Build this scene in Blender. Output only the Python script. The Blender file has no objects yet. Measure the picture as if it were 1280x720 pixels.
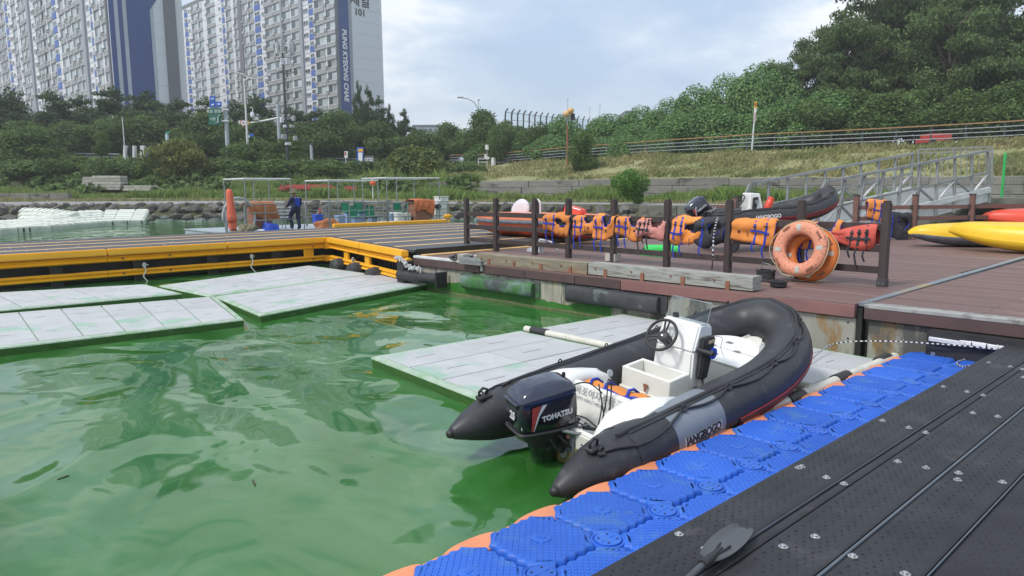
import bpy, bmesh, math, random
import numpy as np
from mathutils import Vector, Matrix, noise as mnoise
random.seed(7); rng = np.random.default_rng(7)
sc = bpy.context.scene; col = sc.collection
R = math.radians; PI = math.pi
# ------------------------------------------------------------------ camera
FPX = 900.0; EYE = 1.95; HOR = 238.0; ROLL = math.atan(.0075); HEAD = R(47.2)
PITCH = math.atan((360-HOR)/FPX); cp, sp = math.cos(PITCH), math.sin(PITCH); cr, sr = math.cos(ROLL), math.sin(ROLL)
RGT = Vector((math.sin(HEAD), -math.cos(HEAD), 0)); FWD = Vector((math.cos(HEAD), math.sin(HEAD), 0)); UP = Vector((0,0,1))
cd = bpy.data.cameras.new('camera'); cam = bpy.data.objects.new('camera', cd); col.objects.link(cam); sc.camera = cam
cd.sensor_width = 36; cd.lens = FPX/1280*36; cd.clip_end = 3000; cd.clip_start = .05
Rc, Uc, Fc = RGT, FWD*sp+UP*cp, FWD*cp-UP*sp
Xc = Rc*cr-Uc*sr; Yc = Rc*sr+Uc*cr
cam.matrix_world = Matrix(((Xc.x,Yc.x,-Fc.x,0),(Xc.y,Yc.y,-Fc.y,0),(Xc.z,Yc.z,-Fc.z,EYE),(0,0,0,1)))
# ------------------------------------------------------------------ world, sun, exposure
SUN_EL, SUN_AZ = R(52), HEAD+R(125)
wd = bpy.data.worlds.new("World"); sc.world = wd; wd.use_nodes = True
wn, wl = wd.node_tree.nodes, wd.node_tree.links; wn.clear()
def N(t, nodes=None, **k):
    n = (nodes or wn).new(t)
    for a, b in k.items(): setattr(n, a, b)
    return n
sky = N('ShaderNodeTexSky', sky_type='NISHITA', sun_disc=False, sun_elevation=SUN_EL, sun_rotation=PI/2-SUN_AZ, dust_density=3.0, air_density=1.2)
bg1 = N('ShaderNodeBackground'); bg1.inputs[1].default_value = .11; wl.new(sky.outputs[0], bg1.inputs[0])
tc = N('ShaderNodeTexCoord'); mp = N('ShaderNodeMapping'); mp.inputs['Scale'].default_value = (1.0,1.0,2.6); mp.inputs['Location'].default_value = (2.1,1.1,.7)
wl.new(tc.outputs['Generated'], mp.inputs[0])
n1 = N('ShaderNodeTexNoise'); n1.inputs['Scale'].default_value = 1.9; n1.inputs['Detail'].default_value = 9; n1.inputs['Roughness'].default_value = .55
n2 = N('ShaderNodeTexNoise'); n2.inputs['Scale'].default_value = 2.6; n2.inputs['Detail'].default_value = 8; n2.inputs['Roughness'].default_value = .6
wl.new(mp.outputs[0], n1.inputs[0]); wl.new(mp.outputs[0], n2.inputs[0])
def ramp(nodes, stops):
    r = nodes.new('ShaderNodeValToRGB'); e = r.color_ramp.elements
    while len(e) < len(stops): e.new(.5)
    for i, (p, c) in enumerate(stops): e[i].position = p; e[i].color = (*c, 1) if len(c) == 3 else c
    return r
r1 = ramp(wn, [(.30,(.74,)*3),(.52,(.90,)*3),(.66,(.99,)*3)]); wl.new(n1.outputs[0], r1.inputs[0])
r2 = ramp(wn, [(.36,(.36,.465,.62)),(.46,(.45,.545,.67)),(.52,(.57,.64,.73)),(.57,(.73,.76,.79)),(.68,(.78,.80,.82))]); wl.new(n2.outputs[0], r2.inputs[0])
bg2 = N('ShaderNodeBackground'); bg2.inputs[1].default_value = 1.0; wl.new(r2.outputs[0], bg2.inputs[0])
mx = N('ShaderNodeMixShader'); wl.new(r1.outputs[0], mx.inputs[0]); wl.new(bg1.outputs[0], mx.inputs[1]); wl.new(bg2.outputs[0], mx.inputs[2])
wo = N('ShaderNodeOutputWorld'); wl.new(mx.outputs[0], wo.inputs[0])
sl = bpy.data.lights.new('sun', 'SUN'); sl.energy = 1.9; sl.angle = R(10); sl.color = (1,.96,.9)
so = bpy.data.objects.new('sun', sl); col.objects.link(so)
sd = Vector((math.cos(SUN_EL)*math.cos(SUN_AZ), math.cos(SUN_EL)*math.sin(SUN_AZ), math.sin(SUN_EL)))
so.rotation_euler = sd.to_track_quat('Z','Y').to_euler()
sc.view_settings.view_transform = 'Standard'; sc.view_settings.look = 'None'; sc.view_settings.exposure = .60; sc.view_settings.gamma = 1
# ------------------------------------------------------------------ pixel -> place helpers (world X runs along the dock, Y along the quay)
def ray(u, v):
    x = (u-640)/FPX; y = -(v-360)/FPX
    return Xc*x+Yc*y+Fc
CAMP = Vector((0,0,EYE))
def W(u, v, z):
    d = ray(u, v); return CAMP+d*((z-EYE)/d.z)
def WY(u, v, Y):                     # at distance Y in front of the camera
    d = ray(u, v); return CAMP+d*(Y/d.dot(FWD))
def hit(u, v, p, n):
    d = ray(u, v); n = Vector(n); return CAMP+d*((Vector(p)-CAMP).dot(n)/d.dot(n))
def C2W(x, y, z): return RGT*x+FWD*y+UP*z
# ------------------------------------------------------------------ materials
def mat(name, c1, c2=None, scale=4, rough=.6, bump=0, bscale=30, metal=0, stretch=(1,1,1), stain=None, rv=0, spec=.5, leaf=False, island=0, coat=0, stain2=None):
    m = bpy.data.materials.new(name); m.use_nodes = True; nt = m.node_tree; nd, lk = nt.nodes, nt.links
    b = nd['Principled BSDF']; b.inputs['Roughness'].default_value = rough; b.inputs['Metallic'].default_value = metal
    b.inputs['Specular IOR Level'].default_value = spec; b.inputs['Coat Weight'].default_value = coat
    t = nd.new('ShaderNodeTexCoord'); oi = nd.new('ShaderNodeObjectInfo')
    ad = nd.new('ShaderNodeVectorMath'); ad.operation = 'ADD'; sc_ = nd.new('ShaderNodeVectorMath'); sc_.operation = 'SCALE'; sc_.inputs['Scale'].default_value = 37
    cmb = nd.new('ShaderNodeCombineXYZ'); lk.new(oi.outputs['Random'], cmb.inputs[0]); lk.new(oi.outputs['Random'], cmb.inputs[1]); lk.new(cmb.outputs[0], sc_.inputs[0])
    lk.new(t.outputs['Object'], ad.inputs[0]); lk.new(sc_.outputs[0], ad.inputs[1])
    mpp = nd.new('ShaderNodeMapping'); mpp.inputs['Scale'].default_value = stretch; lk.new(ad.outputs[0], mpp.inputs[0])
    def noise(s, det=5, ro=.55, vec=None):
        n = nd.new('ShaderNodeTexNoise'); n.inputs['Scale'].default_value = s; n.inputs['Detail'].default_value = det; n.inputs['Roughness'].default_value = ro
        lk.new(vec or mpp.outputs[0], n.inputs[0]); return n
    c2 = c2 or tuple(x*.78 for x in c1)
    n = noise(scale); rp = ramp(nd, [(.32, c1), (.68, c2)]); lk.new(n.outputs[0], rp.inputs[0]); out = rp.outputs[0]
    for st in (stain, stain2):
        if st:
            cs, ss, th = st[:3]; n_ = noise(ss, 7, .65); r_ = ramp(nd, [(th, (0,0,0)), (min(1, th+.09), (1,1,1))]); lk.new(n_.outputs[0], r_.inputs[0])
            mm = nd.new('ShaderNodeMix'); mm.data_type = 'RGBA'; lk.new(r_.outputs[0], mm.inputs[0]); lk.new(out, mm.inputs[6]); mm.inputs[7].default_value = (*cs, 1); out = mm.outputs[2]
    if rv or island:
        h = nd.new('ShaderNodeHueSaturation'); lk.new(out, h.inputs['Color']); mr = nd.new('ShaderNodeMapRange')
        k = island or rv; mr.inputs[3].default_value = 1-k; mr.inputs[4].default_value = 1+k
        if island: g = nd.new('ShaderNodeNewGeometry'); lk.new(g.outputs['Random Per Island'], mr.inputs[0])
        else: lk.new(oi.outputs['Random'], mr.inputs[0])
        lk.new(mr.outputs[0], h.inputs['Value']); out = h.outputs[0]
    lk.new(out, b.inputs['Base Color'])
    if bump:
        nb = noise(bscale, 6, .6); bp = nd.new('ShaderNodeBump'); bp.inputs['Strength'].default_value = 1; bp.inputs['Distance'].default_value = bump
        lk.new(nb.outputs[0], bp.inputs['Height']); lk.new(bp.outputs[0], b.inputs['Normal'])
        if rough > .25:
            mr2 = nd.new('ShaderNodeMapRange'); mr2.inputs[3].default_value = rough-.12; mr2.inputs[4].default_value = min(1, rough+.12)
            lk.new(n.outputs[0], mr2.inputs[0]); lk.new(mr2.outputs[0], b.inputs['Roughness'])
    if leaf:
        tr = nd.new('ShaderNodeBsdfTranslucent'); lk.new(out, tr.inputs[0]); ms = nd.new('ShaderNodeMixShader'); ms.inputs[0].default_value = .36
        o = nd['Material Output']; lk.new(b.outputs[0], ms.inputs[1]); lk.new(tr.outputs[0], ms.inputs[2]); lk.new(ms.outputs[0], o.inputs[0])
    return m
M = {}
def mm(key, *a, **k): M[key] = mat(key, *a, **k)
mm('black_plastic', (.018,.019,.023), (.034,.036,.041), 3, .62, .0012, 60, rv=.12, spec=.3, stain=((.05,.05,.055),2.2,.57), stain2=((.14,.135,.125),14,.69))
mm('seam_strip', (.10,.12,.15), (.07,.085,.1), 5, .4)
mm('blue_plastic', (.016,.10,.50), (.024,.125,.54), 3, .5, .0006, 50, rv=.10, stain=((.045,.15,.46),4,.56), stain2=((.12,.18,.36),30,.665))
mm('orange_plastic', (.72,.27,.13), (.62,.22,.10), 4, .5, rv=.1)
mm('steel', (.55,.56,.57), (.4,.41,.42), 8, .32, metal=.9)
mm('galvanised', (.33,.345,.34), (.24,.25,.25), 5, .5, metal=.55, rv=.08)
mm('galv_white', (.66,.67,.67), (.5,.51,.5), 5, .5)
mm('hypalon', (.022,.023,.027), (.034,.035,.04), 3, .5, .0008, 50, stain=((.055,.057,.06),5,.56), stain2=((.19,.19,.185),48,.645))
mm('hypalon_grey', (.16,.185,.22), (.20,.225,.26), 4, .55)
mm('black_rubber', (.016,.016,.018), (.03,.03,.033), 6, .55, .001, 40)
mm('red_strake', (.34,.015,.02), (.25,.01,.015), 6, .5)
mm('grp', (.74,.74,.70), (.66,.655,.60), 3, .28, spec=.5, stain=((.42,.36,.26),7,.68))
mm('grp_clean', (.80,.80,.78), (.74,.74,.72), 3, .25)
mm('algae_grp', (.10,.13,.03), (.30,.22,.10), 14, .6)
mm('motor_paint', (.008,.009,.016), (.012,.013,.022), 3, .12, coat=.6)
mm('motor_top', (.020,.026,.05), (.026,.032,.06), 3, .15, coat=.6)
mm('silver_print', (.62,.63,.66), (.5,.51,.55), 6, .4)
mm('red_print', (.38,.05,.05), (.3,.04,.04), 6, .4)
mm('white_print', (.8,.8,.8), (.7,.7,.7), 6, .5)
mm('grey_print', (.30,.31,.33), (.42,.43,.44), 30, .6)
mm('dark_print', (.04,.04,.045), None, 6, .6)
mm('white_panel', (.47,.475,.485), (.40,.41,.42), 3, .62, .0008, 30, rv=.06, stain=((.33,.35,.33),1.6,.62), stain2=((.22,.22,.20),22,.72))
mm('panel_algae', (.47,.48,.485), (.40,.41,.42), 3, .65, .0008, 30, stain=((.27,.42,.33),1.1,.54), stain2=((.56,.58,.57),24,.60))
mm('raft_side', (.022,.085,.012), (.05,.13,.025), 6, .5, .002, 20, stretch=(1,1,5), stain=((.30,.36,.22),9,.64))
mm('raft_lip', (.44,.50,.44), (.28,.40,.28), 6, .55, stain=((.22,.38,.20),5,.52))
mm('pipe_cream', (.62,.61,.54), (.5,.49,.42), 6, .5, stain=((.25,.28,.18),9,.62))
mm('concrete', (.40,.38,.32), (.26,.25,.21), 2.5, .85, .006, 18, stretch=(1,4.5,.5), stain=((.085,.083,.07),1.1,.50), stain2=((.42,.34,.17),1.7,.56))
mm('concrete_r', (.33,.32,.28), (.24,.23,.2), 2.5, .85, .006, 18, stretch=(1,1.6,.7), stain=((.25,.16,.07),1.7,.51), stain2=((.09,.09,.085),1.4,.52))
mm('algae_wall', (.022,.12,.012), (.04,.17,.02), 7, .6, .004, 20)
mm('tide_line', (.18,.17,.09), (.10,.12,.05), 12, .7, .004, 20)
mm('deck_brown', (.175,.105,.093), (.135,.08,.071), 2.2, .62, .0008, 60, stretch=(1,.15,1), rv=.14, stain=((.23,.15,.13),1.5,.56), stain2=((.08,.05,.045),3,.66))
mm('fascia_brown', (.10,.057,.055), (.07,.043,.043), 3, .6, .001, 40, rv=.14)
mm('fascia_red', (.24,.115,.105), (.19,.09,.085), 3, .6, .001, 40, rv=.1)
mm('metal_edge', (.36,.36,.345), (.27,.27,.26), 6, .55, stain=((.17,.165,.15),5,.52))
mm('joint_metal', (.20,.23,.26), (.15,.17,.19), 2, .5, stain=((.34,.25,.10),.5,.56))
mm('dark_fence', (.034,.022,.022), (.055,.04,.038), 8, .62, .001, 60, stretch=(1,1,.25), rv=.12)
mm('brown_fence', (.17,.085,.068), (.14,.07,.058), 6, .55, rv=.08)
mm('timber', (.27,.235,.175), (.17,.145,.105), 5, .85, .004, 40, stretch=(5,.6,5), stain=((.27,.11,.035),.9,.55), stain2=((.11,.09,.07),7,.66))
mm('timber_pale', (.36,.365,.335), (.22,.22,.20), 6, .85, .005, 40, stretch=(5,.5,5), stain=((.11,.10,.085),3,.55))
mm('rust', (.20,.08,.05), (.28,.12,.07), 12, .8, .002, 30)
mm('pier_yellow', (.88,.45,.02), (.80,.39,.018), 3, .38, stain=((.50,.26,.02),14,.66), stain2=((.35,.24,.05),5,.72))
mm('pier_plank', (.085,.088,.10), (.065,.068,.078), 2, .6, .001, 40, rv=.12)
mm('pier_stripe', (.80,.50,.20), (.7,.45,.2), 5, .6, stain=((.45,.33,.20),4,.60))
mm('pier_dark', (.012,.013,.013), (.02,.022,.018), 4, .6)
mm('fender_green', (.05,.06,.06), (.075,.085,.085), 6, .75, .003, 20, stain=((.13,.20,.17),2.5,.44), stain2=((.05,.15,.045),1.8,.50))
mm('fender_dark', (.030,.032,.038), (.055,.057,.064), 5, .75, .003, 20, stain=((.11,.14,.13),3,.56))
mm('vest_orange', (.74,.26,.05), (.60,.20,.045), 8, .8, .005, 40, rv=.16, stain=((.50,.22,.10),6,.60))
mm('strap_blue', (.018,.045,.42), (.012,.03,.30), 8, .7)
mm('vest_black', (.018,.019,.026), (.03,.03,.04), 8, .7, .003, 40)
mm('vest_pink', (.62,.26,.22), (.48,.20,.18), 7, .75, .004, 35, stain=((.42,.33,.31),9,.6))
mm('vest_red', (.60,.10,.075), (.50,.08,.06), 7, .75, .004, 35)
mm('ring_faded', (.72,.28,.17), (.64,.26,.17), 6, .7, .0015, 60, stain=((.26,.13,.09),30,.54))
mm('ring_orange', (.62,.17,.03), (.54,.14,.03), 5, .5, stain=((.40,.12,.04),9,.64))
mm('reflective', (.48,.48,.42), (.36,.36,.32), 30, .5)
mm('rope_cream', (.52,.42,.26), (.4,.32,.2), 30, .85)
mm('rope_white', (.62,.62,.6), (.5,.5,.48), 30, .85)
mm('yellow_hull', (.83,.53,.02), (.74,.45,.02), 3, .38, stain=((.60,.36,.03),9,.66))
mm('red_hull', (.72,.075,.035), (.64,.06,.03), 3, .4)
mm('rib_orange', (.72,.12,.035), (.60,.085,.03), 4, .42)
mm('rib_orange_top', (.78,.24,.11), (.68,.19,.09), 4, .55)
mm('grey_fabric', (.15,.17,.20), (.1,.11,.13), 6, .7)
mm('tarp_orange', (.62,.17,.06), (.48,.12,.045), 8, .7, .02, 9)
mm('tarp_rust', (.46,.17,.06), (.34,.12,.05), 8, .75, .02, 9)
mm('parasol_cloth', (.70,.16,.09), (.55,.11,.06), 8, .75, .015, 14)
mm('green_seat', (.012,.26,.14), (.01,.2,.11), 5, .4)
mm('green_hose', (.05,.62,.14), (.04,.5,.1), 5, .5)
mm('blue_bin', (.02,.09,.62), (.02,.07,.5), 5, .4)
mm('blue_grey', (.25,.34,.50), (.2,.28,.42), 5, .5)
mm('navy_cloth', (.012,.016,.05), (.02,.025,.07), 9, .8, .004, 18)
mm('royal_cloth', (.02,.06,.42), (.015,.045,.33), 9, .8, .004, 18)
mm('skin', (.42,.25,.17), None, 9, .6)
mm('camo', (.26,.23,.14), (.03,.033,.024), 22, .85)
mm('glove_red', (.55,.03,.04), None, 9, .8)
mm('hdpe_white', (.66,.68,.62), (.58,.61,.54), 5, .55, rv=.08, stain=((.32,.40,.28),5,.60))
mm('rock', (.14,.132,.115), (.065,.062,.055), 3.5, .88, .03, 8, rv=.35, stain=((.24,.225,.19),5,.60))
mm('rock_wet', (.13,.17,.15), (.05,.075,.055), 3.5, .55, .03, 8, rv=.35, stain=((.26,.34,.32),3,.58))
mm('asphalt', (.20,.20,.20), (.26,.255,.245), .8, .9, .004, 20, stain=((.32,.31,.28),.9,.60))
mm('dirt_grass', (.28,.25,.13), (.17,.20,.07), .7, .95, .03, 6, stain=((.12,.15,.04),.6,.56), stain2=((.38,.30,.16),1.7,.60))
mm('verge_ground', (.12,.15,.05), (.20,.18,.09), .6, .95, .03, 6)
mm('bank_ground', (.045,.06,.022), (.07,.075,.03), .8, .95, .05, 5)
mm('wall_block', (.215,.205,.185), (.15,.145,.13), 1.2, .9, .01, 8, rv=.14, stretch=(.5,.5,1.5), stain=((.075,.075,.068),1.3,.56))
mm('fence_dark', (.035,.036,.042), (.05,.05,.055), 5, .5)
mm('fence_rail', (.36,.38,.40), (.27,.29,.31), 5, .45)
mm('fence_wood', (.36,.20,.09), (.28,.16,.08), 5, .6)
mm('grass_tall', (.15,.25,.055), (.23,.29,.085), .35, .8, leaf=True, island=.32)
mm('grass_dry', (.34,.30,.15), (.18,.22,.075), .3, .85, leaf=True, island=.35)
mm('leaf_pine', (.044,.080,.034), (.078,.122,.044), 4, .75, leaf=True, island=.38, spec=.25)
mm('leaf_dark', (.072,.126,.036), (.118,.18,.05), 4, .7, leaf=True, island=.40, spec=.3)
mm('leaf_tall', (.080,.132,.044), (.125,.18,.062), 4, .7, leaf=True, island=.40, spec=.3)
mm('leaf_mid', (.078,.14,.036), (.13,.20,.05), 4, .7, leaf=True, island=.38, spec=.3)
mm('leaf_olive', (.11,.14,.035), (.17,.19,.05), 4, .7, leaf=True, island=.35, spec=.3)
mm('leaf_vine', (.10,.20,.055), (.18,.31,.10), 26, .6, leaf=True, island=.42, spec=.4)
mm('leaf_bright', (.11,.23,.04), (.15,.28,.055), 5, .65, leaf=True, island=.35)
mm('leaf_yellow', (.16,.18,.03), (.09,.14,.03), 2.5, .65, leaf=True, island=.35)
mm('bark', (.07,.055,.04), (.11,.09,.07), 5, .9, .02, 12)
mm('apt_wall', (.66,.675,.70), (.60,.615,.64), .08, .8, stain=((.46,.475,.495),.25,.62))
mm('apt_gable', (.60,.63,.66), (.57,.60,.63), .08, .8)
mm('apt_navy', (.035,.075,.225), (.03,.065,.20), .1, .7)
mm('apt_blue', (.08,.15,.42), (.07,.13,.38), .3, .7)
mm('apt_grey', (.165,.17,.185), (.15,.155,.17), .1, .8)
mm('apt_mid', (.30,.325,.36), (.27,.295,.33), .1, .8)
mm('apt_soft', (.42,.46,.52), None, .1, .8)
mm('apt_frame', (.74,.75,.76), None, 2, .6)
mm('apt_spandrel', (.30,.31,.31), (.38,.39,.39), 3, .7)
mm('apt_glass', (.030,.045,.055), (.10,.14,.15), .22, .12, rv=.5, spec=.8)
mm('apt_curtain', (.45,.5,.5), (.26,.31,.32), .5, .35, rv=.4)
mm('ac_white', (.42,.42,.41), (.3,.3,.3), 3, .6, rv=.3)
mm('sign_green', (.008,.13,.085), None, 3, .5)
mm('sign_blue', (.02,.12,.52), None, 3, .5)
mm('pole_grey', (.40,.44,.47), (.33,.37,.4), 2, .6)
mm('globe_amber', (.66,.42,.17), (.56,.35,.14), 6, .4)
mm('noise_glass', (.50,.62,.66), None, 2, .1)
mm('green_wire', (.05,.16,.07), None, 3, .5)
mm('green_paint', (.03,.42,.10), None, 3, .5)
mm('red_paint', (.45,.05,.035), (.35,.05,.04), 2, .6)
mm('red_pipe', (.42,.07,.05), (.30,.06,.045), 4, .6)
mm('pile_concrete', (.42,.41,.36), (.30,.29,.25), 2, .85, .01, 10, rv=.15)
mm('pile_dark', (.04,.04,.04), None, 2, .9)
mm('leg_algae', (.012,.022,.014), (.02,.05,.02), 9, .35, stain=((.03,.10,.03),7,.50))
mm('sea_concrete', (.17,.165,.14), (.11,.105,.09), 1.2, .9, .012, 8, rv=.15, stretch=(.6,.6,1.6), stain=((.055,.055,.045),1.3,.54))
mm('chain', (.55,.56,.56), (.4,.41,.41), 9, .5)
mm('cloth_white', (.70,.70,.74), (.55,.55,.6), 20, .8)
mm('paddle_dark', (.05,.054,.06), (.065,.07,.075), 4, .35)
mm('boat_deck_grey', (.35,.40,.44), (.28,.32,.36), 3, .6)
mm('antenna_grey', (.30,.31,.33), (.4,.41,.43), 3, .6)
g = bpy.data.materials.new('clear_screen'); g.use_nodes = True; b_ = g.node_tree.nodes['Principled BSDF']
b_.inputs['Transmission Weight'].default_value = 1; b_.inputs['Roughness'].default_value = .06; b_.inputs['IOR'].default_value = 1.35; b_.inputs['Base Color'].default_value = (.80,.87,.88,1)
M['clear_screen'] = g
# water: green algae-laden water
def water_mat():
    m = bpy.data.materials.new('algae_water'); m.use_nodes = True; nd, lk = m.node_tree.nodes, m.node_tree.links; b = nd['Principled BSDF']
    t = nd.new('ShaderNodeTexCoord'); mp_ = nd.new('ShaderNodeMapping'); mp_.inputs['Rotation'].default_value = (0,0,R(-43)); mp_.inputs['Scale'].default_value = (.85,.62,1); lk.new(t.outputs['Object'], mp_.inputs[0])
    def ns(s, d, dist=0, r=.5, src=None):
        n = nd.new('ShaderNodeTexNoise'); n.inputs['Scale'].default_value = s; n.inputs['Detail'].default_value = d; n.inputs['Distortion'].default_value = dist; n.inputs['Roughness'].default_value = r
        lk.new((src or mp_).outputs[0], n.inputs[0]); return n
    sw = ns(.55, 6, 2.2, .6); rp = ramp(nd, [(.33,(.020,.102,.014)),(.5,(.036,.140,.032)),(.68,(.080,.185,.070))]); lk.new(sw.outputs[0], rp.inputs[0]); lk.new(rp.outputs[0], b.inputs['Base Color'])
    b.inputs['Roughness'].default_value = .06; b.inputs['IOR'].default_value = 1.47
    a = ns(.75, .6, 1.6, .3); c = ns(2.3, 1.0, 1.2, .4); d = ns(9, 1, .3)
    m1 = nd.new('ShaderNodeMath'); m1.operation = 'MULTIPLY_ADD'; m1.inputs[1].default_value = .16; lk.new(c.outputs[0], m1.inputs[0]); lk.new(a.outputs[0], m1.inputs[2])
    m2 = nd.new('ShaderNodeMath'); m2.operation = 'MULTIPLY_ADD'; m2.inputs[1].default_value = .004; lk.new(d.outputs[0], m2.inputs[0]); lk.new(m1.outputs[0], m2.inputs[2])
    bp = nd.new('ShaderNodeBump'); bp.inputs['Strength'].default_value = 1; bp.inputs['Distance'].default_value = .10; lk.new(m2.outputs[0], bp.inputs['Height']); lk.new(bp.outputs[0], b.inputs['Normal'])
    return m
M['water'] = water_mat()
# ------------------------------------------------------------------ mesh building
class MB:
    def __init__(s): s.v = []; s.f = []; s.mi = []; s.cur = 0
    def m(s, i): s.cur = i; return s
    def add(s, vs, fs):
        o = len(s.v); s.v += [tuple(v) for v in vs]; s.f += [tuple(i+o for i in f) for f in fs]; s.mi += [s.cur]*len(fs); return s
    def box(s, x0, x1, y0, y1, z0, z1):
        return s.add([(x0,y0,z0),(x1,y0,z0),(x1,y1,z0),(x0,y1,z0),(x0,y0,z1),(x1,y0,z1),(x1,y1,z1),(x0,y1,z1)],
                     [(0,3,2,1),(4,5,6,7),(0,1,5,4),(1,2,6,5),(2,3,7,6),(3,0,4,7)])
    def hexa(s, p):                   # 8 points, bottom 4 ccw then top 4
        return s.add(p, [(0,3,2,1),(4,5,6,7),(0,1,5,4),(1,2,6,5),(2,3,7,6),(3,0,4,7)])
    def prism(s, poly, z0, z1):
        n = len(poly)
        return s.add([(p[0],p[1],z0) for p in poly]+[(p[0],p[1],z1) for p in poly], [tuple(range(n))[::-1], tuple(range(n,2*n))]+[(i,(i+1)%n,n+(i+1)%n,n+i) for i in range(n)])
    def bar(s, a, b, w, h=None, up=(0,0,1)):
        a, b = Vector(a), Vector(b); h = h or w; d = (b-a).normalized(); u = Vector(up)
        if abs(d.dot(u)) > .99: u = Vector((1,0,0))
        x = d.cross(u).normalized()*w/2; y = x.normalized().cross(d).normalized()*h/2
        return s.hexa([a-x-y, a+x-y, b+x-y, b-x-y, a-x+y, a+x+y, b+x+y, b-x+y])
    def tube(s, pts, r, n=8, cap=True, closed=False):
        pts = [Vector(p) for p in pts]; k = len(pts); rs = r if isinstance(r, (list,tuple)) else [r]*k
        vs = []; prev = None
        for i, p in enumerate(pts):
            if closed: t = (pts[(i+1)%k]-pts[i-1])
            else: t = pts[min(i+1,k-1)]-pts[max(i-1,0)]
            t = t.normalized() if t.length > 1e-9 else Vector((0,0,1))
            if prev is None: prev = t.orthogonal().normalized()
            prev = (prev-t*prev.dot(t)); prev = prev.normalized() if prev.length > 1e-6 else t.orthogonal().normalized()
            q = t.cross(prev)
            for j in range(n):
                a = 2*PI*j/n; vs.append(p+(prev*math.cos(a)+q*math.sin(a))*rs[i])
        fs = []
        for i in range(k if closed else k-1):
            for j in range(n):
                a, b = i*n+j, i*n+(j+1)%n; c, d = ((i+1)%k)*n+(j+1)%n, ((i+1)%k)*n+j; fs.append((a,b,c,d))
        if cap and not closed: fs += [tuple(range(n))[::-1], tuple(range((k-1)*n, k*n))]
        return s.add(vs, fs)
    def lathe(s, prof, c=(0,0,0), n=16, axis='z'):
        vs = []
        for r, z in prof:
            for j in range(n):
                a = 2*PI*j/n; x, y = r*math.cos(a), r*math.sin(a)
                vs.append((c[0]+x,c[1]+y,c[2]+z) if axis == 'z' else ((c[0]+z,c[1]+x,c[2]+y) if axis == 'x' else (c[0]+x,c[1]+z,c[2]+y)))
        k = len(prof); fs = [(i*n+j, i*n+(j+1)%n, (i+1)*n+(j+1)%n, (i+1)*n+j) for i in range(k-1) for j in range(n)]
        fs += [tuple(range(n))[::-1], tuple(range((k-1)*n, k*n))]
        return s.add(vs, fs)
    def grid(s, pts):                 # pts[i][j]
        r, c = len(pts), len(pts[0])
        return s.add([p for row in pts for p in row], [(i*c+j, i*c+j+1, (i+1)*c+j+1, (i+1)*c+j) for i in range(r-1) for j in range(c-1)])
    def xf(s, fn): s.v = [tuple(fn(Vector(v))) for v in s.v]; return s
    def mesh(s, name, mats, smooth=False, bevel=0, seg=1, recalc=True):
        me = bpy.data.meshes.new(name); me.from_pydata(s.v, [], s.f)
        for m_ in (mats if isinstance(mats, (list,tuple)) else [mats]): me.materials.append(M[m_] if isinstance(m_, str) else m_)
        me.polygons.foreach_set('material_index', s.mi); me.update()
        if bevel or recalc:
            bm = bmesh.new(); bm.from_mesh(me)
            if recalc: bmesh.ops.recalc_face_normals(bm, faces=bm.faces)
            if bevel:
                es = [e for e in bm.edges if len(e.link_faces) == 2 and e.calc_face_angle(0) > .5]
                bmesh.ops.bevel(bm, geom=es, offset=bevel, segments=seg, affect='EDGES', clamp_overlap=True)
            bm.to_mesh(me); bm.free()
        if smooth:
            me.polygons.foreach_set('use_smooth', [True]*len(me.polygons))
            if smooth != 'all': me.set_sharp_from_angle(angle=R(40))
        return me
    def build(s, name, mats, parent=None, smooth=False, bevel=0, seg=1, local=False, recalc=True):
        if parent is not None and not local:
            off = Vector(parent.location); s.v = [(v[0]-off.x, v[1]-off.y, v[2]-off.z) for v in s.v]
        return link(name, s.mesh(name, mats, smooth, bevel, seg, recalc), parent)
def link(name, me, parent=None):
    o = bpy.data.objects.new(name, me); col.objects.link(o)
    if parent is not None: o.parent = parent
    return o
def tag(o, label=None, cat=None, group=None, kind=None):
    if label: o['label'] = label
    if cat: o['category'] = cat
    if group: o['group'] = group
    if kind: o['kind'] = kind
    return o
def thing(name, loc, label, cat, group=None, rz=0):
    o = bpy.data.objects.new(name, None); o.empty_display_size = .1; col.objects.link(o); o.location = Vector(loc); o.rotation_euler = (0,0,rz); tag(o, label, cat, group); return o
def struct(o): o['kind'] = 'structure'; return o
def dup(root, loc=None, rz=None, label=None, scale=None):
    r = root.copy(); col.objects.link(r)
    if loc is not None: r.location = Vector(loc)
    if rz is not None: r.rotation_euler = (0,0,rz)
    if label: r['label'] = label
    if scale is not None: r.scale = scale
    for ch in list(root.children):
        c = ch.copy(); col.objects.link(c); c.parent = r
        for gch in list(ch.children):
            d = gch.copy(); col.objects.link(d); d.parent = c
    return r
def text_mesh(name, s, size, extrude=.001, bold=0, shear=0, space=1, align='CENTER'):
    c = bpy.data.curves.new(name, 'FONT'); c.body = s; c.size = size; c.extrude = extrude; c.offset = bold; c.shear = shear; c.space_character = space; c.align_x = align; c.align_y = 'CENTER'; c.resolution_u = 3
    o = bpy.data.objects.new(name, c); col.objects.link(o); dg = bpy.context.evaluated_depsgraph_get(); dg.update()
    me = bpy.data.meshes.new_from_object(o.evaluated_get(dg)); bpy.data.objects.remove(o); me.name = name; return me
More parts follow.
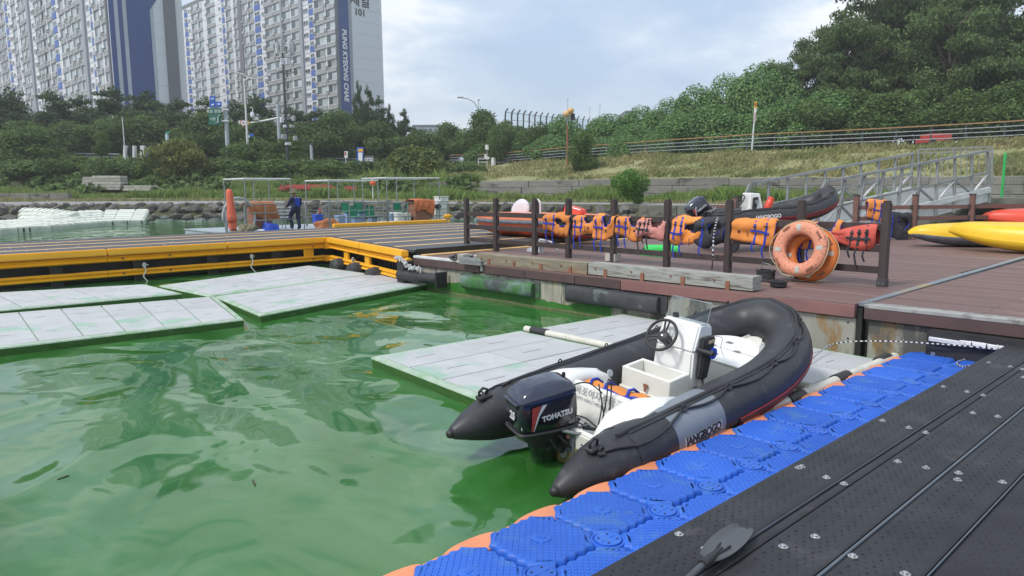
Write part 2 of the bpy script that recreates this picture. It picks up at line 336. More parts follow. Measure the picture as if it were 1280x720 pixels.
def text(name, s, size, pos, xdir, ydir, m_, parent, **k):
    me = text_mesh(name, s, size, **k); me.materials.clear(); me.materials.append(M[m_])
    o = link(name, me, parent); x = Vector(xdir).normalized(); z = x.cross(Vector(ydir)).normalized(); y = z.cross(x)
    p = Vector(pos) - (Vector(parent.location) if parent is not None and not parent.get('_local') else Vector((0,0,0)))
    o.matrix_local = Matrix(((x.x,y.x,z.x,p.x),(x.y,y.y,z.y,p.y),(x.z,y.z,z.z,p.z),(0,0,0,1))); return o
ORD = ['first','second','third','fourth','fifth','sixth','seventh','eighth','ninth','tenth','eleventh','twelfth','thirteenth','fourteenth','fifteenth','sixteenth','seventeenth','eighteenth','nineteenth','twentieth']
def smooth_path(ps, n=8):
    ps = [Vector(p) for p in ps]; out = []
    for i in range(len(ps)-1):
        p0,p1,p2,p3 = ps[max(0,i-1)],ps[i],ps[i+1],ps[min(len(ps)-1,i+2)]
        for k in range(n):
            t_ = k/n; out.append(.5*((2*p1)+(p2-p0)*t_+(2*p0-5*p1+4*p2-p3)*t_*t_+(3*p1-p0-3*p2+p3)*t_**3))
    return out+[ps[-1]]
# ================================================================== TERRAIN: rows (v, distance) given at columns u
def keyf(keys):
    us = [k[0] for k in keys]; 
    def f(u, i): return float(np.interp(u, us, [k[i] for k in keys]))
    return f
UC = [-900,-500,-250,0,110,220,330,440,520,600,715,830,930,1040,1140,1240,1360,1600,2100]
#        u    : shoreline Y | (edge v,Y) | (road far v,Y) | (foot v,Y) | (top v,Y) | (crest v,Y)
PK = [(-900, 46, 1.10,47.5, 1.35,58, 1.9,66, 3.6,74, 6.0,86),
      (0,    50, 1.15,51.5, 1.40,60, 1.9,66, 3.8,72, 5.9,84),
      (300,  50, 1.15,51.5, 1.35,58, 1.7,64, 3.0,72, 5.5,88),
      (480,  50, 1.12,51.5, 1.25,57, 1.5,63, 2.6,70, 5.1,92),
      (600,  49, 1.05,50.5, 1.10,56, 1.2,61.5, 2.72,62.0, 5.0,88),
      (715,  45, 1.05,46.5, 1.10,51.5, 1.2,57, 2.72,57.5, 5.0,73),
      (830,  40, 1.05,41.5, 1.10,46, 1.2,51, 2.72,51.5, 4.85,62),
      (930,  35, 1.10,35.6, 1.10,40, 1.2,46, 2.6,46.5, 4.8,56),
      (1240, 24, 1.42,24.3, 1.42,29, 1.42,36, 2.45,36.4, 4.75,46),
      (1600, 17, 1.42,17.3, 1.42,20, 1.42,25, 2.45,25.4, 4.7,33),
      (2100, 12, 1.42,12.3, 1.42,14, 1.42,18, 2.45,18.4, 4.7,24)]
kf = keyf(PK)
def colpt(u, z, Y, dz=0): return C2W((u-640)/FPX*Y*1.008, Y, z+dz)
def TP(u, row, t=0, dz=0):
    """row 0 shore,1 edge,2 road far,3 foot,4 top,5 crest ; t towards the next row"""
    def zy(r): return (0.0, kf(u,1)) if r == 0 else (kf(u, 2*r), kf(u, 2*r+1))
    z0, y0 = zy(row)
    if row < 5 and t: z1, y1 = zy(row+1); z0 += (z1-z0)*t; y0 += (y1-y0)*t
    return colpt(u, z0, y0, dz)
def strip(name, m_, r0, u0, u1, n, k, amp=0.0, smooth=True, t0=0, t1=1):
    g_ = []
    for i in range(n+1):
        u = u0+(u1-u0)*i/n; rowp = []
        for j in range(k+1):
            p = TP(u, r0, t0+(t1-t0)*j/k); 
            if amp and 0 < j < k: p.z += mnoise.noise(p*.45)*amp+mnoise.noise(p*1.7)*amp*.4
            rowp.append(p)
        g_.append(rowp)
    return struct(MB().grid(g_).build(name, m_, smooth=smooth))
strip('promenade_road', 'asphalt', 1, -900, 2100, 90, 2)
strip('verge', 'verge_ground', 2, -900, 2100, 120, 6, .12)
strip('bank_foot', 'bank_ground', 3, -900, 585, 60, 6, .4)
strip('bank', 'bank_ground', 4, -900, 520, 60, 6, .5)
strip('slope', 'dirt_grass', 4, 520, 2100, 130, 14, .22)
# steep backing of shoreline (rocks sit on it) and of the wall
g_ = []
for i in range(91):
    u = -900+3000*i/90; e = TP(u,1); s_ = TP(u,0); g_.append([s_+Vector((0,0,-1.5))-FWD*1.2, s_+Vector((0,0,-.1)), e])
struct(MB().grid(g_).build('shore_slope', 'bank_ground', smooth=True))
g_ = []
for i in range(60):
    u = 585+1515*i/59; g_.append([TP(u,3,0,-.3)+FWD*.1, TP(u,4,0,-.02)])
struct(MB().grid(g_).build('slope_foot', 'bank_ground'))
# upper ground: road behind the crest, then land to the horizon
g_ = []
for i in range(41):
    u = -900+3000*i/40; c_ = TP(u,5); d_ = (c_-CAMP); d_.z = 0; d_.normalize()
    g_.append([c_, c_+d_*9+UP*.05, c_+d_*60, c_+d_*620])
up = MB().grid(g_).build('upper_ground', 'bank_ground', smooth=False); struct(up)
g_ = []
for i in range(61):
    u = -900+3000*i/60; c_ = TP(u,5); d_ = (c_-CAMP); d_.z = 0; d_.normalize(); g_.append([c_+d_*.6+UP*.02, c_+d_*8+UP*.07])
struct(MB().grid(g_).build('upper_road', 'asphalt'))
# water
wb = MB(); S = 12
wb.add([(-40,-40,0),(120,-40,0),(120,120,0),(-40,120,0)], [(0,1,2,3)]); w_ = wb.build('water', 'water'); struct(w_)
wb = MB(); wb.add([(-60,-60,-2.2),(140,-60,-2.2),(140,140,-2.2),(-60,140,-2.2)], [(0,1,2,3)]); struct(wb.build('water_bed', 'algae_wall'))
# ------------------------------------------------------------------ rocks of the revetment
def rock_mesh(seed, m_='rock'):
    bm = bmesh.new(); bmesh.ops.create_icosphere(bm, subdivisions=2, radius=1); r_ = random.Random(seed)
    pl = [(Vector((r_.gauss(0,1),r_.gauss(0,1),r_.gauss(0,1))).normalized(), r_.uniform(.5,.85)) for _ in range(9)]
    for v in bm.verts:
        for n_, d_ in pl:
            k = v.co.dot(n_)-d_
            if k > 0: v.co -= n_*k
        v.co += v.co*mnoise.noise(v.co*2.2+Vector((seed,0,0)))*.18
    me = bpy.data.meshes.new('rock'); bm.to_mesh(me); bm.free(); me.materials.append(M[m_]); me.polygons.foreach_set('use_smooth',[True]*len(me.polygons)); me.set_sharp_from_angle(angle=R(24)); return me
rocks = [rock_mesh(i) for i in range(6)]; wets = [rock_mesh(i+20,'rock_wet') for i in range(4)]
rev = thing('rock_revetment', TP(400,0), 'sloping bank of piled grey boulders along the far waterline below the promenade', 'rock bank')
us = []; u = -260.0
rr = random.Random(3)
cnt = 0
for row, (tt, sz) in enumerate(((-.25,.42),(.25,.46),(.72,.44),(1.05,.32))):
    u = -120.0
    while u < 812 and cnt < 296:
        s_ = sz*rr.uniform(.7,1.35); a = TP(u,0); b_ = TP(u,1); p = a.lerp(b_, tt); p.z = max(-.15, p.z+rr.uniform(-.08,.12)-(.22 if row == 3 else .1))
        if not (-60 < u < 20 and row < 2 and False):
            o = link('rock', (wets if (row == 0 or p.z < .12) else rocks)[rr.randrange(4)], rev); o.location = p-rev.location
            o.rotation_euler = (rr.uniform(-.4,.4), rr.uniform(-.4,.4), rr.uniform(0,6)); o.scale = (s_*rr.uniform(.9,1.5), s_*rr.uniform(.9,1.3), s_*rr.uniform(.6,.95)); cnt += 1
        u += s_*1.75*FPX/50*rr.uniform(.75,1.1)
# sea wall on the right under the promenade edge
sw = MB(); 
sw_ = thing('sea_wall', TP(1000,0), 'weathered concrete sea wall beneath the promenade behind the brown deck', 'wall')
for i in range(30):
    u0, u1 = 800+i*45, 800+(i+1)*45-1.2
    a, b_, c_, d_ = TP(u0,0), TP(u1,0), TP(u1,1), TP(u0,1); MBx = MB(); th = FWD*.7
    ztop = .02
    MBx.hexa([a-UP*.6, b_-UP*.6, b_-UP*.6+th, a-UP*.6+th, Vector((a.x,a.y,d_.z+ztop)), Vector((b_.x,b_.y,c_.z+ztop)), Vector((b_.x,b_.y,c_.z+ztop))+th, Vector((a.x,a.y,d_.z+ztop))+th]).build('concrete_panel','sea_concrete',sw_,bevel=.02)
# ------------------------------------------------------------------ retaining wall of courses of blocks
rw = thing('retaining_wall', TP(900,3), 'long low retaining wall of grey concrete courses at the foot of the dry slope', 'wall')
for c_i in range(3):
    u = 520.0 + c_i*9
    while u < 1900:
        du = 62 if u < 1300 else 140
        a, b_ = TP(u,3), TP(u+du-.7,3); za, zb = TP(u,4).z, TP(u+du,4).z; zb0, zt0 = 1.1, za+.03
        h_ = (zt0-zb0)/3; z0 = zb0+h_*c_i; back = FWD*(.16*c_i)
        MB().hexa([a+back+UP*(z0-a.z), b_+back+UP*(z0-b_.z), b_+FWD*.9+UP*(z0-b_.z), a+FWD*.9+UP*(z0-a.z), a+back+UP*(z0+h_-.015-a.z), b_+back+UP*(z0+h_-.015-b_.z), b_+FWD*.9+UP*(z0+h_-.015-b_.z), a+FWD*.9+UP*(z0+h_-.015-a.z)]).build('concrete_block','wall_block',rw,bevel=.03)
        u += du
# low kerb wall at the far left road
kb = thing('low_kerb_wall', TP(0,2,.3), 'low dark stone kerb behind the road at the far left', 'wall')
for i in range(9):
    a, b_ = TP(-120+i*24,2,.15), TP(-120+(i+1)*24-.6,2,.15); MB().hexa([a,b_,b_+FWD*.5,a+FWD*.5,a+UP*.55,b_+UP*.55,b_+FWD*.5+UP*.55,a+FWD*.5+UP*.55]).build('kerb_stone','wall_block',kb,bevel=.02)
# slope stones
for k, (u,v,Y,s_,lb) in enumerate([(874,208,56,.55,'pale flat boulder lying on the dry slope left of the signal pole'),(908,207,55,.5,'pale boulder lying on the dry slope just right of its twin'),(728,221,62,.4,'grey stone at the base of the thin slope tree'),(655,221,70,.35,'small pale stones at the foot of the slope near the tall lamp post'),(682,221,69,.32,'lone pale stone on the slope foot left of the tall lamp post')]):
    o = link('boulder', rocks[k%4].copy(), None); o.data.materials[0] = M['pile_concrete']; o.location = WY(u,v,Y); o.scale = (s_*1.5,s_*1.2,s_*.6); tag(o, lb, 'boulder')
# ------------------------------------------------------------------ vegetation
def leafcloud(name, lobes, n, size, seed, m_, shell=.55, upbias=.25, elong=1.6, droop=0, rnd=.55, jit=.1):
    g2 = np.random.default_rng(seed); L = np.array(lobes, float); vol = (L[:,3]*L[:,4]*L[:,5])**(2/3); idx = g2.choice(len(L), n, p=vol/vol.sum())
    d = g2.normal(size=(n,3)); d /= np.linalg.norm(d,axis=1)[:,None]; r = g2.uniform(shell**3,1,n)**(1/3)*g2.uniform(1-jit,1+jit*.8,n)
    c = L[idx,:3]+d*L[idx,3:6]*r[:,None]
    nn = d*.7+g2.normal(size=(n,3))*rnd+np.array([0,0,upbias]); nn /= np.linalg.norm(nn,axis=1)[:,None]
    t = np.cross(nn, g2.normal(size=(n,3))); t[:,2] -= droop; t /= np.linalg.norm(t,axis=1)[:,None]; b = np.cross(nn,t)
    s = size*g2.uniform(.6,1.3,n)[:,None]; t = t*s*elong/2; b = b*s/2
    v = np.stack([c-t, c+b*.9-t*.1, c+t, c-b*.9-t*.1],1).reshape(-1,3)
    me = bpy.data.meshes.new(name); me.vertices.add(4*n); me.vertices.foreach_set('co', v.ravel().astype(np.float32)); me.loops.add(4*n); me.loops.foreach_set('vertex_index', np.arange(4*n,dtype=np.int32))
    me.polygons.add(n); me.polygons.foreach_set('loop_start', np.arange(0,4*n,4,dtype=np.int32)); me.polygons.foreach_set('loop_total', np.full(n,4,dtype=np.int32)); me.materials.append(M[m_]); me.update(); me.validate(); return me
def lob_round(seed, n, rad=.5, z0=.25, z1=1, lr=.2, flat=.8):
    r_ = random.Random(seed); out = []
    for _ in range(n):
        a = r_.uniform(0,2*PI); z = r_.uniform(0,1); rr_ = rad*math.sqrt(r_.random())*math.sin(PI*min(1,max(.18,z*.82+.12)))**.7; l = lr*r_.uniform(.65,1.25)
        rr_ = max(0, rr_-l*.55); out.append((rr_*math.cos(a), rr_*math.sin(a), z0+(z1-z0-l*flat*.8)*z, l, l, l*flat))
    return out
def lob_pine(seed):
    r_ = random.Random(seed); out = [(0,0,.93,.08,.08,.08)]
    for k in range(9):
        z = .18+.78*k/9; R_ = .46*(1-z)**.62+.06
        for j in range(5 if k < 6 else 3):
            a = r_.uniform(0,2*PI); l = R_*r_.uniform(.42,.62); q = R_*r_.uniform(.35,.85); out.append((q*math.cos(a), q*math.sin(a), z+r_.uniform(-.03,.05), l, l, l*.38))
    return out
def lob_tall(seed):
    r_ = random.Random(seed); out = []
    for k in range(62):
        z = .16+.80*r_.random(); R_ = .5*math.sin(PI*min(1,(z*.75+.12)))**.6; a = r_.uniform(0,2*PI); q = R_*r_.uniform(.15,1)**.6; l = r_.uniform(.06,.13)
        out.append((q*math.cos(a), q*math.sin(a), z, l*1.25, l*1.25, l*.55))
    return out
def lob_vine(seed):
    r_ = random.Random(seed); out = [(0,0,.52,.36,.36,.46)]
    for k in range(17):
        a = r_.uniform(0,2*PI); q = r_.uniform(.1,.36); z = r_.uniform(.15,.8)*(1-q*.5); l = r_.uniform(.13,.23); out.append((q*math.cos(a), q*math.sin(a), z, l, l, l*.95))
    return out
def lob_column(seed):
    r_ = random.Random(seed); return [(r_.uniform(-.2,.2)*(1.1-k/16), r_.uniform(-.2,.2)*(1.1-k/16), .1+.88*k/15, .34*(1.12-k/15)+.06, .34*(1.12-k/15)+.06, .07) for k in range(16)]
def lob_bush(seed):
    r_ = random.Random(seed); return [((r_.random()-.5)*.75, (r_.random()-.5)*.75, r_.uniform(.12,.72), r_.uniform(.14,.26), r_.uniform(.14,.26), r_.uniform(.16,.28)) for _ in range(14)]
TR_ = {}
def trunk_mesh(seed, kind):
    r_ = random.Random(seed); b = MB(); h = {'pine':.9,'tall':.9,'round':.7,'vine':.6,'column':.8}[kind]
    rr_ = .022 if kind != 'round' else .028
    pts = [(r_.uniform(-.01,.01)*k, r_.uniform(-.01,.01)*k, -.06+(h+.06)*k/5) for k in range(6)]; b.tube(pts, [rr_*(1.25-k/5*.95) for k in range(6)], 7)
    for k in range(9 if kind == 'tall' else 6):
        z = h*r_.uniform(.3,.9); a = r_.uniform(0,2*PI); q = r_.uniform(.2,.4)*(1-.4*z); b.tube([(0,0,z),(q*.5*math.cos(a),q*.5*math.sin(a),z+.06),(q*math.cos(a),q*math.sin(a),z+.15)], [rr_*.5,rr_*.36,rr_*.12], 5)
    return b.mesh('trunk','bark',smooth='all')
def proto(kind, key, mt, n, size, k, **kw):
    fn = {'pine':lob_pine,'tall':lob_tall,'vine':lob_vine,'column':lob_column,'bush':lob_bush,'round':lambda s: lob_round(s, 26)}[kind]
    for i in range(k):
        TR_[(key,i)] = (leafcloud('crown', fn(i*7+hash(kind)%5*0+len(key)), n, size, i+11, mt, **kw), trunk_mesh(i, kind) if kind != 'bush' else None)
    TR_[key] = k
proto('pine','pine','leaf_pine',13000,.022,4,elong=2.4,jit=.3)
proto('round','dark','leaf_dark',12000,.026,4,jit=.22)
proto('round','mid','leaf_mid',11000,.027,3,jit=.22)
proto('round','olive','leaf_olive',9000,.034,2,droop=1.2,elong=2.6)
proto('tall','tall','leaf_tall',24000,.0165,4,shell=.2,jit=.3)
proto('vine','vine','leaf_vine',26000,.029,4,shell=.72,upbias=.5,elong=1.15,rnd=.33,jit=.03)
proto('column','column','leaf_dark',4500,.05,3,elong=1.6)
proto('bush','bush','leaf_mid',8000,.038,3)
proto('bush','dbush','leaf_dark',8000,.038,3)
proto('bush','ybush','leaf_yellow',8000,.045,2)
proto('bush','bright','leaf_bright',9000,.032,1,elong=2.6,upbias=-.2)
tree_n = 0
def tree(kind, u, vb, vt, wpx, Y, label, name=None, cat='tree', group=None, sink=0):
    global tree_n
    base = WY(u, vb, Y); h = (vb-vt)*Y/FPX; w = wpx*Y/FPX; k = tree_n % TR_[kind]; tree_n += 1; me, tr = TR_[(kind,k)]
    if tr is None:
        o = link(name or 'shrub', me); tag(o, label, cat, group)
    else:
        o = thing(name or 'tree', base, label, cat, group); link('crown', me, o); link('trunk', tr, o)
    o.location = base-UP*sink; o.rotation_euler = (0,0,tree_n*2.39); o.scale = (w, w, h); return o
# dark pines in front of and between the towers
PN = [(-70,176,130,95,98),(-8,172,116,80,95),(20,186,108,70,98),(70,184,112,78,96),(108,190,118,70,99),(150,188,108,86,96),(190,186,112,84,100),(228,188,122,76,97),(262,186,120,66,102),(296,185,124,70,99),(322,186,116,70,96),(366,188,132,70,97),(402,190,134,72,95),(440,192,140,66,97),(478,190,140,60,99),(-130,186,112,90,98)]
FR = ['left edge of the photo','left tower base','left tower base']
for i, (u,vb,vt,w,Y) in enumerate(sorted(PN)):
    tree('pine', u, vb+14, vt, w*1.25, Y, f'dark green pine, {ORD[i]} from the left in the row in front of the apartment towers', 'pine_tree', 'pine tree', 'dark pines in front of the apartment towers', .5)
for i, (u,vb,vt,w,Y) in enumerate([(-40,205,132,90,90),(30,206,150,80,88),(92,205,150,80,88),(140,204,140,70,92),(186,204,142,66,92),(268,205,140,80,92),(330,206,148,80,92),(385,206,150,80,92),(424,205,136,60,93),(470,204,150,60,93),(528,207,160,60,92)]):
    tree('dark', u, vb+6, vt, w*1.25, Y, f'dark rounded evergreen, {ORD[i]} from the left along the far road under the towers', 'evergreen_tree', 'tree', 'dark rounded evergreens along the far road', .4)
for i, (u,vb,vt,w,Y) in enumerate([(445,196,100,20,100),(457,196,106,22,99),(471,198,118,30,98),(502,198,134,30,97),(484,198,128,20,99)]):
    tree('pine', u+5, vb+6, vt+2, w*1.15, Y, f'slender upright conifer, {ORD[i]} in the cluster right of the lettered tower', 'conifer_tree', 'tree', 'slender conifers right of the lettered tower', .3)
for (u,vb,vt,w,Y,k,lb) in [(-20,216,160,120,84,'mid','wide green tree leaning over the bank at the left edge'),(40,224,158,100,80,'mid','green spreading tree on the bank left of the stacked concrete piles'),
    (330,215,172,70,83,'mid','bright leafy tree under the tall cell tower pole'),(365,216,170,70,83,'mid','leafy tree directly below the cell tower cabinet boxes'),(300,218,176,60,82,'mid','leafy tree on the bank at the foot of the green road sign pole'),(128,196,160,26,82,'mid','spindly young tree beside the thin grey pole on the bank')]:
    tree(k, u, vb, vt, w, Y, lb, 'leafy_tree', 'tree', None, .3)
tree('olive', 227, 234, 172, 92, 72, 'rounded olive green weeping tree right of the stacked concrete piles', 'weeping_tree', 'tree', None, .3)
# bank shrubs
k = 0
BL = [(-60,232,196,90,74),(-5,232,188,80,73),(45,232,190,80,72),(92,233,192,70,73),(135,232,190,70,73),(180,230,192,66,74),(275,228,190,80,74),(318,228,192,80,74),(362,226,190,76,75),(408,226,196,66,74),(440,222,192,60,76),(30,214,190,80,80),(110,212,190,80,80),(170,210,188,60,80),(300,212,186,70,80),(400,206,190,60,82),(460,212,194,50,80)]
for i, (u,vb,vt,w,Y) in enumerate(sorted(BL)):
    tree(['dbush','dbush','bush'][i%3], u, vb+3, vt, w*1.15, Y, f'shrub overgrown with climbing leaves, {ORD[i]} from the left on the far left bank', 'bank_shrub', 'shrub', 'overgrown shrubs on the left bank', .3)
tree('bush', 505, 226, 180, 66, 76, 'round bright green bush left of the yellow tipped bush', 'round_bush', 'bush', None, .4)
tree('ybush', 538, 226, 163, 78, 76, 'big bush with yellow green tips beside the end of the retaining wall', 'yellow_tipped_bush', 'bush', None, .4)
tree('dbush', 572, 226, 192, 66, 74, 'dark bush at the left end of the dry slope', 'dark_bush', 'bush', None, .4)
tree('bright', 785, 251, 205, 42, 44, 'bright green upright bush growing by the promenade before the concrete wall', 'upright_bush', 'bush', None, .15)
for i,(u,vb,vt,w,Y) in enumerate([(560,206,152,50,98),(605,206,138,60,95),(632,212,150,52,88),(672,210,150,44,84),(648,206,156,60,92),(595,207,160,60,92)]):
    tree('dark', u, vb+3, vt, w*1.2, Y, f'dark leafy tree, {ORD[i]} of the group left of the curved noise barrier', 'leafy_tree', 'tree', 'dark leafy trees left of the noise barrier', .3)
tree('dark', 620, 212, 160, 40, 84, 'small dark tree rising in front of the slope railing', 'leafy_tree', 'tree', None, .2)
tree('mid', 730, 222, 160, 44, 62, 'thin young tree with a leaning trunk growing on the dry slope', 'slope_tree', 'tree', None, .2)
# vine covered mounds behind the railing
VN = [(600,205,176,50,90),(655,204,164,60,88),(705,203,140,60,86),(688,202,166,60,80),(760,201,140,74,82),(742,200,168,60,74),(800,199,130,60,82),(790,199,152,70,74),(835,198,120,60,78),(868,196,104,70,78),(850,196,140,80,68),(905,194,90,66,76),(890,194,128,80,68),(940,194,80,70,72),(958,192,74,74,76),(930,192,140,70,66),(985,190,120,80,66),(1030,188,110,90,66),(780,200,165,50,68),(820,198,160,50,66)]
for i, (u,vb,vt,w,Y) in enumerate(sorted(VN)):
    tree('vine', u, vb+12, vt, w*1.2, Y, f'mound of trees smothered in bright creeper, {ORD[i]} from the left behind the slope railing', 'vine_covered_tree', 'tree', 'creeper covered trees behind the railing', .2)
TL = [(985,194,78,70,76),(1022,194,50,80,76),(1052,194,30,90,76),(1085,194,-8,100,80),(1110,190,-40,150,76),(1160,190,-45,150,80),(1200,190,-10,120,72),(1245,188,-15,130,78),(1290,188,40,130,72),(1350,186,20,150,70)]
TL += [(1430,186,-10,170,70),(1135,190,-30,120,84),(1075,192,30,100,72),(1225,190,0,130,70),(1180,190,10,120,68)]
for i, (u,vb,vt,w,Y) in enumerate(TL):
    tree('tall', u, vb, vt, w*1.1, Y, f'tall dark airy broadleaf tree, {ORD[i]} from the left on the right hand height', 'tall_tree', 'tree', 'tall airy trees on the right', .2)
for i, (u,vb,vt,w,Y) in enumerate([(1010,190,120,80,64),(1060,190,110,90,66),(1110,188,116,90,62),(1160,187,104,90,64),(1210,186,108,90,60),(1262,185,100,90,60),(1320,184,96,100,60)]):
    tree('dark', u, vb+4, vt, w*1.2, Y, f'dense dark understorey tree, {ORD[i]} from the left beneath the tall trees', 'understorey_tree', 'tree', 'understorey trees beneath the tall trees', .3)
# grass: stuff
def grass(name, m_, n, fn, h0, h1, w_, seed, label, lean=.25):
    g2 = random.Random(seed); vs = []; fs = []
    for i in range(n):
        p, hk = fn(g2); h = g2.uniform(h0,h1)*hk; a = g2.uniform(0,PI); dx = Vector((math.cos(a),math.sin(a),0))*w_*g2.uniform(.6,1.4); ln = Vector((g2.gauss(0,lean),g2.gauss(0,lean),0))*h
        o = len(vs); vs += [p-dx-UP*.05, p+dx-UP*.05, p+ln*.4+dx*.6+UP*h*.6, p+ln+UP*h]; fs += [(o,o+1,o+2),(o,o+2,o+3)]
    b = MB(); b.v = vs; b.f = fs; b.mi = [0]*len(fs); o = b.build(name, m_, recalc=False); tag(o, label, 'grass', kind='stuff'); return o
def fG(u0,u1,r,t0,t1,patch=1):
    def f(g2):
        while True:
            u = g2.uniform(u0,u1); t = g2.uniform(t0,t1); p = TP(u, r, t); q = mnoise.noise(p*.25)+.5*mnoise.noise(p*.9)
            if q > g2.uniform(-.9,.3)*patch-.1: return p, max(.35,min(1.6,.9+q))
    return f
grass('verge_grass','grass_tall',26000,fG(280,1150,2,.35,1),.3,.8,.04,1,'tall green grass growing along the foot of the retaining wall')
grass('weed_grass','grass_tall',14000,fG(-150,420,2,.35,1),.25,.7,.045,2,'weedy green grass strip beside the road at the left')
grass('bank_grass','grass_tall',22000,fG(300,600,3,0,1),.35,.9,.05,3,'tall rank grass covering the bank behind the work boats')
grass('upper_bank_grass','grass_tall',14000,fG(-150,560,4,0,1),.4,1.1,.05,5,'rough grass on top of the left bank')
grass('dry_grass','grass_dry',30000,fG(520,1400,4,.02,1,.6),.12,.42,.05,4,'short dry mown grass covering the slope below the railing',.5)
grass('road_edge_grass','grass_dry',5000,fG(-150,1000,1,.75,1),.1,.3,.04,6,'sparse grass creeping over the road edge')
# climbing leaves carpeting the bank
lob = []
for i in range(130):
    u = rr.uniform(-200,590); p = TP(u, 3, rr.uniform(0,1)) if i%2 else TP(u,4,rr.uniform(0,1)); lob.append((p.x,p.y,p.z,1.6,1.6,rr.uniform(.5,1.1)))
o = link('bank_creeper', leafcloud('bank_creeper', lob, 38000, .42, 5, 'leaf_dark', shell=.3, upbias=.5)); tag(o, 'carpet of dark climbing leaves spread over the left bank', 'creeper', kind='stuff')
# ================================================================== railing along the crest
rl = thing('slope_railing', TP(900,5), 'long dark post and rail fence with brown top rail along the crest of the slope', 'fence')
us = [566,583,600,618,637,656,672,692,713,734,758,782,806,833,861,894,927,960,994,1029,1066,1107,1149,1191,1238,1290,1345,1405]
pp = [TP(u,5)+UP*.02-FWD*.2 for u in us]
pm = MB().box(-.045,.045,-.045,.045,0,1.22).mesh('post','fence_dark')
for p in pp: o = link('post', pm, rl); o.location = p-rl.location
for a, b_ in zip(pp, pp[1:]):
    for h_, m_, t_ in ((1.2,'fence_wood',.07),(.9,'fence_rail',.05),(.62,'fence_rail',.05),(.34,'fence_rail',.05)):
        MB().bar(a+UP*h_-FWD*.07, b_+UP*h_-FWD*.07, .05, t_).build('rail', m_, rl)
# railing pieces left side (behind bush) along far road
rl2 = thing('road_guardrail', TP(400,5), 'pale metal guardrail along the far road behind the left bank', 'guardrail')
pp = [TP(u,5)+UP*.05+FWD*.3 for u in (-120,-80,-40,0,40,80,120,160,350,372,394,416,438,460,482,504,526,548)]
for p in pp: MB().box(p.x-.05,p.x+.05,p.y-.05,p.y+.05,p.z,p.z+.9).build('post','fence_rail',rl2)
for a, b_ in list(zip(pp, pp[1:])):
    if (b_-a).length < 12:
        for h_ in (.8,.45): MB().bar(a+UP*h_-FWD*.08, b_+UP*h_-FWD*.08, .04, .14).build('rail','galv_white' if a.x < 0 else 'fence_rail',rl2)
# ================================================================== apartment towers
FAC = (RGT*.717-FWD*.697).normalized(); GAB = (RGT*.697+FWD*.717).normalized()
def fx(u, v, C, D):      # distance along vertical plane through C with direction D
    p = hit(u, v, C, Vector((-D.y, D.x, 0))); return (p-C).dot(D)
FH = 2.8
def win_mesh(w, h, big):
    b = MB(); f_ = .08; y0 = 0
    # local: x along facade, y outward(-)... z up ; origin bottom-left of opening
    b.m(0)
    for (x0,x1,z0,z1) in ((0,w,h-f_,h),(0,w,0,f_),(0,f_,f_,h-f_),(w-f_,w,f_,h-f_),(w/2-.04,w/2+.04,f_,h-f_)): b.box(x0,x1,-.10,.06,z0,z1)
    b.m(1).box(f_,w/2-.04,-.03,.02,f_,h-f_); b.m(2 if big else 1).box(w/2+.04,w-f_,-.05,.0,f_,h-f_)
    if big:
        b.m(3).box(-.05,w+.05,-.28,.0,-.95,-.88); b.m(3).box(-.05,w+.05,-.16,-.0,-.88,-.04)
        b.m(0).box(-.05,w+.05,-.36,-.32,.05,.10)
        for k in range(6): x = -.03+(w+.02)*k/5; b.m(0).box(x,x+.04,-.36,-.32,-.9,.05)
    return b
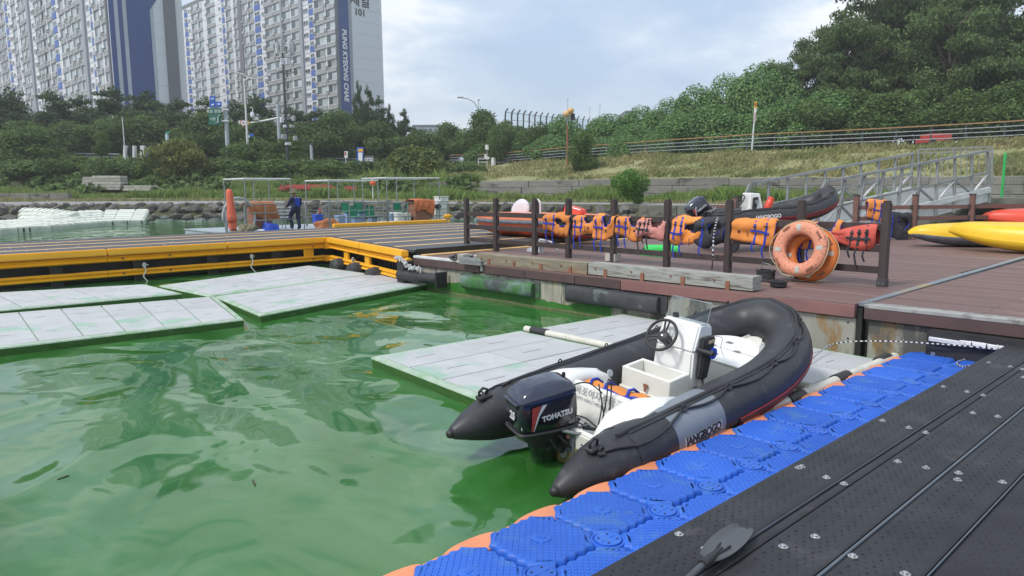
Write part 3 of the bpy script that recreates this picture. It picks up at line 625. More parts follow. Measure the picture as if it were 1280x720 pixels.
def tower(name, C, L, Wd, H0, H1, label, cols, vis_from):
    """C near corner (facade/gable), facade runs from C along -FAC, gable along GAB"""
    t = thing(name, Vector((C.x,C.y,H0)), label, 'apartment block'); A = -FAC
    out = -GAB                                        # outward normal of the facade
    def Q(a, b, z, o=0): p = C+A*a+GAB*b+out*o; return Vector((p.x,p.y,z))
    def slab(nm, m_, a0, a1, z0, z1, o0, o1, kids=t):   # box on the facade
        return MB().hexa([Q(a0,0,z0,o1),Q(a1,0,z0,o1),Q(a1,0,z0,o0),Q(a0,0,z0,o0),Q(a0,0,z1,o1),Q(a1,0,z1,o1),Q(a1,0,z1,o0),Q(a0,0,z1,o0)]).build(nm,m_,kids)
    def gslab(nm, m_, b0, b1, z0, z1, o1):              # on the gable
        g0 = lambda b,z,o: Vector((*(C+GAB*b+FAC*o).xy, z))
        return MB().hexa([g0(b0,z0,o1),g0(b1,z0,o1),g0(b1,z0,-.1),g0(b0,z0,-.1),g0(b0,z1,o1),g0(b1,z1,o1),g0(b1,z1,-.1),g0(b0,z1,-.1)]).build(nm,m_,t)
    MB().hexa([Q(0,0,H0),Q(L,0,H0),Q(L,Wd,H0),Q(0,Wd,H0),Q(0,0,H1),Q(L,0,H1),Q(L,Wd,H1),Q(0,Wd,H1)]).build('wall','apt_wall',t)
    slab('roof_parapet','apt_grey',-.2,L,H1,H1+.9,-.4,.12)
    nf = int((H1-H0)/FH); wm = {}; wins = []; smalls = []; acs = []
    for (kind, a0, a1) in cols:
        if kind == 'band': slab('facade_band','apt_blue',a0,a1,H0,H1,0,.12)
        elif kind == 'grey': slab('facade_pier','apt_mid',a0,a1,H0,H1,0,.45)
        elif kind == 'dark': slab('facade_pier','apt_grey',a0,a1,H0,H1,0,.3)
        elif kind in ('big','small','alt'):
            for f_ in range(nf):
                z = H1-FH*(f_+1)
                if kind == 'alt':
                    wins.append(('blue',a0,a1,z,f_)); wins.append(('small',a0+.12,a1-.12,z+.55,f_))
                else: wins.append((kind,a0,a1,z,f_))
    wins.sort(key=lambda w: w[1]+.0*w[4]); n_ = 0; rest = MB()
    X = A; rot = Matrix((( -X.x, GAB.x, 0),( -X.y, GAB.y, 0),(0,0,1)))   # local x runs back toward the near corner
    for kind, a0, a1, z, f_ in wins:
        if kind == 'blue':
            slab('blue_panel','apt_blue',a0,a1,z+.1,z+1.45,0,.1)
            continue
        w = round(a1-a0, 1); big = kind == 'big'; h = 1.75 if big else 1.0; key = (w, big)
        base = Q(a1, 0, z+(.98 if big else .95), .02)
        if n_ < 285:
            if key not in wm: wm[key] = win_mesh(w,h,big).mesh('window',['apt_frame','apt_glass','apt_curtain','apt_spandrel'])
            o = link('window', wm[key], t); mw = rot.to_4x4(); mw.translation = base-t.location; o.matrix_local = mw; n_ += 1
        else:
            b = win_mesh(w,h,big); ov = len(rest.v)
            rest.v += [tuple(base+rot@Vector(v)) for v in b.v]; rest.f += [tuple(i+ov for i in f) for f in b.f]; rest.mi += b.mi
        if big and (f_*7+int(a0*3)) % 5 in (0,2,3): acs.append((a1+.15, z+.9))
    if rest.v: tag(rest.build('far_windows',['apt_frame','apt_glass','apt_curtain','apt_spandrel'],t), kind='stuff')
    am = MB().box(0,.85,-.42,-.05,0,.62).lathe([(.24,-.44),(.24,-.42)],(.36,0,.31),10,'y').mesh('air_conditioner','ac_white')
    acs.sort()
    for i, (a_, z) in enumerate(acs[:280]):
        o = link('air_conditioner', am, t); mw = rot.to_4x4(); mw.translation = Q(a_+.2,0,z,.05)-t.location; o.matrix_local = mw
    # floor lines
    for f_ in range(nf): slab('floor_line','apt_soft',0,L,H1-FH*(f_+1)-.06,H1-FH*(f_+1)+.06,0,.035)
    return t, Q, slab, gslab
# second (lettered) tower
C2_ = C2W(-39.9,171,0); H1b = EYE+55.5; y60 = 60
cols = []
def addc(lst, kind, C, sgn=1):
    for (u0,u1) in lst:
        a1 = -fx(u0, y60, C, FAC); a0 = -fx(u1, y60, C, FAC); cols.append((kind, max(.0,a0), a1))
addc([(409,420),(395,407),(366,376),(356,364),(344,353),(333,343),(313,319),(306,311),(295,300),(285,291),(261,271),(250,255),(242,248),(227,230.5),(221,224.5)],'big',C2_)
addc([(381,387),(329.5,332.5),(276,278.5),(238,240)],'small',C2_)
addc([(388,393.5),(320.5,327.5),(280,283),(233,237)],'alt',C2_)
addc([(377,380.5),(353.6,355.6)],'grey',C2_); addc([(300.5,305)],'dark',C2_)
t2,Q2,sl2,gs2 = tower('apartment_tower', C2_, 101, 13, 3, H1b, 'pale high rise apartment block with navy corner band lettered in white', cols, 0)
WG = 13.0
gb = lambda u, v=60, C=C2_: fx(u, v, C, GAB)
gs2('gable_panel','apt_grey',0,gb(424.0),3,H1b,.10); W13 = gb(475.8); gs2('navy_panel','apt_navy',gb(424.0)+.01,gb(436.5),3,H1b+.8,.16); gs2('gable_edge','apt_mid',gb(436.5)+.01,gb(440.5),3,H1b,.10)
k_ = 0
z = 3.0
while z < H1b:
    gs2('gable_panel','apt_gable',gb(440.5)+.01,W13,z,min(z+2.72,H1b+1.0),.12); z += 2.75
def gable_text(t, C, s, size, b, z, vertical, m_='white_print', o=.2, bold=.02, shear=0, space=1):
    p = C+GAB*b+FAC*o; p = Vector((p.x,p.y,z))
    if vertical: text('lettering', s, size, p, -UP, GAB, m_, t, extrude=.02, bold=bold, shear=shear, space=space)
    else: text('lettering', s, size, p, GAB, UP, m_, t, extrude=.02, bold=bold)
pv = lambda v, u, C: hit(u, v, C, Vector((-GAB.y,GAB.x,0))).z
bm_ = (gb(424)+gb(436.5))/2
zt, zb_ = pv(35,430,C2_), pv(128,432,C2_)
gable_text(t2, C2_, 'PUNG KYEONG CHAE', 1.62, bm_, (zt+zb_)/2, True, o=.2, bold=.05, shear=.15, space=1.0)
gable_text(t2, C2_, '101', 2.1, gb(449.5,16), pv(16,449.5,C2_), False, 'dark_print', .2, .05)
gable_text(t2, C2_, '제일', 3.0, gb(449.5,3), pv(2,449.5,C2_), False, 'dark_print', .2, .05)
# stair head boxes on the roof
for (u, lb) in ((262,''),):
    a_ = -fx(u, 25, C2_, FAC)
    MB().hexa([Q2(a_-4,1,H1b),Q2(a_+4,1,H1b),Q2(a_+4,7,H1b),Q2(a_-4,7,H1b),Q2(a_-4,1,H1b+5),Q2(a_+4,1,H1b+5),Q2(a_+4,7,H1b+5),Q2(a_-4,7,H1b+5)]).build('roof_house','apt_soft',t2)
    MB().hexa([Q2(a_-4.3,.7,H1b+5),Q2(a_+4.3,.7,H1b+5),Q2(a_+4.3,7.3,H1b+5),Q2(a_-4.3,7.3,H1b+5),Q2(a_-4.3,.7,H1b+5.4),Q2(a_+4.3,.7,H1b+5.4),Q2(a_+4.3,7.3,H1b+5.4),Q2(a_-4.3,7.3,H1b+5.4)]).build('roof_cap','apt_mid',t2)
# first tower
C1_ = C2W(-69.7,131,0); H1a = EYE+49+.5; cols = []
addc([(130.5,136),(121,127.5),(100,106.5),(93,98.5),(86,91),(78,83.5),(63,68.5),(57,60.5),(52,56),(47,51),(32.5,36.5),(27.5,31),(19,23.5),(5,9),(0,4),(-6,-2),(-14,-10)],'big',C1_)
addc([(112,115),(43,45.5),(14.5,16.5)],'small',C1_); addc([(116.5,118.3),(69.5,74),(10.5,13.5)],'alt',C1_)
addc([(107,110.5),(39,41.5)],'grey',C1_); addc([(136.6,138.3),(57,58.0)],'dark',C1_)
t1,Q1,sl1,gs1 = tower('apartment_tower', C1_, 98, 12.4, 3, H1a, 'grey high rise apartment block with wide navy striped end wall at upper left', cols, 0)
g1 = lambda u: fx(u, 60, C1_, GAB)
for m_, a, b_ in (('apt_navy',139.2,145.5),('apt_soft',145.5,150.5),('apt_navy',150.5,156),('apt_soft',156,161),('apt_navy',161,190),('apt_soft',190,194),('apt_gable',194,207),('apt_grey',207,221)):
    z0 = 3.0
    gs1('gable_panel', m_, g1(a)+.012, g1(b_)-.012, 3, H1a+1, .2 if m_ != 'apt_grey' else .6)
for i in range(17): gs1('panel_joint','apt_soft', g1(194), g1(206.8), 5+i*2.75, 5.05+i*2.75, .22)
# diagonal navy corner at the top of the pale stripe
zA, zB = pv(14,190,C1_), pv(0,197,C1_)
P_ = lambda b, z, o: Vector((*(C1_+GAB*b+FAC*o).xy, z))
b0, b1_, b2 = g1(190)-.1, g1(194), g1(199.5)
MB().add([P_(b0,zA,.3),P_(b2,zB,.3),P_(b2,H1a+1,.3),P_(b0,H1a+1,.3),P_(b0,zA,.1),P_(b2,zB,.1),P_(b2,H1a+1,.1),P_(b0,H1a+1,.1)],[(0,1,2,3),(7,6,5,4),(0,4,5,1),(1,5,6,2),(2,6,7,3),(3,7,4,0)]).build('diagonal_panel','apt_navy',t1)
# distant blue glass building at the far left
p = WY(1,243,260); gl = thing('glass_building', Vector((p.x,p.y,3)), 'sliver of a distant blue glass tower at the far left edge', 'building')
X_ = FAC; 
for i in range(12):
    for j in range(4):
        a = p-X_*(0+j*3.2)-FWD*0; z0 = 4+i*3.8+(0 if j else 0)
        if z0 > 50: continue
        MB().hexa([Vector((*(a-X_*3.1).xy,z0)),Vector((*a.xy,z0)),Vector((*(a+GAB*8).xy,z0)),Vector((*(a-X_*3.1+GAB*8).xy,z0)),Vector((*(a-X_*3.1).xy,z0+3.7)),Vector((*a.xy,z0+3.7)),Vector((*(a+GAB*8).xy,z0+3.7)),Vector((*(a-X_*3.1+GAB*8).xy,z0+3.7))]).build('glass_panel','apt_soft' if (i*j)%3==5 else 'apt_blue',gl)
# small distant buildings
for (u0,u1,vt,vb,Y,lb,m_) in ((517,548,158,175,300,'low pale distant building seen above the trees right of the conifers','apt_soft'),(548,572,161,175,300,'flat roofed grey distant building beside the trees','apt_mid'),(782,794,141,160,220,'far pale blue building peeping over the creeper mounds','apt_soft'),(1036,1062,0,0,0,'','')):
    if not Y: continue
    a, b_ = WY(u0,vb,Y), WY(u1,vb,Y); zt = WY(u0,vt,Y).z; t = thing('distant_building', a, lb, 'building'); D = (b_-a); D.z = 0
    MB().hexa([a-UP*10,b_-UP*10,b_+FWD*14-UP*10,a+FWD*14-UP*10,Vector((a.x,a.y,zt)),Vector((b_.x,b_.y,zt)),Vector((*(b_+FWD*14).xy,zt)),Vector((*(a+FWD*14).xy,zt))]).build('wall',m_,t)
    q = a-FWD*.3-D*.03; q2 = b_-FWD*.3+D*.03; MB().hexa([Vector((q.x,q.y,zt)),Vector((q2.x,q2.y,zt)),Vector((*(q2+FWD*15).xy,zt)),Vector((*(q+FWD*15).xy,zt)),Vector((q.x,q.y,zt+.6)),Vector((q2.x,q2.y,zt+.6)),Vector((*(q2+FWD*15).xy,zt+.6)),Vector((*(q+FWD*15).xy,zt+.6))]).build('roof','apt_grey',t)
    for k in range(5):
        w0 = a+D*(.06+.19*k)-FWD*.05; w1 = a+D*(.18+.19*k)-FWD*.05; z_ = zt-2.4
        MB().hexa([Vector((*w0.xy,z_)),Vector((*w1.xy,z_)),Vector((*(w1+FWD*.1).xy,z_)),Vector((*(w0+FWD*.1).xy,z_)),Vector((*w0.xy,z_+1.4)),Vector((*w1.xy,z_+1.4)),Vector((*(w1+FWD*.1).xy,z_+1.4)),Vector((*(w0+FWD*.1).xy,z_+1.4))]).build('window','apt_glass',t)
# ================================================================== street furniture far side
def pole(u, vb, vt, Y, r, m_, par, nm='pole', taper=.6):
    a = WY(u, vb, Y); a.z -= .5; b_ = WY(u, vt, Y); b_.x, b_.y = a.x, a.y
    MB().tube([a, a.lerp(b_,.5), b_], [r, r*(1+taper)/2, r*taper], 10).build(nm, m_, par, smooth=True); return b_
# road sign
t = thing('road_sign', WY(286,206,84), 'green overhead road sign with blue shields on a thick concrete pole', 'road sign'); Y = 84
pole(286,206,134,Y,.27,'pole_grey',t,'pole',.8)
def flat(u0,v0,u1,v1,Y,nm,m_,par,d=.08,off=0):
    a,b_,c_,d_ = WY(u0,v1,Y-off),WY(u1,v1,Y-off),WY(u1,v0,Y-off),WY(u0,v0,Y-off); f_ = FWD*d
    return MB().hexa([a,b_,b_+f_,a+f_,d_,c_,c_+f_,d_+f_]).build(nm,m_,par)
flat(261,135,276.5,156,Y,'sign_panel','sign_green',t,.08,.5)
flat(262,120,269,127.2,Y,'route_shield','sign_blue',t,.08,.5); flat(262,127.6,269.5,134,Y,'route_shield','sign_blue',t,.08,.52); flat(270,127,276.8,133.5,Y,'route_shield','sign_blue',t,.08,.5)
for v in (137,151): MB().bar(WY(270,v,Y-.35),WY(286,v,Y-.35),.16).build('bracket','galv_white',t)
pp_ = WY(269,144,Y-.56)
text('lettering','목포 문화',.42,WY(267,139.5,Y-.56),RGT,UP,'white_print',t); text('lettering','시청',.36,WY(266,149,Y-.56),RGT,UP,'white_print',t)
for a,b_ in (((272.5,146),(272.5,153)),((269.5,153),(272.8,153)),((272.5,146),(275,143))): MB().bar(WY(*a,Y-.58),WY(*b_,Y-.58),.1,.03).build('arrow_line','white_print',t)
for (u,v) in ((265.5,123.5),(265.7,131),(273.4,130.3)): MB().bar(WY(u-1.6,v,Y-.6),WY(u+1.6,v-.4,Y-.6),.03,.12).build('shield_mark','white_print',t)
# lamp post double arm
t = thing('street_lamp', WY(311,206,82), 'tall white double armed street lamp right of the green road sign', 'street lamp'); Y = 82
tp = pole(311,206,98,Y,.14,'galv_white',t)
for s_, (u1,v1,u2,v2) in ((-1,(305,93,296,91.5)),(1,(317,99,336,94))):
    MB().tube([tp-UP*.3, WY(311+s_*1,97,Y), WY(u1,v1,Y), WY(u2,v2,Y)], [.08,.07,.06,.05], 8).build('arm','galv_white',t,smooth=True)
    q = WY(u2,v2,Y); MB().hexa([q+RGT*(s_*.0-.35)-FWD*.15-UP*.06,q+RGT*.35-FWD*.15-UP*.06,q+RGT*.35+FWD*.15-UP*.06,q-RGT*.35+FWD*.15-UP*.06,q-RGT*.2-FWD*.1+UP*.1,q+RGT*.2-FWD*.1+UP*.1,q+RGT*.2+FWD*.1+UP*.1,q-RGT*.2+FWD*.1+UP*.1]).build('lamp_head','antenna_grey',t)
flat(312,167,316.5,170.5,Y,'banner','sign_blue',t,.05,.1)
flat(310.4,169,312,172,Y,'sticker','noise_glass',t,.05,.25)
# signal gantry
t = thing('signal_gantry', WY(351,208,86), 'pale blue grey signal pole with a long arm carrying a round speed sign', 'traffic pole'); Y = 86
pole(351,210,130,Y,.22,'pole_grey',t,'pole',.85); MB().tube([WY(350,147,Y),WY(330,151,Y),WY(306,154.5,Y)],[.14,.11,.08],8).build('arm','galv_white',t,smooth=True)
c_ = WY(304.6,153.8,Y-.2); MB().tube([c_,c_-FWD*.08],.38,20).build('speed_sign','red_paint',t); MB().tube([c_-FWD*.08,c_-FWD*.1],.29,20).build('sign_face','white_print',t)
text('lettering','50',.34,c_-FWD*.12,RGT,UP,'dark_print',t)
flat(307,151.5,310.5,156,Y,'signal_box','pier_yellow',t,.3,.2); flat(298,150.5,303,155,Y,'camera_box','galv_white',t,.4,.2); flat(317,146,322,150,Y,'camera_box','galv_white',t,.4,.2)
MB().tube([WY(316,149,Y),WY(316,136,Y),WY(314.5,134,Y),WY(312.5,135,Y)],.05,6).build('camera_stem','galv_white',t); MB().lathe([(.02,-.3),(.22,-.25),(.26,.05),(.16,.3),(.02,.36)],tuple(WY(315.5,143.5,Y-.2)),10).build('dome_camera','cloth_white',t,smooth=True)
# cell tower
t = thing('cell_tower', WY(360,208,80), 'dark slim telecom mast with panel antennas clustered at its top', 'cell tower'); Y = 80
pole(360,208,66,Y,.17,'fence_dark',t,'mast',.6)
for i in range(7):
    a = i*2*PI/7+.3; c_ = WY(356.5,66,Y)+Vector((math.cos(a),math.sin(a),0))*.85; zt_ = WY(356,52+3*(i%2),Y).z; zb2 = WY(356,68-2*(i%3),Y).z
    MB().box(c_.x-.14,c_.x+.14,c_.y-.1,c_.y+.1,zb2,zt_).build('antenna','galv_white' if i%2 else 'antenna_grey',t,bevel=.03)
    MB().bar(Vector((c_.x,c_.y,(zb2+zt_)/2)), Vector((*WY(356.5,66,Y).xy,(zb2+zt_)/2)),.05).build('antenna_arm','fence_dark',t)
for v in (73,90): c_ = WY(357.5,v,Y); MB().tube([c_+Vector((math.cos(k*PI/6)*.8,math.sin(k*PI/6)*.8,0)) for k in range(12)],.035,6,closed=True).build('ring_mount','fence_dark',t)
for (u,v) in ((353.5,77),(359.8,77)): c_ = WY(u,v,Y); MB().box(c_.x-.24,c_.x+.24,c_.y-.15,c_.y+.15,c_.z-.35,c_.z+.35).build('remote_unit','cloth_white',t,bevel=.04)
for (u,v,w,h) in ((352,150,.3,.6),(356,158,.35,.3),(367,148,.3,.6),(365,158,.5,.3),(355,171,.55,.5),(369,173,.4,.5),(360,180,.6,.3),(353,140,.2,.3)):
    c_ = WY(u,v,Y-.2); MB().box(c_.x-w*.5,c_.x+w*.5,c_.y-.15,c_.y+.15,c_.z-h*.5,c_.z+h*.5).build('equipment_box','antenna_grey' if u%2 else 'cloth_white',t,bevel=.05)
for v in (140,163,167): MB().bar(WY(350,v,Y-.1),WY(369,v,Y-.1),.08).build('cross_arm','fence_dark',t)
# thin poles, signs
t = thing('thin_pole', WY(157,198,80), 'thin pale pole standing on the left bank before the dark pines', 'pole'); pole(157,200,146,80,.07,'galv_white',t)
t = thing('grey_post', WY(390,206,80), 'short round grey post at the roadside right of the cell tower', 'post'); pole(390,206,181,80,.16,'pole_grey',t,'post',.95); c_ = WY(390,181.2,80); MB().lathe([(.2,0),(.2,.12),(.05,.2)],tuple(c_),10).build('cap','fence_dark',t)
t = thing('teal_post', WY(210,190,80), 'short teal post above the weeping tree', 'post'); pole(210,186,167,78,.18,'noise_glass',t,'post',.95); c_ = WY(210,167.2,78); MB().lathe([(.22,0),(.22,.1),(.05,.2)],tuple(c_),10).build('cap','green_seat',t)
t = thing('gate_posts', WY(167,198,80), 'pair of white gate piers with a dark gap on the left bank', 'gate')
for (a,b_,m_) in ((154,157.5,'galv_white'),(165.5,168,'galv_white'),(175,180,'galv_white')): flat(a,182,b_,197,80,'pier',m_,t,.5)
for u in (159,161,163): flat(u,184,u+1,194,80.3,'bar','fence_dark',t,.2)
flat(181,189.5,190,196,80,'blue_board','apt_blue',t,.1)
t = thing('bus_stop_sign', WY(450,206,80), 'blue and white upright information pylon at the far road', 'sign'); flat(446,184,454,206,80,'pylon_body','sign_blue',t,.35); flat(448,190.5,453,202,80,'pylon_face','white_print',t,.05,.06); flat(447.6,186,453.6,189.5,80,'pylon_header','pier_yellow',t,.05,.06)
t = thing('small_sign', WY(432.5,204,80), 'small white sign with red mark left of the blue pylon', 'sign'); flat(430.5,189,434.5,197,80,'sign_face','white_print',t,.12); flat(431,190,432.5,194,80,'red_mark','red_paint',t,.03,.04); pole(432.5,206,197,80,.06,'galv_white',t)
t = thing('round_mark_board', WY(460,204,79), 'grey board with white ring marks right of the blue pylon', 'sign'); flat(456,195,467,203.5,79.5,'board','apt_grey',t,.15)
for k in range(3): c_ = WY(457.8+3.2*k,199.6,79.3); MB().tube([c_+(RGT*math.cos(a*PI/6)+UP*math.sin(a*PI/6))*.14 for a in range(12)],.035,5,closed=True).build('ring_mark','white_print',t)
t = thing('white_marker', WY(610,207,84), 'white arrow shaped marker plates on posts before the slope railing', 'sign'); 
for (u0,v0,u1,v1) in ((606.5,181,611,187),(605.5,193,608,198),(607,196,611.5,199)): flat(u0,v0,u1,v1,83,'plate','white_print',t,.06)
pole(609,207,181,83.2,.05,'galv_white',t); pole(617,207,197,83.2,.3,'galv_white',t,'bollard',.9)
t = thing('low_white_rail', WY(600,206,84), 'low white hoop rail beside the white marker plates', 'rail')
for (a,b_) in ((598,609),(619,634)):
    for v in (198,202.5): MB().bar(WY(a,v,83.5),WY(b_,v+.3,83.5),.07).build('rail','galv_white',t)
    for u in (a,b_): MB().bar(WY(u,198,83.5),WY(u,206,83.5),.07).build('post','galv_white',t)
# globe lamp
t = thing('globe_lamp_post', WY(709,222,68), 'rusty brown lamp post with twin amber globes on the dry slope', 'street lamp'); Y = 68
tp = pole(709,223,156,Y,.13,'rust',t,'post',.6); MB().lathe([(.26,-.1),(.26,.25),(.14,.35)],tuple(WY(709,222.5,Y)),12).build('foot','rust',t); pole(709,157,146,Y,.07,'galvanised',t,'upper_stem',.7)
for (u,v) in ((708,142.5),(713.5,138.5)):
    c_ = WY(u,v,Y); MB().lathe([(.05,-.3),(.2,-.23),(.29,-.08),(.3,.06),(.22,.22),(.08,.3),(.01,.31)],tuple(c_),16).build('globe','globe_amber',t,smooth='all'); MB().tube([WY(709.3,150,Y),WY((709+u)/2,149,Y),c_-UP*.28],.04,6).build('arm','galvanised',t)
for k in range(4): c_ = WY(714.5+1.1*k,146,Y+.2*k); MB().box(c_.x-.04,c_.x+.04,c_.y-.04,c_.y+.04,c_.z-.3,c_.z+.3).build('speaker_bar','fence_dark',t)
# cobra lamp
t = thing('street_lamp', WY(598,160,120), 'single arm grey street lamp curving left above the dark trees', 'street lamp'); Y = 120
MB().tube([WY(600,200,Y),WY(599,150,Y),WY(597.5,136,Y),WY(593,128,Y),WY(585,123.5,Y),WY(578,122.4,Y)],[.2,.13,.1,.09,.08,.07],8).build('pole','pole_grey',t,smooth=True)
q = WY(575.5,121.9,Y); MB().hexa([q+RGT*a+FWD*b_+UP*c_ for c_ in (-.1,.12) for a,b_ in ((-.5,-.2),(.5,-.12),(.5,.12),(-.5,.2))]).build('lamp_head','antenna_grey',t,bevel=.04)
pole(598.3,150,125,121,.07,'pole_grey',t,'sensor_mast',.9); flat(597,124,600,125.5,121,'sensor','antenna_grey',t,.3)
# noise barrier
t = thing('noise_barrier', WY(690,175,110), 'row of tall curved noise barrier posts with clear panes on a viaduct behind the trees', 'noise barrier')
ups = [(631.5,137),(639.5,137.6),(647,138.5),(654.3,139.2),(661.5,140),(668.5,140.7),(675.5,141.5),(683,142),(690,143),(696,144),(703,144),(709,145),(715,145),(721.5,145.5),(728.5,146),(735,147)]
pts = [(WY(u,v+3,118+i*3), WY(u,178,118+i*3)) for i,(u,v) in enumerate(ups)]
for a, b_ in pts: MB().tube([Vector((a.x,a.y,b_.z)), a-UP*.6, a+UP*.1+RGT*.1, a+UP*.55+RGT*.45], [.14]*4, 6).build('curved_post','fence_dark',t)
for (a,a2),(b_,b2) in zip(pts, pts[1:]):
    q0,q1 = Vector((a.x,a.y,a.z-3.6)), Vector((b_.x,b_.y,b_.z-3.6)); f_ = FWD*.05
    for k in range(3):
        MB().hexa([q0+UP*(1.2*k),q1+UP*(1.2*k),q1+f_+UP*(1.2*k),q0+f_+UP*(1.2*k),q0+UP*(1.2*k+1.12),q1+UP*(1.2*k+1.12),q1+f_+UP*(1.2*k+1.12),q0+f_+UP*(1.2*k+1.12)]).build('clear_pane','clear_screen',t)
        MB().bar(q0+UP*(1.2*k+1.16),q1+UP*(1.2*k+1.16),.08).build('pane_rail','antenna_grey',t)
    MB().bar(q0-UP*.5,q1-UP*.5,.3,.9).build('yellow_beam','fence_wood' if False else 'globe_amber',t)
for (u,vt,Y,lb) in ((709.5,122,150,'hair thin antenna mast rising above the globe lamp'),(749.5,129,150,'hair thin antenna mast over the creeper mounds'),(737,133,150,'faint thin mast between the globe lamp and the mounds')):
    t = thing('antenna_mast', WY(u,180,Y), lb, 'mast'); pole(u,180,vt,Y,.06,'antenna_grey',t,'mast',.8); c_ = WY(u,vt,Y); MB().bar(c_+RGT*.3-UP*.4,c_-RGT*.3-UP*.4,.04).build('cross_bar','antenna_grey',t)
# flag/warning pole
t = thing('warning_pole', WY(940,189,58), 'leaning grey pole with a small red and white warning plate on the slope crest', 'pole'); Y = 58
MB().tube([WY(939.5,190,Y),WY(942,160,Y),WY(945,127,Y)],[.07,.06,.05],8).build('pole','galv_white',t,smooth=True)
flat(943.3,127,946,135,Y,'warning_plate','pier_yellow',t,.05,.1); flat(942.8,135.2,945.6,140,Y,'white_plate','white_print',t,.05,.1); flat(943.6,128.5,945.2,132,Y,'red_mark','red_paint',t,.03,.14); flat(942.4,140.5,945,152,Y,'text_plate','white_print',t,.05,.1)
for k in range(4): flat(943.1,141.6+2.6*k,944.5,143+2.6*k,Y,'red_character','red_paint',t,.02,.13)
# red kiosk beyond right fence
t = thing('parked_cart', WY(1176,180,52), 'red boxy cart parked behind the slope railing under the trees', 'cart'); Y = 52
flat(1166,166.5,1190,173,Y,'box_body','red_paint',t,1.6); flat(1162,172,1188,177.5,Y-.2,'lower_body','red_paint',t,1.8); flat(1208,174.5,1228,178,Y,'low_board','red_paint',t,.3)
for u in (1167,1184): c_ = WY(u,178.3,Y-.3); MB().tube([c_,c_+FWD*.2],.25,14).build('wheel','black_rubber',t)
# concrete pile stack
def stack(lb, u0, u1, rows, v0, dv, Y):
    t = thing('concrete_pile_stack', WY(u0,v0,Y), lb, 'stacked beams')
    for r_ in range(rows):
        a, b_ = WY(u0+rr.uniform(-2,1),v0-dv*r_,Y), WY(u1+rr.uniform(-1,1),v0-dv*r_,Y); MB().bar(a,b_,1.3,.24).build('concrete_beam','pile_concrete',t,bevel=.03)
        MB().bar(a-UP*.13+RGT*.5,b_-UP*.13-RGT*.5,1.1,.06).build('spacer','pile_dark',t)
stack('tall stack of pale concrete beams at the grass edge on the left',120,155.5,5,236,3.6,66); stack('shorter offset stack of concrete beams against the tall stack',108.5,121,5,236.6,3.4,67); stack('low pair of concrete beams right of the tall stack',160,193,2,237,3.4,66)
t = thing('leaning_slab', WY(195,237,66), 'single tilted grey slab sliding off the low pair of beams', 'slab'); MB().hexa([WY(193,232.5,66),WY(206,238,65.5),WY(206,238,67),WY(193,232.5,67.5),WY(193,231.5,66),WY(206,237,65.5),WY(206,237,67),WY(193,231.5,67.5)]).build('slab','pile_concrete',t)
# red pipe stacks
for lb, u0, u1, v, n_ in (('long pile of faded red steel frames lying in the grass behind the first work boat',346,420,234,4),('shorter pile of faded red frames right of the long red pile',430,446,236,3)):
    t = thing('red_frame_pile', WY(u0,v,62), lb, 'steel frames')
    for k in range(n_*2):
        s_ = rr.uniform(0,.35); MB().bar(WY(u0+(u1-u0)*s_,v+3-k*.7,62+rr.uniform(-.4,.4)),WY(u0+(u1-u0)*min(1,s_+.68),v+3-k*.7+rr.uniform(-.8,.8),62),.22,.17).build('red_bar','red_pipe',t)
    for k in range(6): u_ = u0+(u1-u0)*(k+.5)/6; MB().bar(WY(u_,v+5,62),WY(u_,v-3,62.1),.12).build('red_upright','red_pipe',t)
t = thing('orange_beacon', WY(465.5,232,60), 'orange topped marker post in the tall grass above the second boat', 'beacon'); pole(466,240,231,58,.05,'galv_white',t); c_ = WY(466,229,58); MB().lathe([(.2,-.14),(.26,0),(.2,.16),(.05,.2)],tuple(c_),10).build('beacon','rib_orange',t); MB().lathe([(.12,.2),(.1,.3)],tuple(c_),8).build('cap','cloth_white',t)
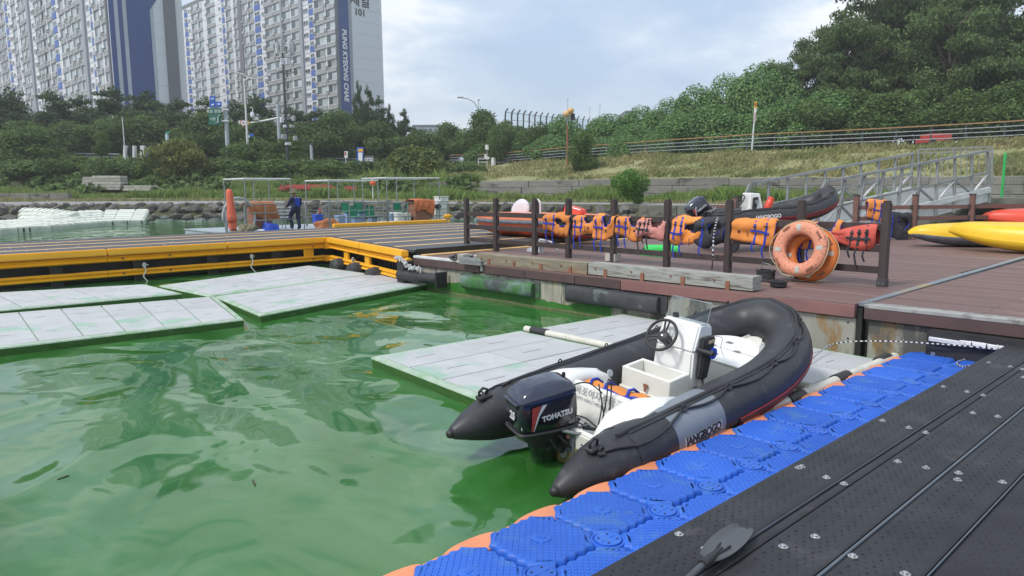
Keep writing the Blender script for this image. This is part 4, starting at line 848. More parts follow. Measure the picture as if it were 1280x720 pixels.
# roadside weeds as spikes
# ================================================================== NEAR BLACK DECK
ZD = .42
dk = thing('plastic_plank_walkway', (4,0,ZD), 'dark grey studded plastic plank walkway filling the lower right corner', 'walkway')
A0, A1 = -.6, 8.33
planks = [(1.505,1.78),(1.435,1.487),(1.165,1.428),(.862,1.138),(.555,.845),(.25,.54),(-.05,.235),(-.35,-.065),(-.65,-.365),(-.95,-.665)]
def plank_profile(b0, b1):
    n = max(2,int((b1-b0)/.035)); pr = []
    for i in range(n*4+1):
        y = b0+(b1-b0)*i/(n*4); pr.append((y, ZD-.0045*(.5+.5*math.cos(2*PI*i/4/2)) - (.006 if i in (0,n*4) else 0)))
    return pr
for (b0,b1) in planks:
    pr = plank_profile(b0,b1); xs = [A0+(A1-A0)*k/6 for k in range(7)]
    b = MB().grid([[(x,y,z) for y,z in pr] for x in xs]); b.add([(A0,b0,ZD-.006),(A1,b0,ZD-.006),(A1,b0,ZD-.05),(A0,b0,ZD-.05)],[(0,1,2,3)]).add([(A0,b1,ZD-.006),(A1,b1,ZD-.006),(A1,b1,ZD-.05),(A0,b1,ZD-.05)],[(3,2,1,0)])
    b.add([(A1,y,z) for y,z in pr]+[(A1,b1,ZD-.05),(A1,b0,ZD-.05)],[tuple(range(len(pr)+2))])
    b.build('plank','black_plastic',dk,smooth=True,recalc=False)
    if b1-b0 > .1:                              # studs
        s = MB(); i = 0; x = .9 if b0 > 1 else .9
        while x < A1-.05:
            ny = int((b1-b0)/.042)
            for j in range(ny):
                y = b0+.03+(b1-b0-.05)*(j+.5*(i%2))/ny
                if y > b1-.012 : continue
                l, w = (.0065,.0028) if (i+j)%2 else (.0028,.0065); z = ZD-.004
                s.add([(x-l,y-w,z),(x+l,y-w,z),(x+l,y+w,z),(x-l,y+w,z),(x-l*.5,y-w*.5,z+.005),(x+l*.5,y-w*.5,z+.005),(x+l*.5,y+w*.5,z+.005),(x-l*.5,y+w*.5,z+.005)],[(4,5,6,7),(0,1,5,4),(1,2,6,5),(2,3,7,6),(3,0,4,7)])
            x += .036 if x < 5 else .05; i += 1
        tag(s.build('tread_studs','black_plastic',dk,recalc=False), kind='stuff')
MB().box(A0,A1,.90-.0,1.776,ZD-.13,ZD-.055).build('frame_beam','pier_dark',dk); MB().box(A0,A1,-.9,.85,ZD-.13,ZD-.055).build('frame_beam','pier_dark',dk)
MB().box(A0,A1,1.1395,1.152,ZD-.03,ZD+.006).build('seam_bar','seam_strip',dk,bevel=.003)
MB().box(A0,A1,.8465,.853,ZD-.03,ZD+.003).build('seam_bar','seam_strip',dk,bevel=.002)
MB().box(A0,A1,1.4905,1.495,ZD-.03,ZD+.004).build('seam_bar','seam_strip',dk,bevel=.0015)
bolt = MB().lathe([(.021,-.004),(.021,.002),(.012,.004),(.012,.009),(.009,.012),(.001,.013)],(0,0,0),12).mesh('bolt','steel',smooth=True)
for (u,v) in [(848.7,668),(882,686),(1019,671),(979,683.5),(1197,600),(1033,597),(1122,577),(1157.5,585),(1198,591.5),(1253,603),(1066,695.5),(1131.6,717.6),(1002,583.5),(1055,605),(998,585),(1103,526),(1136,535),(1157,541),(1179,483.6),(1209,490),(1229,494.5),(1216,516.5),(1247,521),(1236,453.5),(1263,458.6),(1278,462),(1279,472),(1288,730),(1240,745),(1180,740)]:
    p = W(u,v,ZD+.001); o = link('bolt',bolt,dk); o.location = p-dk.location
# ================================================================== BLUE FLOATING DOCK
PT = .475; P0 = 2.685; ZB = .20
bd = thing('floating_cube_dock', (4,2.2,0), 'bright blue floating dock of quilted plastic cubes pinned together beside the black walkway', 'floating dock')
def cube_block():
    b = MB(); h = PT/2; out = []
    def side(n):            # one side from corner chamfer to chamfer with scallops, local (t, off)
        pts = []; c = .095
        for i in range(25):
            t = -h+c+(2*h-2*c)*i/24; pts.append((t, h-.008+.0085*math.cos(i/24*2*PI*4)-.002))
        return pts
    for k in range(4):
        ca, sa = math.cos(-k*PI/2), math.sin(-k*PI/2)
        for (t,o_) in side(0): out.append((t*ca-o_*sa, t*sa+o_*ca))
        # concave corner round the pin
        cx, cy = h, h
        for i in range(1,6):
            a = PI+ (PI/2)*i/6; a = 3*PI/2-(PI/2)*(1-0)*0-(i/6)*PI/2
            x, y = cx+.092*math.cos(a-PI/2*0-0), cy+.092*math.sin(a)
            out.append((x*ca-y*sa, x*sa+y*ca))
    # order: the corner arc goes from top side end to right side start
    n = len(out)
    def ring(k, z): return [(x*k,y*k,z) for x,y in out]
    rings = [ring(1,-.16), ring(1,ZB-.03), ring(.975,ZB-.010), ring(.94,ZB-.002), ring(.90,ZB)]
    vs = sum(rings, []); fs = []
    for r_ in range(4):
        for i in range(n): fs.append((r_*n+i, r_*n+(i+1)%n, (r_+1)*n+(i+1)%n, (r_+1)*n+i))
    fs.append(tuple(range(4*n,5*n))); b.add(vs, fs)
    # quilted pads at 45 degrees
    s = .030; q = s*.5-.0034
    for i in range(-13,14):
        for j in range(-13,14):
            x0, y0 = i*s, j*s; x = (x0-y0)*.7071; y = (x0+y0)*.7071; r_ = max(abs(x),abs(y))
            if r_ > .192 or abs(x)+abs(y) > .315 or x*x/.0036+y*y/.0026 < 1: continue
            def c(a,b_,z): return (x+(a-b_)*.7071, y+(a+b_)*.7071, z)
            b.add([c(-q,-q,ZB-.001),c(q,-q,ZB-.001),c(q,q,ZB-.001),c(-q,q,ZB-.001),c(-q*.66,-q*.66,ZB+.0055),c(q*.66,-q*.66,ZB+.0055),c(q*.66,q*.66,ZB+.0055),c(-q*.66,q*.66,ZB+.0055)],[(4,5,6,7),(0,1,5,4),(1,2,6,5),(2,3,7,6),(3,0,4,7)])
    b.lathe([(.052,ZB-.002),(.052,ZB+.004),(.046,ZB+.006),(.001,ZB+.007)],(0,0,0),20)
    b.bar((-.02,0,ZB+.008),(.02,.012,ZB+.008),.012,.003); b.bar((-.02,-.012,ZB+.008),(.015,-.004,ZB+.008),.01,.003)
    return b.mesh('float_block','blue_plastic',smooth=True,recalc=True)
cb = cube_block()
for k in range(-5,13):
    for r_ in (0,1,2):
        x = P0+PT*(k+.5); y = 2.2+PT*(.5-r_)
        if x+PT/2 > 8.42: continue
        o = link('float_block', cb, bd); o.location = (x-4+rr.uniform(-.003,.003), y-2.2, rr.uniform(-.005,.004)); o.rotation_euler = (rr.uniform(-.01,.01),rr.uniform(-.012,.012),(k*7+r_*3)%4*PI/2+rr.uniform(-.008,.008))
pn = MB(); pn.lathe([(.090,ZB-.03),(.090,ZB-.012),(.086,ZB-.004),(.078,ZB-.004),(.076,ZB-.012),(.070,ZB-.012),(.068,ZB+.001),(.001,ZB+.003)],(0,0,0),28)
pn.bar((-.05,0,ZB+.003),(.05,0,ZB+.003),.005,.002)
pin = pn.mesh('lock_pin','blue_plastic',smooth=True); hole = MB().lathe([(.0055,ZB+.001),(.0055,ZB+.0045)],(0,0,0),8).mesh('pin_hole','pier_dark')
for k in range(-5,13):
    for r_ in (0,1):
        x = P0+PT*k
        if x > 8.3: continue
        o = link('lock_pin', pin, bd); o.location = (x-4, -r_*PT, 0)
        for a in range(4): h_ = link('pin_hole', hole, o); h_.location = (.047*math.cos(a*PI/2+PI/4), .047*math.sin(a*PI/2+PI/4), 0)
ob = MB(); pl_ = []
for i in range(13):
    a = PI/2*0+PI*i/12; pl_.append((.185*math.cos(a), .060*abs(math.sin(a))**.55))
ob.prism([(x*.95,y*1.2+.012) for x,y in pl_]+[(-.17,-.10),(.17,-.10)], -.16, ZB-.022)
lug = ob.mesh('orange_float','orange_plastic',smooth=True,bevel=.016,seg=2)
for k in range(-5,13):
    x = P0+PT*k
    if x > 8.35: continue
    o = link('orange_float', lug, bd); o.location = (x-4-.02, PT-.024, 0)
    if k < 12: o = link('orange_float', lug, bd); o.location = (x+PT/2-4, PT-.052, -.006)
# ================================================================== QUAY
ZQ = .63; AQ = 8.45
# ground body of quay under the boards
qb = MB().box(AQ+.12,22.3,-9,3.24,-2,ZQ-.05); qb.box(AQ+.02,17.2,3.24,12.0,-2,ZQ-.05); qb.box(17.2,22.3,3.24,8.2,-2,ZQ-.05); struct(qb.build('quay_ground','pier_dark'))
qw = thing('quay_wall', (AQ,6,0), 'stained concrete quay wall with green algae foot along the back of the basin', 'quay wall')
edges_b = [12.0,9.6,7.4,5.3,3.30]
for b1,b0 in zip(edges_b, edges_b[1:]): MB().box(AQ,AQ+.5,b0+.004,b1-.004,-1.5,ZQ-.17).build('concrete_panel','concrete' if b0 > 5 else 'concrete_r',qw,bevel=.012)
for b1,b0 in ((3.17,1.2),(1.19,-1.5),(-1.51,-5),(-5.01,-9)): MB().box(AQ+.02,AQ+.5,b0,b1,-1.5,ZQ-.17).build('concrete_panel','concrete_r',qw,bevel=.015)
for (u,v) in ((1060,403),(1060,423)): p = hit(u,v,(AQ-.0,0,0),(1,0,0)); MB().tube([p-Vector((.004,0,0)),p+Vector((.05,0,0))],.012,10).build('anchor_hole','pier_dark',qw)
# algae skin: wavy top edge
def skin(b0,b1,fn,m_,o_,nm):
    n = 60; rows = [[],[]]
    for i in range(n+1): b_ = b0+(b1-b0)*i/n; rows[0].append((AQ-o_,b_,-.3)); rows[1].append((AQ-o_,b_,fn(b_)))
    MB().grid(rows).build(nm,m_,qw)
skin(6.9,11.98,lambda b_: .10+.11*(.5+.5*math.sin(b_*2.0+.4))+.05*mnoise.noise(Vector((b_*3,0,0)))+.05*(b_>8.3),'algae_wall',.008,'algae_growth')
skin(6.6,11.98,lambda b_: .028+.02*mnoise.noise(Vector((b_*2,4,0))),'tide_line',.013,'tide_line')
# fascia boards and metal edge
for (u0,u1,m_) in ((0,0,0),):
    pass
fb = [(12.0,9.95,'fascia_brown'),(9.85,8.75,'fascia_brown'),(8.74,7.62,'fascia_brown'),(7.61,6.7,'fascia_brown'),(6.69,3.30,'fascia_red')]
for b1,b0,m_ in fb: MB().box(AQ-.055,AQ+.02,b0,b1,ZQ-.155+rr.uniform(-.004,.004),ZQ-.012).build('fascia_board',m_,qw,bevel=.006)
MB().box(AQ-.03,AQ+.02,9.86,9.94,ZQ-.13,ZQ-.03).build('joint_plate','galv_white',qw)
for b1,b0 in ((3.2,1.4),(1.39,-.9),(-.91,-3.5),(-3.51,-7)): MB().box(AQ-.045,AQ+.04,b0,b1,ZQ-.16,ZQ+.0).build('fascia_board','fascia_brown',qw,bevel=.006)
dq = thing('quay_deck', (12,4,ZQ), 'reddish brown composite board deck of the quay', 'deck')
# boards run along Y on the left quay, in rows
x = AQ-.05; i = 0
while x < 17.2:
    w = .145; segs = [(3.30,5.9),(5.9,8.9),(8.9,12.0)] if i%2 else [(3.30,4.6),(4.6,7.5),(7.5,10.4),(10.4,12.0)]
    if x > 12.5: segs = [(3.42,12.0)]
    for b0,b1 in segs: MB().box(x,x+w-.006,b0+.002,b1-.002,ZQ-.03,ZQ+rr.uniform(-.0015,.0015)).build('deck_board','deck_brown',dq)
    x += w; i += 1
while x < 22.2:
    MB().box(x,x+.139,3.42,8.15,ZQ-.03,ZQ+rr.uniform(-.001,.001)).build('deck_board','deck_brown',dq); x += .145
x = AQ+.16; i = 0
while x < 22.2:
    segs = [(3.20,1.0),(1.0,-1.6),(-1.6,-5),(-5,-9)] if i%2 else [(3.20,2.1),(2.1,-.5),(-.5,-3.5),(-3.5,-9)]
    if x > 13: segs = [(3.2,-9)]
    for b1,b0 in segs: MB().box(x,x+.139,b0+.002,b1-.002,ZQ-.028,ZQ+.004+rr.uniform(-.0015,.0015)).build('deck_board','deck_brown',dq)
    x += .145; i += 1
MB().box(AQ-.05,AQ+.155,-9,3.2,ZQ-.03,ZQ+.012).build('edge_strip','metal_edge',dq,bevel=.004)
b = MB(); b.hexa([(AQ+.05,3.205,ZQ-.03),(17.5,3.30,ZQ-.03),(17.5,3.41,ZQ-.03),(AQ+.05,3.30,ZQ-.03),(AQ+.05,3.205,ZQ+.014),(17.5,3.30,ZQ+.014),(17.5,3.41,ZQ+.014),(AQ+.05,3.30,ZQ+.014)]); b.build('joint_strip','joint_metal',dq)
MB().box(AQ-.056,AQ+.06,9.8,12.0,ZQ-.012,ZQ+.03).build('edge_strip','galv_white',dq,bevel=.004)
# ---- timbers on the edge
def timber(b0,b1,a0,a1,z0,z1,m_,label,cl=True):
    t = thing('mooring_timber', ((a0+a1)/2,(b0+b1)/2,z0), label, 'timber beam'); b = MB(); n = 12
    for i in range(n):
        y0, y1 = b0+(b1-b0)*i/n, b0+(b1-b0)*(i+1)/n
    pts = [[],[]]
    rws = []
    for i in range(n+1):
        y = b0+(b1-b0)*i/n; j = lambda k: mnoise.noise(Vector((y*2.3,k*9,0)))*.008
        rws.append([(a0+j(1),y,z0),(a1+j(2),y,z0),(a1+j(3),y,z1+j(4)),(a0+j(5),y,z1+j(6)),(a0+j(1),y,z0)])
    b.grid(rws); b.add([r for r in rws[0][:4]],[(0,1,2,3)]); b.add([r for r in rws[-1][:4]],[(3,2,1,0)]); b.build('beam',m_,t,bevel=.006,smooth=True)
    for y in np.linspace(b0+.35,b1-.35,4 if b1-b0 < 3 else 3):
        MB().box(a0-.016,a0-.003,y-.03,y+.03,z0-.02,z0+.10).build('rusty_clip','rust',t)
        MB().lathe([(.014,-.02),(.012,-.0)],(a0-.001,y+.2,z0+.1),8,'x').build('bolt_head','rust',t)
    return t
timber(7.42,10.1,AQ+.02,AQ+.26,ZQ+.005,ZQ+.185,'timber','weathered brown timber beam with rust stains on the quay edge, left of the pale beam')
timber(4.62,7.40,AQ+.03,AQ+.27,ZQ+.015,ZQ+.195,'timber_pale','pale grey timber beam with split end on the quay edge beside the black pots')
# ---- fenders
def fender(b0,b1,z0,z1,m_,label,holes):
    t = thing('rubber_fender', (AQ,(b0+b1)/2,(z0+z1)/2), label, 'fender'); h = z1-z0; d = .17; pr = [(AQ,z0)]; 
    for i in range(9): a = -PI/2+PI*i/8; pr.append((AQ-.06-(d-.06)*math.cos(a)**.38 if abs(math.cos(a))>1e-6 else AQ-.06, (z0+z1)/2+h/2*.94*math.sin(a)))
    pr.append((AQ,z1)); n = len(pr)
    sl_ = .10; rws = [[(x,b0+(.01 if abs(x-AQ)<.07 else .01),z) for x,z in pr],[(x,b0+sl_,z) for x,z in pr],[(x,b1-sl_,z) for x,z in pr],[(x,b1,z) for x,z in pr]]
    for r_ in (0,3): rws[r_] = [(AQ-(AQ-x)*.72,y,(z0+z1)/2+(z-(z0+z1)/2)*.96) for x,y,z in rws[r_]]
    b = MB().grid(rws); b.add(rws[0],[tuple(range(n))]); b.add(rws[3],[tuple(range(n))[::-1]]); b.build('fender_body',m_,t,smooth=True,bevel=0)
    MB().box(AQ-.03,AQ,b0-.10,b1+.10,z0-.01,z1+.01).build('back_plate',m_,t,bevel=.006)
    for y in holes:
        for z in (z0+h*.2,z0+h*.8): MB().tube([(AQ-d+.030,y,z),(AQ-d+.07,y,z)],.024,10).build('bolt_hole','pier_dark',t)
    return t
fender(8.52,10.42,.17,.41,'fender_green','rubber fender coated in green algae on the quay wall, left of the black one',(9.9,9.4))
fender(5.98,7.75,.19,.45,'fender_dark','long clean black rubber fender on the quay wall behind the grey raft',(7.2,6.6))
t = thing('fender_board', (AQ,1.6,.3), 'black fender board bundled with white cloth strips at the head of the walkway', 'fender')
MB().box(AQ-.20,AQ+.0,.6,2.50,.16,.46).build('fender_board','black_rubber',t,bevel=.02,seg=2)
MB().lathe([(.022,-.05),(.022,-.04),(.012,-.045),(.006,-.05)],(AQ-.16,2.42,.22),12,'x').build('bolt','steel',t,smooth=True)
for k in range(9):
    z = .375+.012*(k%3)-.008; MB().tube([(AQ-.21-.012*(k//3),2.46,z+.0),(AQ-.22-.012*(k//3),2.2,z-.004),(AQ-.225,2.12+.01*k,z-.01)],.010,6).build('cloth_strip','cloth_white',t,smooth='all')
for k in range(10):
    z = .362+.010*(k%4); MB().tube([(AQ-.225,1.75,z-.003),(AQ-.225-.008*(k//4),1.5,z-.002),(AQ-.22-.01*(k//4),.7,z+.012)],.010,6).build('cloth_strip','cloth_white',t,smooth='all')
for k in range(12):
    z = .366+.010*(k%4); y0_ = 2.16; MB().tube(smooth_path([(AQ-.222,2.18,z),(AQ-.226-.006*(k//4),2.0,z+.008*math.sin(k)),(AQ-.224,1.86,z-.004),(AQ-.226,1.70,z)],3),.011,6).build('cloth_strip','cloth_white',t,smooth='all')
for k,y in enumerate((2.15,2.08,2.02,1.95,1.86,1.80)): MB().tube([(AQ-.222+.032*math.cos(a),y-.03*a/6,.374+.030*math.sin(a)) for a in np.linspace(0,6.28,11)],.006,6).build('rope_wrap','black_rubber' if k%2 else 'rope_white',t,smooth='all')
t = thing('mooring_rope', (AQ-.24,1.75,.38), 'thin black and white speckled mooring rope hanging from the cloth bundle', 'rope')
def speck(pts, r, par, nm='strand'):
    pts = [Vector(p) for p in pts]; L = []
    for a,b_ in zip(pts,pts[1:]):
        n = max(1,int((b_-a).length/.022)); L += [a.lerp(b_,i/n) for i in range(n)]
    L.append(pts[-1]); b = MB()
    for i,(p,q) in enumerate(zip(L,L[1:])): b.m(i%2).bar(p,q,r*(2 if i%2 else 1.8))
    return b.build(nm,['cloth_white','black_rubber'],par)
e0 = Vector((AQ-.25,1.78,.37))
speck(smooth_path([e0,(AQ-.27,1.82,.30),W(1212,448,.215),W(1196,454,.212),W(1204,458,.212),W(1218,456,.212)]),.006,t)
speck(smooth_path([e0,(AQ-.26,2.2,.355),(AQ-.3,2.9,.30),(AQ-.45,3.35,.22),W(1010,452,.16),W(995,455,.16)],6),.006,t)
# ---- fence on quay (dark)
fn_ = thing('dark_timber_fence', (10.35,8,ZQ), 'dark brown three rail timber fence on the quay hung with life vests', 'fence')
FPB = [12.86,11.80,10.55,9.58,8.42,7.22,6.03,4.84,3.66]
FA = lambda b_: 10.18+(b_-3.6)*.035
for b_ in FPB:
    a = FA(b_); h = 1.15
    MB().box(a-.05,a+.05,b_-.05,b_+.05,ZQ,ZQ+h-.03).box(a-.04,a+.04,b_-.04,b_+.04,ZQ+h-.03,ZQ+h).build('post','dark_fence',fn_,bevel=.004)
    if b_ < 4:
        MB().box(a-.058,a+.058,b_-.058,b_+.058,ZQ,ZQ+.11).build('post_shoe','fence_dark',fn_,bevel=.004)
        for dy in (-.025,.025): MB().lathe([(.008,-.008),(.006,0)],(a-.058,b_+dy,ZQ+.05),8,'x').build('bolt','steel',fn_)
for b1,b0 in zip(FPB,FPB[1:]):
    for h,tt in ((.80,.10),(.51,.10),(.22,.095)):
        MB().hexa([(FA(b0)-.026,b0+.05,ZQ+h-tt/2),(FA(b0)+.026,b0+.05,ZQ+h-tt/2),(FA(b1)+.026,b1-.05,ZQ+h-tt/2),(FA(b1)-.026,b1-.05,ZQ+h-tt/2),(FA(b0)-.026,b0+.05,ZQ+h+tt/2),(FA(b0)+.026,b0+.05,ZQ+h+tt/2),(FA(b1)+.026,b1-.05,ZQ+h+tt/2),(FA(b1)-.026,b1-.05,ZQ+h+tt/2)]).build('rail','dark_fence',fn_,bevel=.004)
# ---- back fence (reddish brown)
bf = thing('brown_back_fence', W(1140,299,ZQ), 'reddish brown three rail fence along the far side of the quay below the gangway', 'fence')
bp_ = [W(u,v,ZQ) for u,v in ((1068,300),(1141,299.5),(1212,298),(1282,296),(1352,294),(1420,292))]
def brow(bp_, par, h=1.14):
    for p in bp_:
        MB().box(p.x-.06,p.x+.06,p.y-.06,p.y+.06,ZQ,ZQ+h-.03).build('post','brown_fence',par,bevel=.004); MB().box(p.x-.068,p.x+.068,p.y-.068,p.y+.068,ZQ+h-.03,ZQ+h+.01).build('post_cap','fence_dark',par,bevel=.006)
    for a,b_ in zip(bp_,bp_[1:]):
        for hh in (.82,.54,.26):
            q0,q1 = Vector((a.x,a.y,ZQ+hh)),Vector((b_.x,b_.y,ZQ+hh)); D = (q1-q0).normalized(); MB().bar(q0+D*.085,q1-D*.085,.045,.10).build('rail','brown_fence',par,bevel=.003)
            for q in (q0+D*.085,q1-D*.085): MB().bar(q-D*.04,q+D*.02,.065,.12).build('rail_bracket','fence_dark',par)
brow(bp_, bf)
bf2 = thing('brown_back_fence', W(895,296,ZQ), 'short brown fence bay behind the black inflatable boat on the quay', 'fence'); brow([W(873,294,ZQ),W(918,295,ZQ)], bf2, 1.1)
# small things on the deck
t = thing('cement_block', W(765,328,ZQ), 'small grey cement block by a fence post on the quay', 'block'); p = W(766,327,ZQ); MB().box(p.x-.09,p.x+.09,p.y-.12,p.y+.12,ZQ+.005,ZQ+.15).build('block_body','pile_concrete',t,bevel=.01); MB().box(p.x-.05,p.x+.05,p.y-.07,p.y+.07,ZQ+.15,ZQ+.165).build('block_top','pile_concrete',t,bevel=.004)
t = thing('aluminium_channel', W(590,325,ZQ), 'pale aluminium channel lying beside the left end of the brown timber', 'channel'); a,b_ = W(577,325,ZQ+.05),W(604,327.5,ZQ+.05)
MB().bar(a,b_,.12,.02).build('web','galvanised',t); 
for dz in (-.055,.055): MB().bar(a+UP*dz*.7-Vector((.05,0,0)),b_+UP*dz*.7-Vector((.05,0,0)),.02,.05).build('flange','galvanised',t)
t = thing('rope_coil', W(570,322,ZQ), 'tangled black and white rope bundle at the foot of the leftmost fence post', 'rope'); c_ = W(569,322.5,ZQ+.06)
for k in range(7): MB().tube([(c_.x+.09*math.cos(a+k)+.03*k,c_.y+.12*math.sin(a+k*.7)-.05*k,c_.z+.03*math.sin(3*a+k)+.02*(k%3)) for a in np.linspace(0,6,12)],.018,6).build('loop','black_rubber' if k < 5 else 'rope_white',t,smooth='all')
MB().box(c_.x-.05,c_.x+.13,c_.y-.30,c_.y-.12,ZQ,ZQ+.15).build('weight','pile_concrete',t,bevel=.01)
for i,(u,v,h_,lb) in enumerate(((957,350,.13,'taller black round pot behind the small dish at the end of the pale timber'),(973,359,.07,'small shallow black dish in front of the ring buoys'))):
    p = W(u,v,ZQ); t = thing('black_pot', p, lb, 'pot'); r_ = .13-.02*i
    MB().lathe([(r_*.8,0),(r_,.02),(r_,h_),(r_+.012,h_),(r_+.012,h_+.02),(r_-.02,h_+.02),(r_-.03,.02)],(p.x,p.y,ZQ),20).build('bowl','black_rubber',t,smooth=True)
    if i: MB().bar((p.x-.02,p.y+r_,ZQ+h_),(p.x-.05,p.y+r_+.22,ZQ+h_+.01),.035,.03).build('handle','black_rubber',t,bevel=.005)
    else: MB().tube([(p.x,p.y+.1,ZQ+h_),(p.x,p.y+.05,ZQ+h_+.12),(p.x,p.y-.06,ZQ+h_+.1),(p.x,p.y-.1,ZQ+h_)],.008,6).build('wire_bail','galvanised',t)
# ring buoys
def ring(label, m_, p, lean, Rm, rt, rzv=0):
    t = thing('ring_buoy', p, label, 'ring buoy'); t.rotation_euler = (0, lean, rzv); t['_local'] = 1
    b = MB(); n, k = 48, 18; vs = []; 
    for i in range(n):
        a = 2*PI*i/n
        for j in range(k):
            c_ = 2*PI*j/k; rad = Rm+rt*math.cos(c_); vs.append((rt*.72*math.sin(c_), rad*math.cos(a), Rm+rt+rad*math.sin(a)))
    b.add(vs, [(i*k+j, ((i+1)%n)*k+j, ((i+1)%n)*k+(j+1)%k, i*k+(j+1)%k) for i in range(n) for j in range(k)]); b.build('ring',m_,t,smooth='all',local=True)
    cz = Rm+rt
    for a in (45,135,225,315):                     # grip slots near the rim
        a = R(a+8); y, z = (Rm+rt*.42)*math.cos(a), cz+(Rm+rt*.42)*math.sin(a); d = Vector((0,-math.sin(a),math.cos(a)))
        MB().bar(Vector((-rt*.66,y,z))-d*.055,Vector((-rt*.66,y,z))+d*.055,.03,.028,up=(1,0,0)).build('grip_slot','rust',t,local=True)
    for a in (0,90,180,270):
        a = R(a-5); rows = []
        for i in range(5):
            aa = a+(i-2)*.05; rw_ = []
            for j in range(5):
                c_ = PI*1.5+(j-2)*.24; rad = Rm+(rt+.004)*math.cos(c_); rw_.append((-(rt+.005)*.72*abs(math.sin(c_)), rad*math.cos(aa), cz+rad*math.sin(aa)))
            rows.append(rw_)
        MB().grid(rows).build('reflective_patch','reflective',t,smooth='all',local=True)
    # grab line
    pts = []
    for i in range(4):
        a0 = R(45*1+90*i+8); 
        for s_ in range(8):
            a = a0+R(90)*s_/8; q = Rm+rt+.006+.03*math.sin(PI*s_/8)*(1.5 if i in (2,3) else .2); pts.append((-.01+.02*math.sin(s_), q*math.cos(a), max(.008,cz+q*math.sin(a)-(.05*math.sin(PI*s_/8) if i==3 else 0))))
    MB().tube(pts,.007,6,closed=True).build('grab_line','rope_cream',t,smooth='all',local=True)
    return t
p = W(994,353,ZQ); ring('orange ring buoy leaning behind the faded one against the dark fence','ring_orange',Vector((p.x+.20,p.y-.09,ZQ)),R(8),.30,.088)
ring('faded pink ring buoy with reflective patches leaning against the dark fence','ring_faded',Vector((p.x+.02,p.y+.0,ZQ+.08)),R(11),.30,.095)
